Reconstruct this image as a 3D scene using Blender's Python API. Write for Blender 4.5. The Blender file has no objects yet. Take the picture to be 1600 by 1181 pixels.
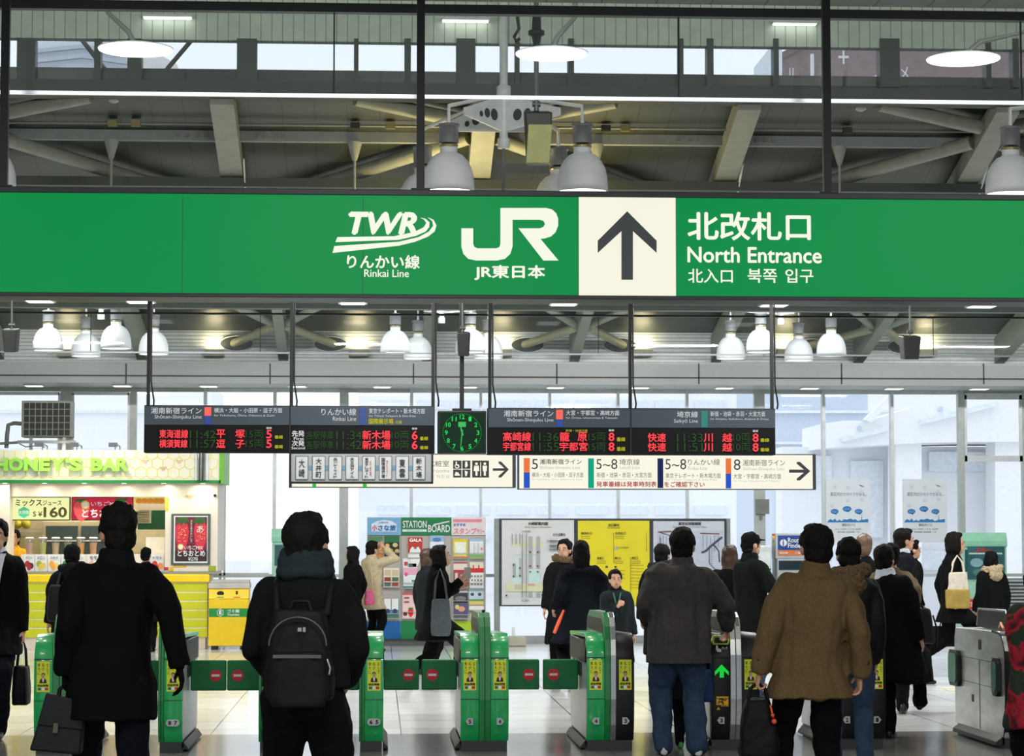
import bpy, bmesh, math, random
from mathutils import Vector, Matrix, noise
from math import sin, cos, pi, radians as R

# ------------------------------------------------------------------ camera, sky, exposure
sc = bpy.context.scene
COL = sc.collection
F, CX, CY, EYE = 3700.0, 800.0, 590.5, 1.66          # focal length and centre in pixels of the 1600 x 1181 photograph, eye height in m
TH = math.atan(247.5 / F)
PS = math.atan(210.0 / F * cos(TH))
FWD = Vector((sin(PS) * cos(TH), cos(PS) * cos(TH), sin(TH)))
RGT = Vector((cos(PS), -sin(PS), 0))
UPV = Vector((-sin(PS) * sin(TH), -cos(PS) * sin(TH), cos(TH)))
cam = bpy.data.cameras.new('camera')
cam.sensor_width = 36.0
cam.lens = F / 1600.0 * 36.0
cam.clip_end = 600
camo = bpy.data.objects.new('camera', cam)
COL.objects.link(camo)
m = Matrix.Identity(4)
for i in range(3):
    m[i][0], m[i][1], m[i][2] = RGT[i], UPV[i], -FWD[i]
m[0][3], m[1][3], m[2][3] = 0, 0, EYE
camo.matrix_world = m
sc.camera = camo
sc.view_settings.view_transform = 'Standard'
sc.view_settings.look = 'None'
sc.view_settings.exposure = 0.0
sc.view_settings.gamma = 1.0
sc.view_settings.use_curve_mapping = False
sc.cycles.max_bounces = 8
sc.cycles.diffuse_bounces = 4
sc.cycles.glossy_bounces = 4
sc.cycles.transparent_max_bounces = 16
sc.cycles.sample_clamp_indirect = 6.0
sc.cycles.caustics_reflective = False
sc.cycles.caustics_refractive = False

wd = bpy.data.worlds.new('overcast_sky')
sc.world = wd
wd.use_nodes = True
bg = wd.node_tree.nodes['Background']
bg.inputs[0].default_value = (0.87, 0.91, 0.98, 1)     # flat winter overcast
bg.inputs[1].default_value = 1.5

def area(name, loc, rot, sx, sy, power, col=(1, 1, 1), spread=pi):
    l = bpy.data.lights.new(name, 'AREA')
    l.shape = 'RECTANGLE'; l.size = sx; l.size_y = sy; l.energy = power; l.color = col; l.spread = spread
    o = bpy.data.objects.new(name, l); COL.objects.link(o)
    o.location = loc; o.rotation_euler = rot
    return o
# unseen fill lights added in the ceiling of the front concourse (their housings are built with the ceiling)
for lx in (-4.5, 0.0, 4.5):
    for ly in (2.5, 7.5):
        area('fluorescent_light', (lx, ly, 4.38), (0, 0, 0), 1.6, 0.5, 150, (1.0, 0.98, 0.93))
for lx in (-4.4, 0.0, 4.4, 8.8):
    for ly in (23.0, 27.0):
        area('fluorescent_light', (lx, ly, 4.50), (0, 0, 0), 1.3, 0.3, 150, (1.0, 0.99, 0.95))

# unseen fill floods added at the two step faces of the roof (fittings built with the ceiling)
for lx in (-4.0, 0.5, 5.0):
    area('floodlight_bulb', (lx, 12.9, 4.95), (R(97), 0, 0), 1.2, 0.25, 62, (1.0, 0.99, 0.95))
for lx in (-4.6, -1.4, 1.8, 5.0, 8.2, 11.4):
    area('floodlight_bulb', (lx, 31.25, 5.05), (R(74), 0, 0), 1.2, 0.25, 105, (1.0, 1.0, 0.98))

# ------------------------------------------------------------------ helpers
def W(px, py, Y):
    d = FWD + RGT * ((px - CX) / F) + UPV * ((CY - py) / F)
    t = Y / d.y
    return Vector((d.x * t, Y, EYE + d.z * t))
def box_px(b, Y):                                   # photo rectangle -> X0, X1, Z0, Z1 on the plane at depth Y
    x0, y0, x1, y1 = b
    ym, xm = (y0 + y1) / 2, (x0 + x1) / 2
    return W(x0, ym, Y).x, W(x1, ym, Y).x, W(xm, y1, Y).z, W(xm, y0, Y).z
def lin(c):
    return tuple(((v / 255) / 12.92 if v / 255 <= 0.04045 else ((v / 255 + 0.055) / 1.055) ** 2.4) for v in c)

MATS = {}
def mat(name, rgb, rough=0.5, metal=0.0, var=0.08, scale=9.0, bump=0.0, emit=0.0, spec=0.5, coat=0.0, stretch=(1, 1, 1), sheen=0.0):
    if name in MATS: return MATS[name]
    mt = bpy.data.materials.new(name); mt.use_nodes = True
    nt = mt.node_tree; N = nt.nodes; L = nt.links
    b = N['Principled BSDF']; c = lin(rgb)
    b.inputs['Roughness'].default_value = rough
    b.inputs['Metallic'].default_value = metal
    b.inputs['Specular IOR Level'].default_value = spec
    b.inputs['Coat Weight'].default_value = coat
    if sheen: b.inputs['Sheen Weight'].default_value = sheen
    tc = N.new('ShaderNodeTexCoord'); mp = N.new('ShaderNodeMapping'); ns = N.new('ShaderNodeTexNoise'); cr = N.new('ShaderNodeValToRGB')
    mp.inputs['Scale'].default_value = stretch
    ns.inputs['Scale'].default_value = scale; ns.inputs['Detail'].default_value = 4
    L.new(tc.outputs['Object'], mp.inputs[0]); L.new(mp.outputs[0], ns.inputs[0]); L.new(ns.outputs['Fac'], cr.inputs[0])
    cr.color_ramp.elements[0].position = 0.3; cr.color_ramp.elements[1].position = 0.7
    cr.color_ramp.elements[0].color = tuple(v * (1 - var) for v in c) + (1,)
    cr.color_ramp.elements[1].color = tuple(min(1, v * (1 + var)) for v in c) + (1,)
    if emit:
        b.inputs['Base Color'].default_value = tuple(v * 0.05 for v in c) + (1,); b.inputs['Specular IOR Level'].default_value = 0.12
        L.new(cr.outputs[0], b.inputs['Emission Color'])
        b.inputs['Emission Strength'].default_value = emit
    else:
        L.new(cr.outputs[0], b.inputs['Base Color'])
    if bump:
        bp = N.new('ShaderNodeBump'); bp.inputs['Strength'].default_value = bump; bp.inputs['Distance'].default_value = 0.01
        L.new(ns.outputs['Fac'], bp.inputs['Height']); L.new(bp.outputs[0], b.inputs['Normal'])
    MATS[name] = mt
    return mt
def stripes(name, rgb, rgb2, axis, period, width=0.06, rough=0.5, metal=0.0):
    """painted or pressed panel joints: thin lines of rgb2 every period metres along one axis"""
    if name in MATS: return MATS[name]
    mt = mat(name, rgb, rough, metal); nt = mt.node_tree; N = nt.nodes; L = nt.links
    b = N['Principled BSDF']; cr = [n for n in N if n.type == 'VALTORGB'][0]
    g = N.new('ShaderNodeNewGeometry'); sx = N.new('ShaderNodeSeparateXYZ'); L.new(g.outputs['Position'], sx.inputs[0])
    d = N.new('ShaderNodeMath'); d.operation = 'DIVIDE'; d.inputs[1].default_value = period; L.new(sx.outputs[axis], d.inputs[0])
    fr = N.new('ShaderNodeMath'); fr.operation = 'FRACT'; L.new(d.outputs[0], fr.inputs[0])
    lt = N.new('ShaderNodeMath'); lt.operation = 'LESS_THAN'; lt.inputs[1].default_value = width; L.new(fr.outputs[0], lt.inputs[0])
    mx = N.new('ShaderNodeMix'); mx.data_type = 'RGBA'; L.new(lt.outputs[0], mx.inputs[0]); L.new(cr.outputs[0], mx.inputs[6])
    mx.inputs[7].default_value = lin(rgb2) + (1,)
    L.new(mx.outputs[2], b.inputs['Base Color'])
    return mt
def glass(name, tint=(245, 250, 250), refl=0.06, haze=0.0):
    if name in MATS: return MATS[name]
    mt = bpy.data.materials.new(name); mt.use_nodes = True; nt = mt.node_tree; N = nt.nodes; L = nt.links
    N.remove(N['Principled BSDF']); out = N['Material Output']
    t = N.new('ShaderNodeBsdfTransparent'); t.inputs[0].default_value = lin(tint) + (1,)
    g = N.new('ShaderNodeBsdfGlossy'); g.inputs['Roughness'].default_value = 0.02
    fr = N.new('ShaderNodeLayerWeight'); fr.inputs[0].default_value = 0.25
    ml = N.new('ShaderNodeMath'); ml.operation = 'MULTIPLY_ADD'; ml.inputs[1].default_value = 0.25; ml.inputs[2].default_value = refl
    L.new(fr.outputs['Fresnel'], ml.inputs[0])
    mx = N.new('ShaderNodeMixShader'); L.new(ml.outputs[0], mx.inputs[0]); L.new(t.outputs[0], mx.inputs[1]); L.new(g.outputs[0], mx.inputs[2])
    last = mx
    if haze:
        d = N.new('ShaderNodeBsdfDiffuse'); d.inputs[0].default_value = (0.8, 0.85, 0.88, 1)
        m2 = N.new('ShaderNodeMixShader'); m2.inputs[0].default_value = haze
        L.new(mx.outputs[0], m2.inputs[1]); L.new(d.outputs[0], m2.inputs[2]); last = m2
    L.new(last.outputs[0], out.inputs[0]); MATS[name] = mt
    return mt

_T = {}
def glyphs(body, bold):
    k = (body, bold)
    if k not in _T:
        cu = bpy.data.curves.new('type', 'FONT'); cu.body = body; cu.resolution_u = 3
        ob = bpy.data.objects.new('type', cu)
        me = ob.to_mesh()
        vs = [(v.co.x, v.co.y) for v in me.vertices]; fs = [tuple(p.vertices) for p in me.polygons]
        ob.to_mesh_clear(); bpy.data.objects.remove(ob); bpy.data.curves.remove(cu)
        _T[k] = (vs, fs)
    return _T[k]

class MB:
    """collects shapes (world coordinates) for ONE mesh object"""
    def __init__(s): s.v, s.f, s.m, s.i, s.sm = [], [], [], 0, []
    def mi(s, i): s.i = i; return s
    def add(s, vs, fs, smooth=False):
        n = len(s.v); s.v += [Vector(v) for v in vs]
        for f in fs: s.f.append(tuple(n + j for j in f)); s.m.append(s.i); s.sm.append(smooth)
        return s
    def box(s, x0, x1, y0, y1, z0, z1):
        return s.add([(x0, y0, z0), (x1, y0, z0), (x1, y1, z0), (x0, y1, z0), (x0, y0, z1), (x1, y0, z1), (x1, y1, z1), (x0, y1, z1)],
                     [(0, 3, 2, 1), (4, 5, 6, 7), (0, 1, 5, 4), (1, 2, 6, 5), (2, 3, 7, 6), (3, 0, 4, 7)])
    def pb(s, b, Y, t):                              # box whose front face is a photo rectangle at depth Y, t metres thick
        x0, x1, z0, z1 = box_px(b, Y); return s.box(x0, x1, Y, Y + t, z0, z1)
    def prism(s, pts, axis, a, b):                   # outline in the plane across 'axis' ('x': (y, z) points, 'y': (x, z), 'z': (x, y))
        n = len(pts)
        def P(p, c): return (c, p[0], p[1]) if axis == 'x' else (p[0], c, p[1]) if axis == 'y' else (p[0], p[1], c)
        vs = [P(p, a) for p in pts] + [P(p, b) for p in pts]
        fs = [tuple(range(n))[::-1], tuple(range(n, 2 * n))] + [(i, (i + 1) % n, n + (i + 1) % n, n + i) for i in range(n)]
        return s.add(vs, fs)
    def ppoly(s, pts, Y, t):                         # photo outline at depth Y, t metres thick
        q = [W(x, y, Y) for x, y in pts]
        return s.prism([(p.x, p.z) for p in q], 'y', Y, Y + t)
    def ring(s, c, u, v, ru, rv, n): return [c + u * (ru * cos(2 * pi * k / n)) + v * (rv * sin(2 * pi * k / n)) for k in range(n)]
    def loft(s, rings, cap=True, smooth=True):
        n = len(rings[0]); vs = [p for r in rings for p in r]; fs = []
        for i in range(len(rings) - 1):
            for k in range(n): fs.append((i * n + k, i * n + (k + 1) % n, (i + 1) * n + (k + 1) % n, (i + 1) * n + k))
        s.add(vs, fs, smooth)
        if cap:
            s.add(rings[0], [tuple(range(n))[::-1]], False); s.add(rings[-1], [tuple(range(n))], False)
        return s
    def tube(s, pts, rad, n=8, cap=True):
        pts = [Vector(p) for p in pts]; rad = rad if isinstance(rad, (list, tuple)) else [rad] * len(pts)
        rings = []; pu = None
        for i, p in enumerate(pts):
            d = (pts[min(i + 1, len(pts) - 1)] - pts[max(i - 1, 0)])
            d = d.normalized() if d.length > 1e-9 else Vector((0, 0, 1))
            u = pu - d * pu.dot(d) if pu is not None else d.cross(Vector((0, 0, 1)) if abs(d.z) < 0.9 else Vector((0, 1, 0)))
            if u.length < 1e-6: u = d.orthogonal()
            u.normalize(); pu = u
            rings.append(s.ring(p, u, d.cross(u), rad[i], rad[i], n))
        return s.loft(rings, cap)
    def lathe(s, c, prof, n=20, cap=True):           # prof: (radius, z) from bottom to top
        c = Vector(c)
        return s.loft([s.ring(c + Vector((0, 0, z)), Vector((1, 0, 0)), Vector((0, 1, 0)), r, r, n) for r, z in prof], cap)
    def ball(s, c, rx, ry=None, rz=None, n=12, mt=None):
        ry = ry or rx; rz = rz or rx; c = Vector(c); rings = []
        for i in range(1, n // 2 + 1):
            a = pi * i / (n // 2 + 1) - pi / 2
            rings.append([Vector((rx * cos(a) * cos(2 * pi * k / n), ry * cos(a) * sin(2 * pi * k / n), rz * sin(a))) for k in range(n)])
        b0, b1 = Vector((0, 0, -rz)), Vector((0, 0, rz))
        vs = [p for r in rings for p in r] + [b0, b1]
        if mt is not None: vs = [mt @ p for p in vs]
        vs = [c + p for p in vs]; q = len(rings); fs = []
        for i in range(q - 1):
            for k in range(n): fs.append((i * n + k, i * n + (k + 1) % n, (i + 1) * n + (k + 1) % n, (i + 1) * n + k))
        for k in range(n):
            fs.append((q * n, (k + 1) % n, k)); fs.append((q * n + 1, (q - 1) * n + k, (q - 1) * n + (k + 1) % n))
        return s.add(vs, fs, True)
    def disc(s, c, r, Y, t, n=24, rz=None):          # flat disc facing the viewer, centre (x, z)
        rz = rz or r
        return s.prism([(c[0] + r * cos(2 * pi * k / n), c[1] + rz * sin(2 * pi * k / n)) for k in range(n)], 'y', Y, Y + t)
    def text(s, body, b, Y, bold=0.0, shear=0.0, world=False):   # lettering fitted into a photo rectangle (or a world X0,X1,Z0,Z1 one)
        x0, x1, z0, z1 = b if world else box_px(b, Y)
        vs, fs = glyphs(body, 0)
        if not vs: return s
        if bold:                                     # heavier weight: the strokes drawn again a little aside
            n0 = len(vs); vv, ff = [], []
            for i, (dx, dy) in enumerate(((0, 0), (1, 0), (-1, 0), (0, 1), (0, -1))):
                vv += [(a + dx * bold, b_ + dy * bold) for a, b_ in vs]; ff += [tuple(j + i * n0 for j in f) for f in fs]
            lay = [i // n0 for i in range(len(vv))]; vs, fs = vv, ff
        else: lay = [0] * len(vs)
        xs = [v[0] + shear * v[1] for v in vs]; ys = [v[1] for v in vs]
        ax, ay = min(xs), min(ys); kx = (x1 - x0) / max(max(xs) - ax, 1e-6); ky = (z1 - z0) / max(max(ys) - ay, 1e-6)
        return s.add([(x0 + (x - ax) * kx, Y - l_ * 0.0005, z0 + (y - ay) * ky) for x, y, l_ in zip(xs, ys, lay)], fs)
    def text3(s, body, b, Y, depth, weight=0.05):    # solid letters standing depth metres proud of the plane Y
        cu = bpy.data.curves.new('type', 'FONT'); cu.body = body; cu.offset = weight; cu.extrude = 0.5; cu.resolution_u = 3
        ob = bpy.data.objects.new('type', cu); me = ob.to_mesh(); x0, x1, z0, z1 = box_px(b, Y)
        P = [v.co.copy() for v in me.vertices]; fs = [tuple(p.vertices) for p in me.polygons]; ob.to_mesh_clear(); bpy.data.objects.remove(ob); bpy.data.curves.remove(cu)
        ax, bx_, ay, by_ = min(p.x for p in P), max(p.x for p in P), min(p.y for p in P), max(p.y for p in P)
        return s.add([(x0 + (p.x - ax) / (bx_ - ax) * (x1 - x0), Y - depth * (p.z + 0.5), z0 + (p.y - ay) / (by_ - ay) * (z1 - z0)) for p in P], fs)
    def vtext(s, body, b, Y, bold=0.0, world=False): # lettering that runs downwards
        x0, x1, z0, z1 = b if world else box_px(b, Y)
        n = len(body); h = (z1 - z0) / n
        for i, ch in enumerate(body):
            zt = z1 - i * h
            if ch in 'ーィ、・！!' : 
                cx = (x0 + x1) / 2; s.text('|' if ch == 'ー' else ch, (cx - (x1 - x0) * 0.1, cx + (x1 - x0) * 0.1, zt - h * 0.85, zt - h * 0.15), Y, bold, world=True)
            else: s.text(ch, (x0, x1, zt - h * 0.93, zt - h * 0.07), Y, bold, world=True)
        return s
    def mesh(s, name, origin=None):
        me = bpy.data.meshes.new(name); o = origin or Vector((0, 0, 0))
        me.from_pydata([tuple(v - o) for v in s.v], [], s.f)
        me.polygons.foreach_set('material_index', s.m); me.polygons.foreach_set('use_smooth', s.sm)
        me.update()
        return me
    def build(s, name, mats, parent=None, bevel=0.0, seg=2):
        o = Vector((0, 0, 0))
        q = parent
        while q is not None: o = o + Vector(q.location); q = q.parent
        me = s.mesh(name, o)
        if len(s.f) < 20000:
            bm = bmesh.new(); bm.from_mesh(me); bmesh.ops.recalc_face_normals(bm, faces=[f for f in bm.faces]); bm.to_mesh(me); bm.free()
        for mt in (mats if isinstance(mats, (list, tuple)) else [mats]): me.materials.append(mt)
        ob = bpy.data.objects.new(name, me); COL.objects.link(ob); ob.parent = parent
        if bevel:
            md = ob.modifiers.new('edge', 'BEVEL'); md.width = bevel; md.segments = seg; md.limit_method = 'ANGLE'; md.angle_limit = R(40)
        return ob

def tag(o, label, cat, group=None, kind=None):
    o['label'] = label; o['category'] = cat
    if group: o['group'] = group
    if kind: o['kind'] = kind
    return o
def thing(name, label, cat, loc=(0, 0, 0), group=None, kind=None):
    o = bpy.data.objects.new(name, None); COL.objects.link(o); o.location = loc; o.empty_display_size = 0.1
    return tag(o, label, cat, group, kind)
def copy_tree(o, parent=None):
    c = o.copy(); COL.objects.link(c); c.parent = parent
    for ch in list(o.children): copy_tree(ch, c)
    return c

# ------------------------------------------------------------------ materials shared by many things
GREY = mat('painted_steel_grey', (120, 124, 118), 0.55)
BEAM = mat('beam_paint', (138, 142, 130), 0.55)
DKMET = mat('black_steel', (14, 16, 16), 0.45, 0.2)
ALU = mat('aluminium', (150, 155, 158), 0.4, 0.6)
WHT = mat('white_enamel', (225, 228, 230), 0.4)
STEEL = mat('brushed_steel', (165, 168, 168), 0.28, 0.9, 0.12, 30, stretch=(1, 1, 8))
LAMP = mat('lamp_glow', (255, 253, 245), 0.5, var=0.0, emit=3.0)
WHITE_LIT = mat('lit_white', (246, 245, 228), 0.4, var=0.01, emit=0.98)
INK = mat('black_ink', (25, 27, 28), 0.6, var=0.02)
# ------------------------------------------------------------------ the hall
YW, YU, YF = 37.2, 36.5, 36.0            # window wall, louvred upper wall, fascia
XL, XR = -9.0, 13.5
def struct(name, mb, mt, label, cat, bevel=0, parent=None):
    o = mb.build(name, mt, parent, bevel)
    if parent is None: tag(o, label, cat, kind='structure')
    return o

def floor_material():
    mt = mat('floor_tiles', (218, 221, 221), 0.12, 0, 0.04, 3.0); nt = mt.node_tree; N = nt.nodes; L = nt.links
    b = N['Principled BSDF']; cr = [n for n in N if n.type == 'VALTORGB'][0]
    g = N.new('ShaderNodeNewGeometry'); sx = N.new('ShaderNodeSeparateXYZ'); L.new(g.outputs['Position'], sx.inputs[0])
    def op(o, a, v=None):
        n = N.new('ShaderNodeMath'); n.operation = o
        for i, q in enumerate((a, v)):
            if q is None: continue
            if isinstance(q, (int, float)): n.inputs[i].default_value = q
            else: L.new(q, n.inputs[i])
        return n.outputs[0]
    fx = op('FRACT', op('DIVIDE', op('ADD', sx.outputs[0], 20.6), 0.8)); fy = op('FRACT', op('DIVIDE', op('ADD', sx.outputs[1], 0.1), 0.8))
    line = op('MAXIMUM', op('LESS_THAN', fx, 0.012), op('LESS_THAN', fy, 0.012))
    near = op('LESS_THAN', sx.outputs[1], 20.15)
    # each tile its own shade
    cx = op('FLOOR', op('DIVIDE', op('ADD', sx.outputs[0], 20.6), 0.8)); cy = op('FLOOR', op('DIVIDE', op('ADD', sx.outputs[1], 0.1), 0.8))
    cb = N.new('ShaderNodeCombineXYZ'); L.new(cx, cb.inputs[0]); L.new(cy, cb.inputs[1])
    wn = N.new('ShaderNodeTexWhiteNoise'); L.new(cb.outputs[0], wn.inputs['Vector'])
    hs = N.new('ShaderNodeHueSaturation'); L.new(op('ADD', op('MULTIPLY', wn.outputs['Value'], 0.08), 0.96), hs.inputs['Value']); L.new(cr.outputs[0], hs.inputs['Color'])
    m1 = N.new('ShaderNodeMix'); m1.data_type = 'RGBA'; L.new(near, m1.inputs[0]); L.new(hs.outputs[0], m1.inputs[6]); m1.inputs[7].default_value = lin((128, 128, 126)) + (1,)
    m2 = N.new('ShaderNodeMix'); m2.data_type = 'RGBA'; L.new(line, m2.inputs[0]); L.new(m1.outputs[2], m2.inputs[6]); m2.inputs[7].default_value = lin((60, 62, 62)) + (1,)
    L.new(m2.outputs[2], b.inputs['Base Color'])
    L.new(op('ADD', op('MULTIPLY', wn.outputs['Value'], 0.03), 0.13), b.inputs['Roughness'])
    b.inputs['Specular IOR Level'].default_value = 0.7
    return mt
struct('floor', MB().box(XL, XR, -6, YW + 0.1, -0.2, 0), floor_material(), 'polished grey tiled concourse floor', 'floor')
# tactile paving strips
tp = MB()
for k in range(16):
    for q in range(3):
        tp.box(6.15 + k * 0.31, 6.15 + k * 0.31 + 0.26, 25.0 + q * 0.34 - k * 0.04, 25.22 + q * 0.34 - k * 0.04, 0.0, 0.006)
struct('trim_1', tp, mat('tactile_tile', (204, 202, 178), 0.6), 'pale yellow tactile paving strips on the floor beyond the open lane', 'tactile paving')
rd = MB().box(6.0, 6.55, 18.6, 21.2, 0, 0.003).box(3.9, 4.2, 20.3, 21.6, 0, 0.003)
struct('trim_2', rd, mat('reddish_tile', (150, 122, 112), 0.25), 'faded reddish floor strips beside the ticket gates', 'floor marking')

sidewall = mat('side_wall_paint', (150, 155, 150), 0.7)
struct('wall_left', MB().box(XL - 0.2, XL, -6, 45, 0, 6.6), sidewall, 'plain grey side wall at the far left of the hall', 'wall')
struct('wall_right', MB().box(XR, XR + 0.2, -6, 45, 0, 6.6), sidewall, 'plain grey side wall at the far right of the hall', 'wall')
ceilm = stripes('ceiling_panels', (176, 182, 176), (120, 126, 120), 0, 0.3, 0.03, 0.6)
struct('ceiling_front', MB().box(XL, XR, -6, 12.70, 4.56, 4.70).box(XL, XR, 12.60, 12.70, 4.70, 6.4), ceilm, 'flat panelled ceiling of the front concourse', 'ceiling')
darkceil = stripes('dark_deck', (92, 99, 92), (52, 58, 54), 1, 0.62, 0.18, 0.5)
struct('ceiling_middle', MB().box(XL, XR, 22.2, 31.0, 4.62, 4.72), darkceil, 'flat dark ribbed ceiling over the ticket gates', 'ceiling')
struct('ceiling_upper', MB().box(XL, XR, 12.7, 19.75, 6.3, 6.4), ceilm, 'high ceiling above the clerestory', 'ceiling')

# housings of the added front fill lights
k = 0
for lx in (-4.5, 0.0, 4.5):
    for ly in (2.5, 7.5):
        MBx = MB().mi(0).box(lx - 0.85, lx + 0.85, ly - 0.3, ly + 0.3, 4.44, 4.56).mi(1).box(lx - 0.8, lx + 0.8, ly - 0.25, ly + 0.25, 4.42, 4.44)
        tag(MBx.build('ceiling_light', [WHT, LAMP]), 'long white fluorescent light on the front concourse ceiling', 'ceiling light', 'front ceiling lights')

# clerestory wall with fascia above
YC = 19.6
fas = stripes('clerestory_fascia', (206, 218, 204), (128, 140, 128), 0, 0.09, 0.07, 0.55)
x0, x1, z0, z1 = box_px((-400, -20, 2000, 68), YC)
struct('wall_clerestory', MB().box(XL, XR, YC, YC + 0.12, z0, 6.4), fas, 'pale ribbed panel wall above the clerestory windows', 'wall')
zb = W(800, 133, YC).z
struct('trim_3', MB().box(XL, XR, YC - 0.05, YC + 0.2, zb - 0.12, zb), mat('dark_beam_paint', (58, 66, 60), 0.5), 'dark sill beam below the clerestory windows', 'beam')
dkpost = mat('clerestory_post', (66, 74, 68), 0.5)
posts = [(-40, -20), (26, 55), (147, 157), (199, 221), (370, 401), (553, 560), (632, 642), (713, 743), (805, 812), (888, 897), (1061, 1068), (1105, 1115), (1209, 1217), (1375, 1406), (1541, 1549), (1583, 1592), (1700, 1730)]
for i in range(len(posts) - 1):
    a, b = posts[i], posts[i + 1]
    w = thing('window_%d' % (i + 1), 'clerestory window between dark posts', 'window', W((a[0] + a[1]) / 2, 133, YC), kind='structure')
    yy = lambda x: (66 + x * 0.009, 128 + x * 0.007)
    MB().pb((a[0], 60, a[1], 136), YC - 0.02, 0.14).build('frame', dkpost, w)
    MB().pb((a[1], 62, b[0], 134), YC + 0.06, 0.006).build('pane', glass('clerestory_glass', (250, 251, 253)), w)
for q in ([(128, 62), (192, 145)], [(300, 62), (244, 128)], [(1390, 118), (1312, 150)]):
    tag(MB().tube([W(q[0][0], q[0][1], YC + 0.2), W(q[1][0], q[1][1], YC + 0.2)], 0.02).build('window_brace', dkpost), 'thin dark diagonal brace behind the clerestory glass', 'brace', 'clerestory braces', 'structure')

# near sloping roof behind the big sign
deck = stripes('roof_deck', (52, 58, 48), (30, 34, 28), 0, 0.28, 0.04, 0.45)
def nz(y): return 5.46 - 0.28 * (y - 19.7)
v = [(XL, 19.7, nz(19.7)), (XR, 19.7, nz(19.7)), (XR, 22.2, nz(22.2)), (XL, 22.2, nz(22.2))]
struct('ceiling_slope', MB().add(v + [(a, b, c + 0.1) for a, b, c in v], [(0, 1, 2, 3), (7, 6, 5, 4), (0, 4, 5, 1), (2, 6, 7, 3), (1, 5, 6, 2), (3, 7, 4, 0)]), deck, 'dark sloping metal roof deck behind the big green sign', 'ceiling')
struct('trim_4', MB().box(XL, XR, 22.1, 22.2, 4.6, 4.85), mat('dark_beam_paint', (58, 66, 60)), 'dark edge beam where the sloping roof meets the flat ceiling', 'beam')
RAFT = [(-50, 0.0), (353, 0), (755, 0), (1155, 0), (1548, 0), (1945, 0)]
beamside = [BEAM]
def slant_beam(x, w, ya, yb, fz, h):
    vs = []
    for y in (ya, yb):
        z = fz(y)
        vs += [(x - w / 2, y, z), (x + w / 2, y, z), (x + w / 2, y, z + h), (x - w / 2, y, z + h)]
    return MB().add(vs, [(0, 1, 5, 4), (1, 2, 6, 5), (2, 3, 7, 6), (3, 0, 4, 7), (3, 2, 1, 0), (4, 5, 6, 7)])
cable = mat('white_cable', (215, 220, 218), 0.5)
nx = []
for px, _ in RAFT:
    x = W(px, 225, 20.3).x; nx.append(x)
    tag(slant_beam(x, 0.2, 19.72, 22.1, lambda y: nz(y) - 0.19, 0.17).build('ceiling_beam', BEAM), 'grey box rafter sloping down behind the big green sign', 'beam', 'near rafters', 'structure')
    if px in (353, 1155, 1548):
        z = nz(21.5) - 0.21; pts = [(x - 0.13, 21.2, z + 0.12), (x - 0.12, 21.35, z), (x + 0.1, 21.35, z), (x + 0.12, 21.2, z + 0.05), (x + 0.12, 20.9, z + 0.25)]
        for dy in (0, 0.04):
            tag(MB().tube([(a, b - dy, c - dy * 0.4) for a, b, c in pts], 0.007, 6).build('cable_loop', cable), 'white cable looped under a grey rafter', 'cable', 'cable loops under the rafters')
# channel beam with conduit, X braces
chm = mat('channel_paint', (128, 134, 132), 0.5)
tag(MB().box(XL, XR, 20.62, 20.70, 5.11, 5.20).build('ceiling_purlin', chm), 'long pale channel beam crossing below the sloping roof', 'beam', kind='structure')
tag(MB().box(XL, XR, 21.1, 21.25, 4.78, 4.86).build('ceiling_purlin', mat('dark_beam_paint', (58, 66, 60))), 'dark purlin low on the sloping roof', 'beam', kind='structure')
tag(MB().tube([(XL, 20.4, 5.216), (XR, 20.4, 5.216)], 0.012, 6).build('conduit_pipe', GREY), 'thin conduit running above the pale channel beam', 'pipe')
for px in (178, 214, 555, 610, 850, 945, 975, 1320):
    p = W(px, 204, 20.5); dark = px in (555, 945, 1320)
    tag(MB().box(p.x - 0.04, p.x + 0.04, 20.37, 20.43, 5.19, 5.24).build('conduit_box', DKMET if dark else mat('brass_fitting', (120, 112, 60), 0.4, 0.4)), 'small fitting on the conduit above the channel beam', 'fitting', 'conduit fittings')
for px in (278, 292, 308, 322, 405, 416, 432, 443, 1060, 1078, 1090, 1182, 1197, 1208):
    p = W(px, 204, 20.62)
    tag(MB().tube([(p.x, 20.60, 5.155), (p.x, 20.62, 5.155)], 0.02, 10).build('bolt', GREY), 'round bolt head on the pale channel beam', 'bolt', 'channel beam bolts')
for i in (0, 2, 4):
    for sg_ in (-1, 1):
        for (d0, y0), (d1, y1) in (((.12, 20.2), (1.1, 19.78)), ((.12, 20.5), (2.05, 21.95))):
            tag(MB().tube([(nx[i] + sg_ * d0, y0, nz(y0) - .10), (nx[i] + sg_ * d1, y1, nz(y1) - .10)], .062, 14).build('ceiling_brace', BEAM), 'grey tubular roof brace meeting a near rafter', 'brace', 'near roof braces', 'structure')
for px, lab in ((171, 'first from the left'), (554, 'left of the middle sign rod'), (935, 'right of the bell lamps'), (1317, 'beside the right sign rod')):
    p = W(px, 222, 20.5); t = thing('pendant_mount', 'pale cone ceiling mount with a thin stem, ' + lab, 'ceiling mount', (p.x, 20.5, 4.5), 'cone mounts under the channel beam')
    MB().lathe((p.x, 20.66, 4.95), [(0.02, 0), (0.06, 0.14), (0.063, 0.165)], 14).build('cone', mat('mount_grey', (150, 155, 148), 0.5), t)
    MB().tube([(p.x, 20.66, 4.3), (p.x, 20.66, 4.99)], 0.012, 8).build('stem', mat('mount_grey', (150, 155, 148)), t)
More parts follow.
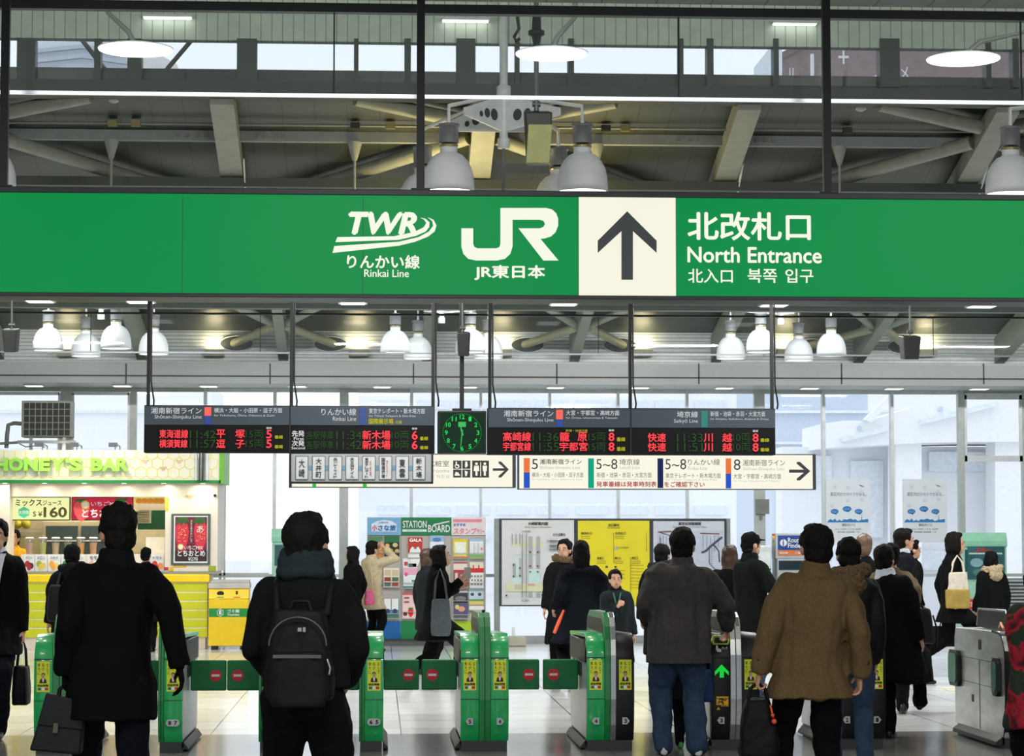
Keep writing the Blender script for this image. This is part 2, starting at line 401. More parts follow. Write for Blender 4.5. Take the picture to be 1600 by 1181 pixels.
for px, py in ((178, 157), (1345, 170)):
    p = W(px, py, 20.1)
    tag(MB().lathe((p.x, 20.1, p.z - 0.02), [(0.025, 0), (0.045, 0.012), (0.06, 0.03), (0.06, 0.045), (0.02, 0.13)], 14).build('smoke_detector', mat('detector_white', (190, 192, 182), 0.5)),
        'round smoke detector on the sloping roof, ' + ('near the left end' if px < 500 else 'right of the right sign rod'), 'smoke detector')

# far roof bay beyond the second smoke barrier
def fz(y): return 4.36 + 0.207 * (YU - y)
v = [(XL, 31.0, fz(31) + 0.46), (XR, 31.0, fz(31) + 0.46), (XR, YU + 0.1, fz(YU + 0.1) + 0.46), (XL, YU + 0.1, fz(YU + 0.1) + 0.46)]
struct('ceiling_far', MB().add(v + [(a, b, c + 0.1) for a, b, c in v], [(0, 1, 2, 3), (7, 6, 5, 4), (0, 4, 5, 1), (2, 6, 7, 3), (1, 5, 6, 2), (3, 7, 4, 0)]), deck, 'dark sloping roof deck in front of the louvred wall', 'ceiling')
struct('trim_5', MB().box(XL, XR, 31.0, 31.1, 4.72, 6.2), mat('dark_beam_paint', (58, 66, 60)), 'dark step face above the second smoke barrier', 'beam')
louv = stripes('louvre_wall', (222, 226, 226), (168, 173, 172), 2, 0.055, 0.28, 0.45)
struct('wall_upper', MB().box(XL, XR, YU, YU + 0.15, 4.28, 5.4), louv, 'pale louvred wall above the windows', 'wall')
struct('wall_fascia', MB().box(XL, XR, YF, YF + 0.12, 3.975, 4.30).box(XL, XR, YF + 0.12, YU, 4.24, 4.30), mat('fascia_panel', (160, 165, 164), 0.5, var=0.03), 'pale grey fascia panels above the windows', 'wall')
jo = MB()
for px in (-27, 197, 422, 646, 870, 1092, 1315, 1537): jo.pb((px - 1.2, 568, px + 1.2, 600), YF - 0.004, 0.01)
x0, x1, z0, z1 = box_px((0, 588, 1600, 590.5), YF)
jo.box(XL, XR, YF - 0.004, YF + 0.01, z0, z1)
struct('trim_6', jo, mat('joint_dark', (62, 66, 66), 0.6), 'dark joints between the fascia panels', 'trim')
struct('ceiling_soffit', MB().box(XL, XR, YF + 0.12, YW + 0.1, 3.975, 4.05), mat('soffit', (172, 178, 176), 0.5), 'pale soffit above the window wall', 'ceiling')
for i, px in enumerate((53, 191, 326, 465, 597, 732, 868, 1000, 1132, 1265, 1397, 1530)):
    p = W(px, 608, 36.5); t = thing('downlight', 'flat recessed downlight in the soffit above the windows', 'downlight', (p.x, 36.5, 3.975), 'soffit downlights')
    MB().box(p.x - 0.15, p.x + 0.15, 36.35, 36.65, 3.955, 3.976).build('trim_ring', WHT, t)
    MB().box(p.x - 0.12, p.x + 0.12, 36.38, 36.62, 3.950, 3.956).build('diffuser', LAMP, t)
fx = []
for px in (-1, 222, 443, 667, 897, 1118, 1341, 1561, 1785):
    x = W(px, 562, YU).x; fx.append(x)
    tag(slant_beam(x, 0.15, 31.1, YU, fz, 0.4).build('ceiling_beam', BEAM), 'grey rafter running down to the louvred wall', 'beam', 'far rafters', 'structure')
for i in (2, 4, 6):
    x = fx[i]
    for sgn in (-1, 1):
        tag(MB().tube([(x + sgn * 0.12, 34.9, 4.80), (x + sgn * 2.0, 31.5, 5.45)], 0.06, 12).build('ceiling_brace', BEAM), 'tubular brace rising from a far rafter', 'brace', 'far roof braces', 'structure')
        a = Vector((x + sgn * 0.1, 34.95, 4.76)); b = Vector((x + sgn * 0.78, YU + 0.05, 4.62))
        tag(MB().tube([a, b], 0.065, 12).build('ceiling_brace', mat('warm_beam_paint', (150, 148, 120), 0.55)), 'tubular brace passing into an oval hole of the louvred wall', 'brace', 'far roof braces', 'structure')
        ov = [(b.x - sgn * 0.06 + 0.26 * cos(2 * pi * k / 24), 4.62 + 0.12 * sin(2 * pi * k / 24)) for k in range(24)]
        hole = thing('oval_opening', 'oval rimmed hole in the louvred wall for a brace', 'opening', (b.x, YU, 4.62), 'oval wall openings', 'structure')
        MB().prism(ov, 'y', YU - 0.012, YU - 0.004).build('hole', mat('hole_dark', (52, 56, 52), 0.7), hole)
        MB().tube([(p[0], YU - 0.012, p[1]) for p in ov] + [(ov[0][0], YU - 0.012, ov[0][1])], 0.012, 6).build('rim', WHT, hole)
for px in (104, 335, 560, 785, 1005, 1230, 1450):
    p = W(px, 551, YU - 0.2); t = thing('wall_uplight', 'small box uplight throwing a warm glow up the louvred wall', 'wall light', (p.x, YU - 0.1, p.z), 'louvred wall uplights')
    MB().box(p.x - 0.15, p.x + 0.15, YU - 0.2, YU, p.z - 0.05, p.z + 0.05).build('housing', mat('uplight_housing', (158, 156, 132), 0.5), t)
    MB().box(p.x - 0.12, p.x + 0.12, YU - 0.17, YU - 0.03, p.z + 0.05, p.z + 0.054).build('lens', mat('warm_glow', (255, 222, 150), 0.5, var=0, emit=1.5), t)
    area('uplight_bulb', (p.x, YU - 0.12, p.z + 0.07), (pi, 0, 0), 0.22, 0.1, 4, (1.0, 0.82, 0.48))

for Y_, z_, xs_, nm_ in ((12.9, 4.95, (-4.0, 0.5, 5.0), 'front'), (31.25, 5.05, (-4.6, -1.4, 1.8, 5.0, 8.2, 11.4), 'rear')):  # housings for the added fill floods, out of view
    for lx in xs_:
        tag(MB().mi(0).box(lx - .65, lx + .65, Y_ - .22, Y_ - .02, z_ - .16, z_ + .16).mi(1).box(lx - .6, lx + .6, Y_ - .02, Y_ - .015, z_ - .12, z_ + .12).build('flood_light', [GREY, LAMP]), 'long flood light fixed to the ' + nm_ + ' roof step', 'flood light', nm_ + ' flood lights')
# smoke barriers: hanging glass with rails
def barrier(Y, ytop, ybot, lab, joints, railh):
    zt, zb_ = W(800, ytop, Y).z, W(800, ybot, Y).z
    t = thing('smoke_barrier', lab, 'glass smoke barrier', (0, Y, zb_))
    MB().box(XL, XR, Y - 0.03, Y + 0.03, zt, zt + railh).build('top_rail', mat('dark_rail', (30, 36, 32), 0.4), t)
    MB().box(XL, XR, Y - 0.004, Y + 0.004, zb_, zt).build('pane', glass('barrier_glass', (248, 251, 250), 0.015, 0.05), t)
    MB().prism([(Y - 0.012, zb_ + 0.011), (Y - 0.0095, zb_ - 0.009), (Y + 0.008, zb_ - 0.009), (Y + 0.008, zb_ + 0.011)], 'x', XL, XR).build('bottom_edge', mat('edge_strip', (250, 252, 254), 0.2, 0.95, var=0.01), t)
    for px in joints:
        x = W(px, (ytop + ybot) / 2, Y).x
        MB().box(x - 0.004, x + 0.004, Y - 0.008, Y + 0.008, zb_, zt).build('joint', mat('dark_rail', (30, 36, 32)), t)
barrier(12.85, 24, 153, 'nearer hanging glass smoke barrier crossing above the big green sign', (522, 1060, 1595), 0.05)
barrier(31.0, 494, 553, 'farther hanging glass smoke barrier crossing in front of the bell lamps', (142, 407, 935, 1458), 0.025)
tag(MB().box(XL, XR, 30.2, 30.26, 4.56, 4.62).build('ceiling_rail', mat('rail_grey', (118, 126, 120), 0.4)), 'grey rail under the flat ribbed ceiling', 'rail', kind='structure')
tag(MB().box(XL, XR, 28.6, 28.7, 4.55, 4.62).build('ceiling_rail', mat('rail_grey', (118, 126, 120))), 'second grey rail under the flat ribbed ceiling', 'rail', kind='structure')
for px, py in ((218, 476), (551, 481), (882, 484), (1212, 486), (1538, 488), (60, 474)):
    p = W(px, py, 29.6)
    t = thing('ceiling_light', 'slim strip light under the flat ribbed ceiling', 'ceiling light', (p.x, 29.6, 4.6), 'strip lights under the ribbed ceiling')
    MB().box(p.x - 0.18, p.x + 0.18, 29.3, 29.9, 4.585, 4.62).build('housing', WHT, t)
    MB().box(p.x - 0.15, p.x + 0.15, 29.32, 29.88, 4.58, 4.585).build('diffuser', LAMP, t)

# window wall
mull = [(-20, -6), (93, 111), (202, 212), (317, 322), (426, 431), (530, 544), (640, 645), (749, 753), (857, 861), (964, 968), (1072, 1076), (1179, 1195), (1285, 1290), (1392, 1397), (1498, 1507), (1598, 1612), (1720, 1728)]
wf = mat('window_frame', (206, 210, 212), 0.4, 0.3)
wf2 = mat('window_frame_grey', (176, 182, 178), 0.45, 0.2)
wg = glass('window_glass', (250, 252, 252), 0.03)
zt, zbm, ztr = 3.975, 0.0, W(800, 899, YW).z
zr0, zr1 = 0.0, W(800, 993, YW).z
zhd = W(800, 614, YW).z
x_end = [W(-400, 800, YW).x, W(1900, 800, YW).x]
allm = [(-240, -232), (-130, -122)] + mull + [(1830, 1838)]
for i in range(len(allm) - 1):
    a, b = allm[i], allm[i + 1]
    t = thing('window_%d' % (i + 20), 'tall glazed bay of the far window wall', 'window', (W(a[0], 800, YW).x, YW, 0), kind='structure')
    xa0, xa1, xb0 = W(a[0], 800, YW).x, W(a[1], 800, YW).x, W(b[0], 800, YW).x
    f = MB().box(xa0, xa1, YW - 0.06, YW + 0.08, 0, zt)
    f.box(xa1, xb0, YW - 0.03, YW + 0.05, zhd, zt).box(xa1, xb0, YW - 0.03, YW + 0.05, ztr - 0.025, ztr + 0.025).box(xa1, xb0, YW - 0.08, YW + 0.06, zr0, zr1)
    f.build('frame', wf2 if a[1] - a[0] > 8 else wf, t)
    MB().box(xa1, xb0, YW + 0.0, YW + 0.008, zr1, zhd).build('pane', wg, t)
    if a[0] == 1498 or a[0] in (-20, 93):
        s = MB()
        for bb in ((a[1], 617, a[1] + 4, 722), (b[0] - 5, 617, b[0], 722), (a[1], 614, b[0], 624), (a[1], 712, b[0], 721)) if a[0] == 1498 else ((a[1], 614, a[1] + 3, 900), (b[0] - 4, 614, b[0], 900), (a[1], 612, b[0], 617)):
            s.pb(bb, YW - 0.05, 0.05)
        s.build('sash', wf, t)
struct('wall_end', MB().box(XL, x_end[0] , YW, YW + 0.1, 0, 4).box(W(1830, 800, YW).x, XR, YW, YW + 0.1, 0, 4), sidewall, 'end pieces of the window wall', 'wall')

# outside: buildings with white-out haze put into their pale colours
gnd = mat('outside_paving', (222, 224, 226), 0.9)
struct('ground_outside', MB().box(-120, 160, YW + 0.3, 260, -1.2, -1.0), gnd, 'pale paving outside the windows', 'ground')
bw = mat('white_concrete', (244, 245, 247), 0.8, var=0.03); bb_ = mat('blue_grey_facade', (206, 216, 231), 0.7, var=0.04); bl = mat('pale_band', (234, 238, 243), 0.8)
def bld(name, label, Y, shapes, depth=6):
    t = thing(name, label, 'building', (W(shapes[0][1][0][0], 800, Y).x, Y, -1.0))
    for nm, poly, mt_, off, dp in shapes: MB().ppoly(poly, Y + off, dp).build(nm, mt_, t)
    return t
rect = lambda a, b, c, d: [(a, b), (c, b), (c, d), (a, d)]
bld('office_building', 'pale blue grey office block beyond the windows right of the boards', 90,
    [('wall', rect(1200, 420, 1356, 980), bb_, 0, 8)] + [('floor_band', rect(1200, y, 1356, y + 4), bl, -0.3, 0.3) for y in (560, 600, 641, 690, 740)])
bld('walkway', 'white raised walkway with a sloping roof outside the right windows', 62,
    [('deck', [(1285, 662), (1316, 657), (1360, 657), (1440, 632), (1520, 624), (1700, 600), (1700, 690), (1520, 690), (1440, 692), (1285, 700)], bw, 0, 3.0),
     ('roof_edge', [(1352, 655), (1395, 612), (1402, 616), (1362, 660)], bw, -0.4, 0.4), ('underside', [(1316, 684), (1392, 664), (1392, 672), (1318, 690)], bl, -0.3, 0.3),
     ('underside', [(1440, 655), (1560, 626), (1560, 634), (1440, 663)], bl, -0.3, 0.3), ('pier', rect(1400, 690, 1440, 1020), bw, 0.4, 1.0), ('pier', rect(1555, 690, 1600, 1020), bw, 0.4, 1.0)] +
    [('facade', rect(1222, 698, 1720, 1020), mat('pale_facade', (242, 244, 247), 0.8, var=0.02), 2.0, 1.0)] + [('facade_panel', rect(a_, b2_, a_ + w2_, b2_ + h2_), mat('pale_panel', (231, 236, 243), 0.8), 1.8, 0.2) for a_, b2_, w2_, h2_ in ((1240, 712, 60, 40), (1330, 720, 50, 120), (1452, 706, 90, 30), (1300, 860, 200, 30), (1560, 740, 60, 150))] +
    [('port_hole', [(x + 4 * cos(q * 0.6), y + 4 * sin(q * 0.6)) for q in range(10)], bb_, -0.05, 0.05) for x, y in ((1343, 669), (1470, 639))])
bld('concourse_building', 'long white building with window rows beyond the middle windows', 110,
    [('wall', rect(560, 560, 1190, 960), mat('white_render', (245, 246, 248), 0.8, var=0.02), 0, 8)] +
    [('window_row', rect(590 + k * 62, y, 640 + k * 62, y + 14), mat('pale_window', (230, 236, 244), 0.5), -0.2, 0.2) for k in range(9) for y in (625, 790, 830)])
bld('low_building', 'pale low building beyond the left windows', 100,
    [('wall', rect(-60, 600, 330, 960), mat('white_render', (240, 242, 246)), 0, 8)] + [('band', rect(-60, y, 330, y + 5), bl, -0.2, 0.2) for y in (640, 700, 760, 860)])
tw = mat('tower_facade', (208, 213, 220), 0.7); twb = mat('tower_band', (170, 177, 187), 0.6)
bld('tower_block', 'banded grey tower seen through the left clerestory', 120,
    [('wall', [(30, 960), (30, 40), (205, 40), (205, 960)], tw, 0, 8), ('side_wall', [(205, 960), (205, 60), (276, 100), (276, 960)], mat('tower_side', (214, 210, 208), 0.7), 0.4, 6)] +
    [('window_band', [(40, y), (128, y - 9), (200, y + 2), (200, y + 7), (128, y - 3), (40, y + 6)], twb, -0.3, 0.3) for y in (78, 93, 108, 123, 138)])
brick = mat('brick_red_facade', (122, 104, 106), 0.8, 0, 0.15, 2.0)
br = bld('brick_building', 'reddish brick building seen through the right clerestory', 150,
    [('wall', [(1216, 960), (1222, 82), (1236, 74), (1262, 60), (1660, 40), (1660, 960)], brick, 0, 6), ('parapet', [(1216, 84), (1262, 62), (1262, 70), (1222, 92)], mat('dark_brick', (108, 92, 94), 0.8), -0.4, 0.4),
     ('gutter_pipe', [(1390, 112), (1318, 132), (1318, 136), (1390, 118)], bl, -0.3, 0.3)])
MB().text('J', (1260, 84, 1272, 126), 149.4, 0.02).text('+', (1310, 78, 1326, 100), 149.4).text('ル', (1230, 106, 1246, 128), 149.4).text('メ', (1406, 104, 1420, 124), 149.4).build('lettering', mat('pale_lettering', (205, 205, 208), 0.6), br)
bld('side_building', 'long pale building behind the raised walkway', 125, [('wall', rect(1340, 560, 1800, 960), mat('white_render', (245, 246, 248)), 0, 6)] + [('floor_band', rect(1356, y, 1800, y + 4), bl, -.3, .3) for y in (590, 640, 700)])
st = bld('stair_tower', 'stepped pale grey tower edge beside the brick building', 130, [('wall', [(1192, 940), (1194, 96), (1200, 90), (1200, 78), (1208, 72), (1222, 72), (1222, 940)], tw, 0, 5)])
# ------------------------------------------------------------------ big green sign
SY = 12.3
def lit(name, rgb, k=1.0): return mat(name, rgb, 0.35, 0, 0.015, 2.0, emit=k)
GRN = lit('lit_green', (0, 138, 68), 0.98)
CREAM = lit('lit_cream', (247, 244, 226), 0.97)
CREAMTXT = lit('lit_cream_letters', (244, 246, 228), 1.0)
DKGR = mat('sign_grey_ink', (62, 68, 72), 0.5, var=0.02)
sg = thing('station_sign', 'long backlit green overhead sign with large white lettering and an arrow panel', 'sign', (W(800, 467, SY).x, SY, W(800, 467, SY).z))
xa, xb = W(-760, 380, SY).x, W(2130, 380, SY).x
zb0, zb1, zg0, zg1 = W(800, 467, SY).z, W(800, 298, SY).z, W(800, 461, SY).z, W(800, 307, SY).z
MB().box(xa, xb, SY + 0.004, SY + 0.24, zb0, zb1).build('housing', mat('sign_housing', (38, 40, 42), 0.4, 0.3), sg, 0.006)
fr = MB().box(xa, xb, SY - 0.012, SY + 0.01, zb0, zg0).box(xa, xb, SY - 0.012, SY + 0.01, zg1, zb1)
fr.build('frame', mat('sign_housing', (38, 40, 42)), sg, 0.003)
p0, p1 = W(904.5, 384, SY).x, W(1056, 384, SY).x
MB().box(xa, p0 - 0.002, SY, SY + 0.003, zg0, zg1).box(p1 + 0.002, xb, SY, SY + 0.003, zg0, zg1).build('green_panel', GRN, sg)
MB().box(p0, p1, SY, SY + 0.003, zg0, zg1).build('white_panel', CREAM, sg)
MB().ppoly([(980, 330), (1026, 376), (1026, 395), (989, 361), (989, 437), (971, 437), (971, 361), (934, 395), (934, 376)], SY - 0.003, 0.002).build('arrow', DKGR, sg)
c4 = lambda pts: [(500 + x / 1.951, 290 + y / 1.951) for x, y in pts]
jr = MB().ppoly(c4([(550, 68), (690, 68), (708, 73), (720, 84), (726, 100), (726, 122), (718, 142), (704, 155), (684, 161), (672, 162), (727, 228), (681, 228), (605, 130), (670, 130), (681, 126), (686, 116), (681, 107), (670, 104), (587, 104), (587, 186), (580, 208), (564, 223), (540, 228), (476, 228), (452, 223), (437, 208), (431, 186), (431, 130), (467, 130), (467, 178), (471, 187), (480, 191), (537, 191), (547, 187), (550, 178)]), SY - 0.003, 0.002)
jr.build('railway_logo', CREAMTXT, sg)
tw_ = MB().text('TWR', tuple([500 + 86 / 1.951, 290 + 80 / 1.951, 500 + 298 / 1.951, 290 + 151 / 1.951]), SY - 0.003, 0.045, 0.22)
tw_.ppoly(c4([(53, 157), (225, 154), (285, 142), (316, 127), (324, 114), (318, 104), (306, 97), (322, 101), (334, 112), (333, 126), (322, 140), (292, 153), (240, 165), (47, 172)]), SY - 0.003, 0.002)
tw_.ppoly(c4([(44, 184), (240, 171), (300, 157), (332, 140), (345, 122), (342, 108), (328, 96), (346, 104), (355, 121), (350, 139), (330, 155), (290, 171), (240, 183), (38, 205)]), SY - 0.003, 0.002)
tw_.build('line_logo', CREAMTXT, sg)
for s_, b_, w_ in (('北改札口', (1074, 331, 1267, 376), .022), ('North Entrance', (1074, 386, 1284, 411), .02), ('北入口', (1075, 420, 1145, 442), .012), ('북쪽', (1168, 420, 1214, 442), .012), ('입구', (1227, 420, 1271, 442), .012),
                   ('りんかい線', (542, 398, 656, 420), .025), ('Rinkai Line', (569, 421, 639, 433), .01), ('JR東日本', (741, 414, 852, 438), .03)):
    MB().text(s_, b_, SY - 0.003, w_).build('lettering', CREAMTXT, sg)
sm = MB()
for px in (285, 567): sm.pb((px - 0.5, 308, px + 0.5, 461), SY - 0.001, 0.001)
sm.build('panel_seam', mat('seam_green', (0, 96, 50), 0.5), sg)
for px in (-638, 2, 658, 1298, 1950):
    x = W(px, 150, SY).x
    r_ = MB().box(x - 0.021, x + 0.021, SY + 0.10, SY + 0.14, zb1, 4.57)
    r_.box(x - 0.05, x + 0.05, SY + 0.07, SY + 0.17, zb1 - 0.004, zb1 + 0.02)
    r_.build('hanger_rod', DKMET, sg)

# ------------------------------------------------------------------ departure boards, clock
LY = 24.5
RED = lit('led_red', (255, 66, 74), 1.25); DGR = lit('led_dim_green', (38, 74, 32), 1.0); YEL = lit('led_yellow', (206, 200, 40), 0.9); LEDW = lit('led_white', (232, 232, 232), 0.9)
HDR = mat('board_header', (56, 64, 72), 0.5, spec=.2, var=0.03); BLK = mat('board_black', (10, 12, 12), 0.5, var=0.03, spec=.15)
TXW = lit('printed_white', (222, 226, 228), 0.75)
ORG = mat('line_orange', (222, 84, 70), 0.5, var=0.02); NAVY = mat('line_navy', (16, 52, 130), 0.5, var=0.02); RNK = mat('line_dark_blue', (22, 46, 104), 0.5, var=0.02); SAI = mat('line_green', (0, 96, 88), 0.5, var=0.02)
def board(label, px0, px1, yt, ym, yb, pos):
    t = thing('departure_board', label, 'departure board', W((px0 + px1) / 2, yb, LY))
    x0, x1, z0, z1 = box_px((px0, yt, px1, yb), LY)
    MB().box(x0, x1, LY, LY + 0.2, z0, z1).build('housing', BLK, t, 0.006)
    xm0, xm1, zm0, zm1 = box_px((px0 + 1, yt + 1.5, px1 - 1, ym), LY)
    MB().box(xm0, xm1, LY - 0.006, LY, zm0, zm1).build('header_panel', HDR, t)
    for px in pos:
        x = W(px, 550, LY).x
        h = MB().box(x - 0.017, x + 0.017, LY + 0.08, LY + 0.12, z1, 4.63).box(x - 0.12, x + 0.12, LY + 0.02, LY + 0.18, 4.585, 4.625)
        h.tube([(x + 0.026, LY + 0.08, 4.6), (x + 0.03, LY + 0.08, z1 + 0.25), (x + 0.06, LY + 0.08, z1 + 0.05), (x + 0.055, LY + 0.1, z1)], 0.009, 6)
        h.build('hanger_post', DKMET, t)
    return t
def fill(t, items, blocks, nm='lettering'):
    names = {'led_red': 'destination_lettering', 'led_dim_green': 'time_lettering', 'led_yellow': 'platform_lettering', 'led_white': 'order_lettering', 'printed_white': 'header_lettering'}
    for s_, b_, m_, w_ in items: MB().text(s_, b_, LY - 0.009, w_).build(names[m_.name], m_, t)
    for b_, m_ in blocks: MB().pb(b_, LY - 0.010, 0.004).build('line_colour_block', m_, t)
ba = board('left overhead departure board with four hanging rows of red lettering', 225, 679, 633.5, 664, 707.5, (231, 455, 677))
fill(ba, [('湘南新宿ライン', (236, 636.5, 315, 646.5), TXW, .01), ('Shōnan-Shinjuku Line', (241.6, 648, 315, 655.5), TXW, .0), ('横浜・大船・小田原・逗子方面', (334.6, 637, 441, 645), TXW, .01), ('for Yokohama, Ōfuna, Odawara & Zushi', (334.6, 646.3, 429, 651), TXW, 0),
          ('東海道線', (249, 671, 294, 684.5), RED, .015), ('横須賀線', (249, 686.5, 293, 699.5), RED, .015), ('11:42', (296.5, 672.5, 337, 684.5), DGR, 0), ('11:57', (296.5, 687, 337, 699.5), DGR, 0),
          ('平', (338, 671, 352, 684.5), RED, .015), ('塚', (367.6, 671, 382.5, 684.5), RED, .015), ('逗', (338, 686.5, 352, 700), RED, .015), ('子', (367.6, 687, 382.5, 700), RED, .015), ('15両', (383.5, 672, 411.5, 684.5), DGR, 0), ('15両', (383.5, 687, 411.5, 699.5), DGR, 0),
          ('5', (416, 671.5, 424.6, 685), RED, .02), ('5', (416, 686.5, 424.6, 700), RED, .02), ('番線', (429, 680, 442, 685.5), YEL, .01), ('番線', (429, 695, 442, 700.5), YEL, .01), ('番線', (416, 667, 424.5, 670.2), LEDW, .01),
          ('りんかい線', (502, 638, 556.6, 649), TXW, .01), ('Rinkai Line', (520, 651, 556.6, 657.5), TXW, 0), ('東京テレポート・新木場方面', (576.4, 638, 664, 646.4), TXW, .01), ('for Tōkyō Teleport & Shin-Kiba', (576.4, 648, 649.6, 652.4), TXW, 0),
          ('国際展示場', (576.4, 654, 614.5, 662.6), YEL, .01), ('方面', (617.6, 657, 628, 662), YEL, 0), ('先発', (456, 672.5, 475.6, 682), LEDW, .015), ('First', (459, 682.8, 475, 687.5), LEDW, .01), ('次発', (456, 688, 475.6, 697.2), LEDW, .015), ('Second', (455.2, 697.7, 476.5, 701.8), LEDW, .01),
          ('各駅停車', (478.6, 673.5, 521, 686.5), DGR, 0), ('各駅停車', (478.6, 688.5, 521, 701.5), DGR, 0), ('11:34', (525.4, 673.5, 565, 686.5), DGR, 0), ('11:42', (525.4, 688.5, 565, 701.5), DGR, 0), ('新木場', (566, 672.5, 610, 687), RED, .015), ('新木場', (566, 688, 610, 702), RED, .015),
          ('10両', (611.5, 673.5, 639, 686.5), DGR, 0), ('10両', (611.5, 688.5, 639, 701.5), DGR, 0), ('6', (643.5, 673, 652.5, 687), RED, .02), ('6', (643.5, 688.2, 652.5, 702), RED, .02), ('番線', (656, 682, 669, 688), YEL, .01), ('番線', (656, 696.5, 669, 702), YEL, .01), ('番線', (643.5, 668, 652, 671.2), LEDW, .01)],
     [((319.5, 636, 330, 649.5), ORG), ((319.5, 649.5, 330, 663), NAVY), ((561.4, 637.4, 571.6, 664), RNK)])
bb2 = board('right overhead departure board with rows for platform 8', 762, 1211.5, 637.5, 668, 710.5, (766, 986, 1208))
fill(bb2, [('湘南新宿ライン', (787, 641, 864.6, 651), TXW, .01), ('Shōnan-Shinjuku Line', (792.5, 653, 864.6, 660), TXW, 0), ('大宮・宇都宮・高崎方面', (884.3, 641, 967.7, 649), TXW, .01), ('for Ōmiya, Utsunomiya & Takasaki', (884.3, 650.3, 964.6, 655), TXW, 0), ('新宿・池袋方面', (884, 671, 918, 674.6), YEL, 0),
           ('高崎線', (786, 675, 829.7, 689.5), RED, .015), ('宇都宮線', (786, 690.8, 829.7, 704.5), RED, .015), ('11:36', (832, 676, 873, 689), DGR, 0), ('11:55', (832, 691.5, 873, 704.5), DGR, 0), ('籠', (874.3, 675, 890, 689.5), RED, .01), ('原', (902.5, 675, 917.3, 689.5), RED, .015), ('宇都宮', (874.3, 690.8, 918, 704.5), RED, .015),
           ('15両', (919, 676, 946, 689), DGR, 0), ('15両', (919, 691.5, 946, 704.5), DGR, 0), ('8', (951, 675.8, 960, 689), RED, .02), ('8', (951, 691, 960, 704.5), RED, .02), ('番線', (963.4, 683, 977, 689.5), YEL, .01), ('番線', (963.4, 698, 977, 704.5), YEL, .01), ('番線', (951, 670.5, 959.5, 674), LEDW, .01),
           ('埼京線', (1057.6, 642.5, 1090.5, 652.5), TXW, .01), ('Saikyō Line', (1053, 654.5, 1090.5, 662), TXW, 0), ('新宿・池袋・赤羽・大宮方面', (1110, 642.5, 1195.6, 650.7), TXW, .01), ('for Shinjuku, Ikebukuro, Akabane & Ōmiya', (1110, 652, 1201, 657), TXW, 0),
           ('快速', (1012, 676.6, 1040.5, 690.3), RED, .015), ('快速', (1012, 691.6, 1040.5, 705.3), RED, .015), ('11:33', (1057.6, 677, 1098, 690.3), DGR, 0), ('11:51', (1057.6, 692, 1098, 705.3), DGR, 0), ('川', (1099.5, 677, 1113.8, 690.5), RED, .015), ('川', (1099.5, 692, 1113.8, 705.5), RED, .015), ('越', (1128.5, 677, 1143.6, 690.5), RED, .015), ('越', (1128.5, 692, 1143.6, 705.5), RED, .015),
           ('10両', (1144.8, 677, 1172, 690.3), DGR, 0), ('10両', (1144.8, 692, 1172, 705.3), DGR, 0), ('8', (1176, 677, 1185.3, 690.5), RED, .02), ('8', (1176, 692, 1185.3, 705.5), RED, .02), ('番線', (1188, 684.5, 1201.8, 690.5), YEL, .01), ('番線', (1188, 699.5, 1201.8, 705.5), YEL, .01), ('番線', (1176, 671.5, 1184.5, 675), LEDW, .01)],
     [((869, 640, 879.7, 655), ORG), ((869, 655, 879.7, 667), NAVY), ((1095.6, 642, 1105.7, 668), SAI)])
jn = MB().pb((984.5, 639, 987, 710), LY - 0.008, 0.01); jn.build('section_joint', DKMET, bb2)
jn = MB().pb((451.8, 635, 454, 708), LY - 0.008, 0.01); jn.build('section_joint', DKMET, ba)

# route diagram panel under the left board
rp = thing('route_diagram_sign', 'grey hanging sign of eight boxed station names under the left departure board', 'sign', W(564, 755, LY))
RPG = mat('route_panel', (148, 150, 152), 0.5, var=0.03); RBX = mat('route_box', (176, 178, 178), 0.5, var=0.02); RBL = mat('route_line', (92, 128, 150), 0.5); RED_INK = mat('red_ink', (150, 40, 50), 0.6)
x0, x1, z0, z1 = box_px((454.5, 709.5, 675, 754.5), LY)
MB().box(x0, x1, LY + 0.01, LY + 0.12, z0, z1).build('panel', RPG, rp, 0.004)
x0, x1, z0, z1 = box_px((451.5, 707, 455, 762), LY)
MB().box(x0, x1, LY, LY + 0.13, z0, z1).pb((455, 752.5, 676.5, 755.5), LY, 0.13).pb((674, 709.5, 677, 755), LY, 0.13).build('frame', DKMET, rp)
bx, ln, tx, tr, ol = MB(), MB(), MB(), MB(), MB()
ln.pb((462, 727.4, 660, 734.6), LY + 0.006, 0.003)
cells = [(805, 872, '大崎'), (892, 961, '大井町'), (978, 1048, '品川シーサイド'), (1066, 1135, '天王洲アイル'), (1153, 1222, '東京テレポート'), (1240, 1308, '国際展示場'), (1327, 1396, '東雲'), (1415, 1482, '新木場')]
for a, b, nm in cells:
    a, b = 220 + a / 3.333, 220 + b / 3.333
    ol.pb((a, 712.4, b, 749.3), LY + 0.002, 0.003); bx.pb((a + 1, 713.4, b - 1, 748.3), LY, 0.003)
    w_ = 9 if len(nm) <= 3 else 5.6; c_ = (a + b) / 2 - (0 if nm not in ('東京テレポート', '国際展示場') else 3.4)
    tx.vtext(nm, (c_ - w_ / 2, 715 if len(nm) != 2 else 716, c_ + w_ / 2, 747), LY - 0.003, .012)
    if nm in ('東京テレポート', '国際展示場'):
        tr.vtext('お台場' if nm[0] == '東' else '東京ビッグサイト', (c_ + 4.4, 719, c_ + 7.6, 745), LY - 0.003)
ol.build('station_box_outline', mat('box_outline', (52, 70, 84), 0.5), rp); bx.build('station_box', RBX, rp); ln.build('route_line', RBL, rp); tx.build('lettering', INK, rp); tr.build('red_lettering', RED_INK, rp)

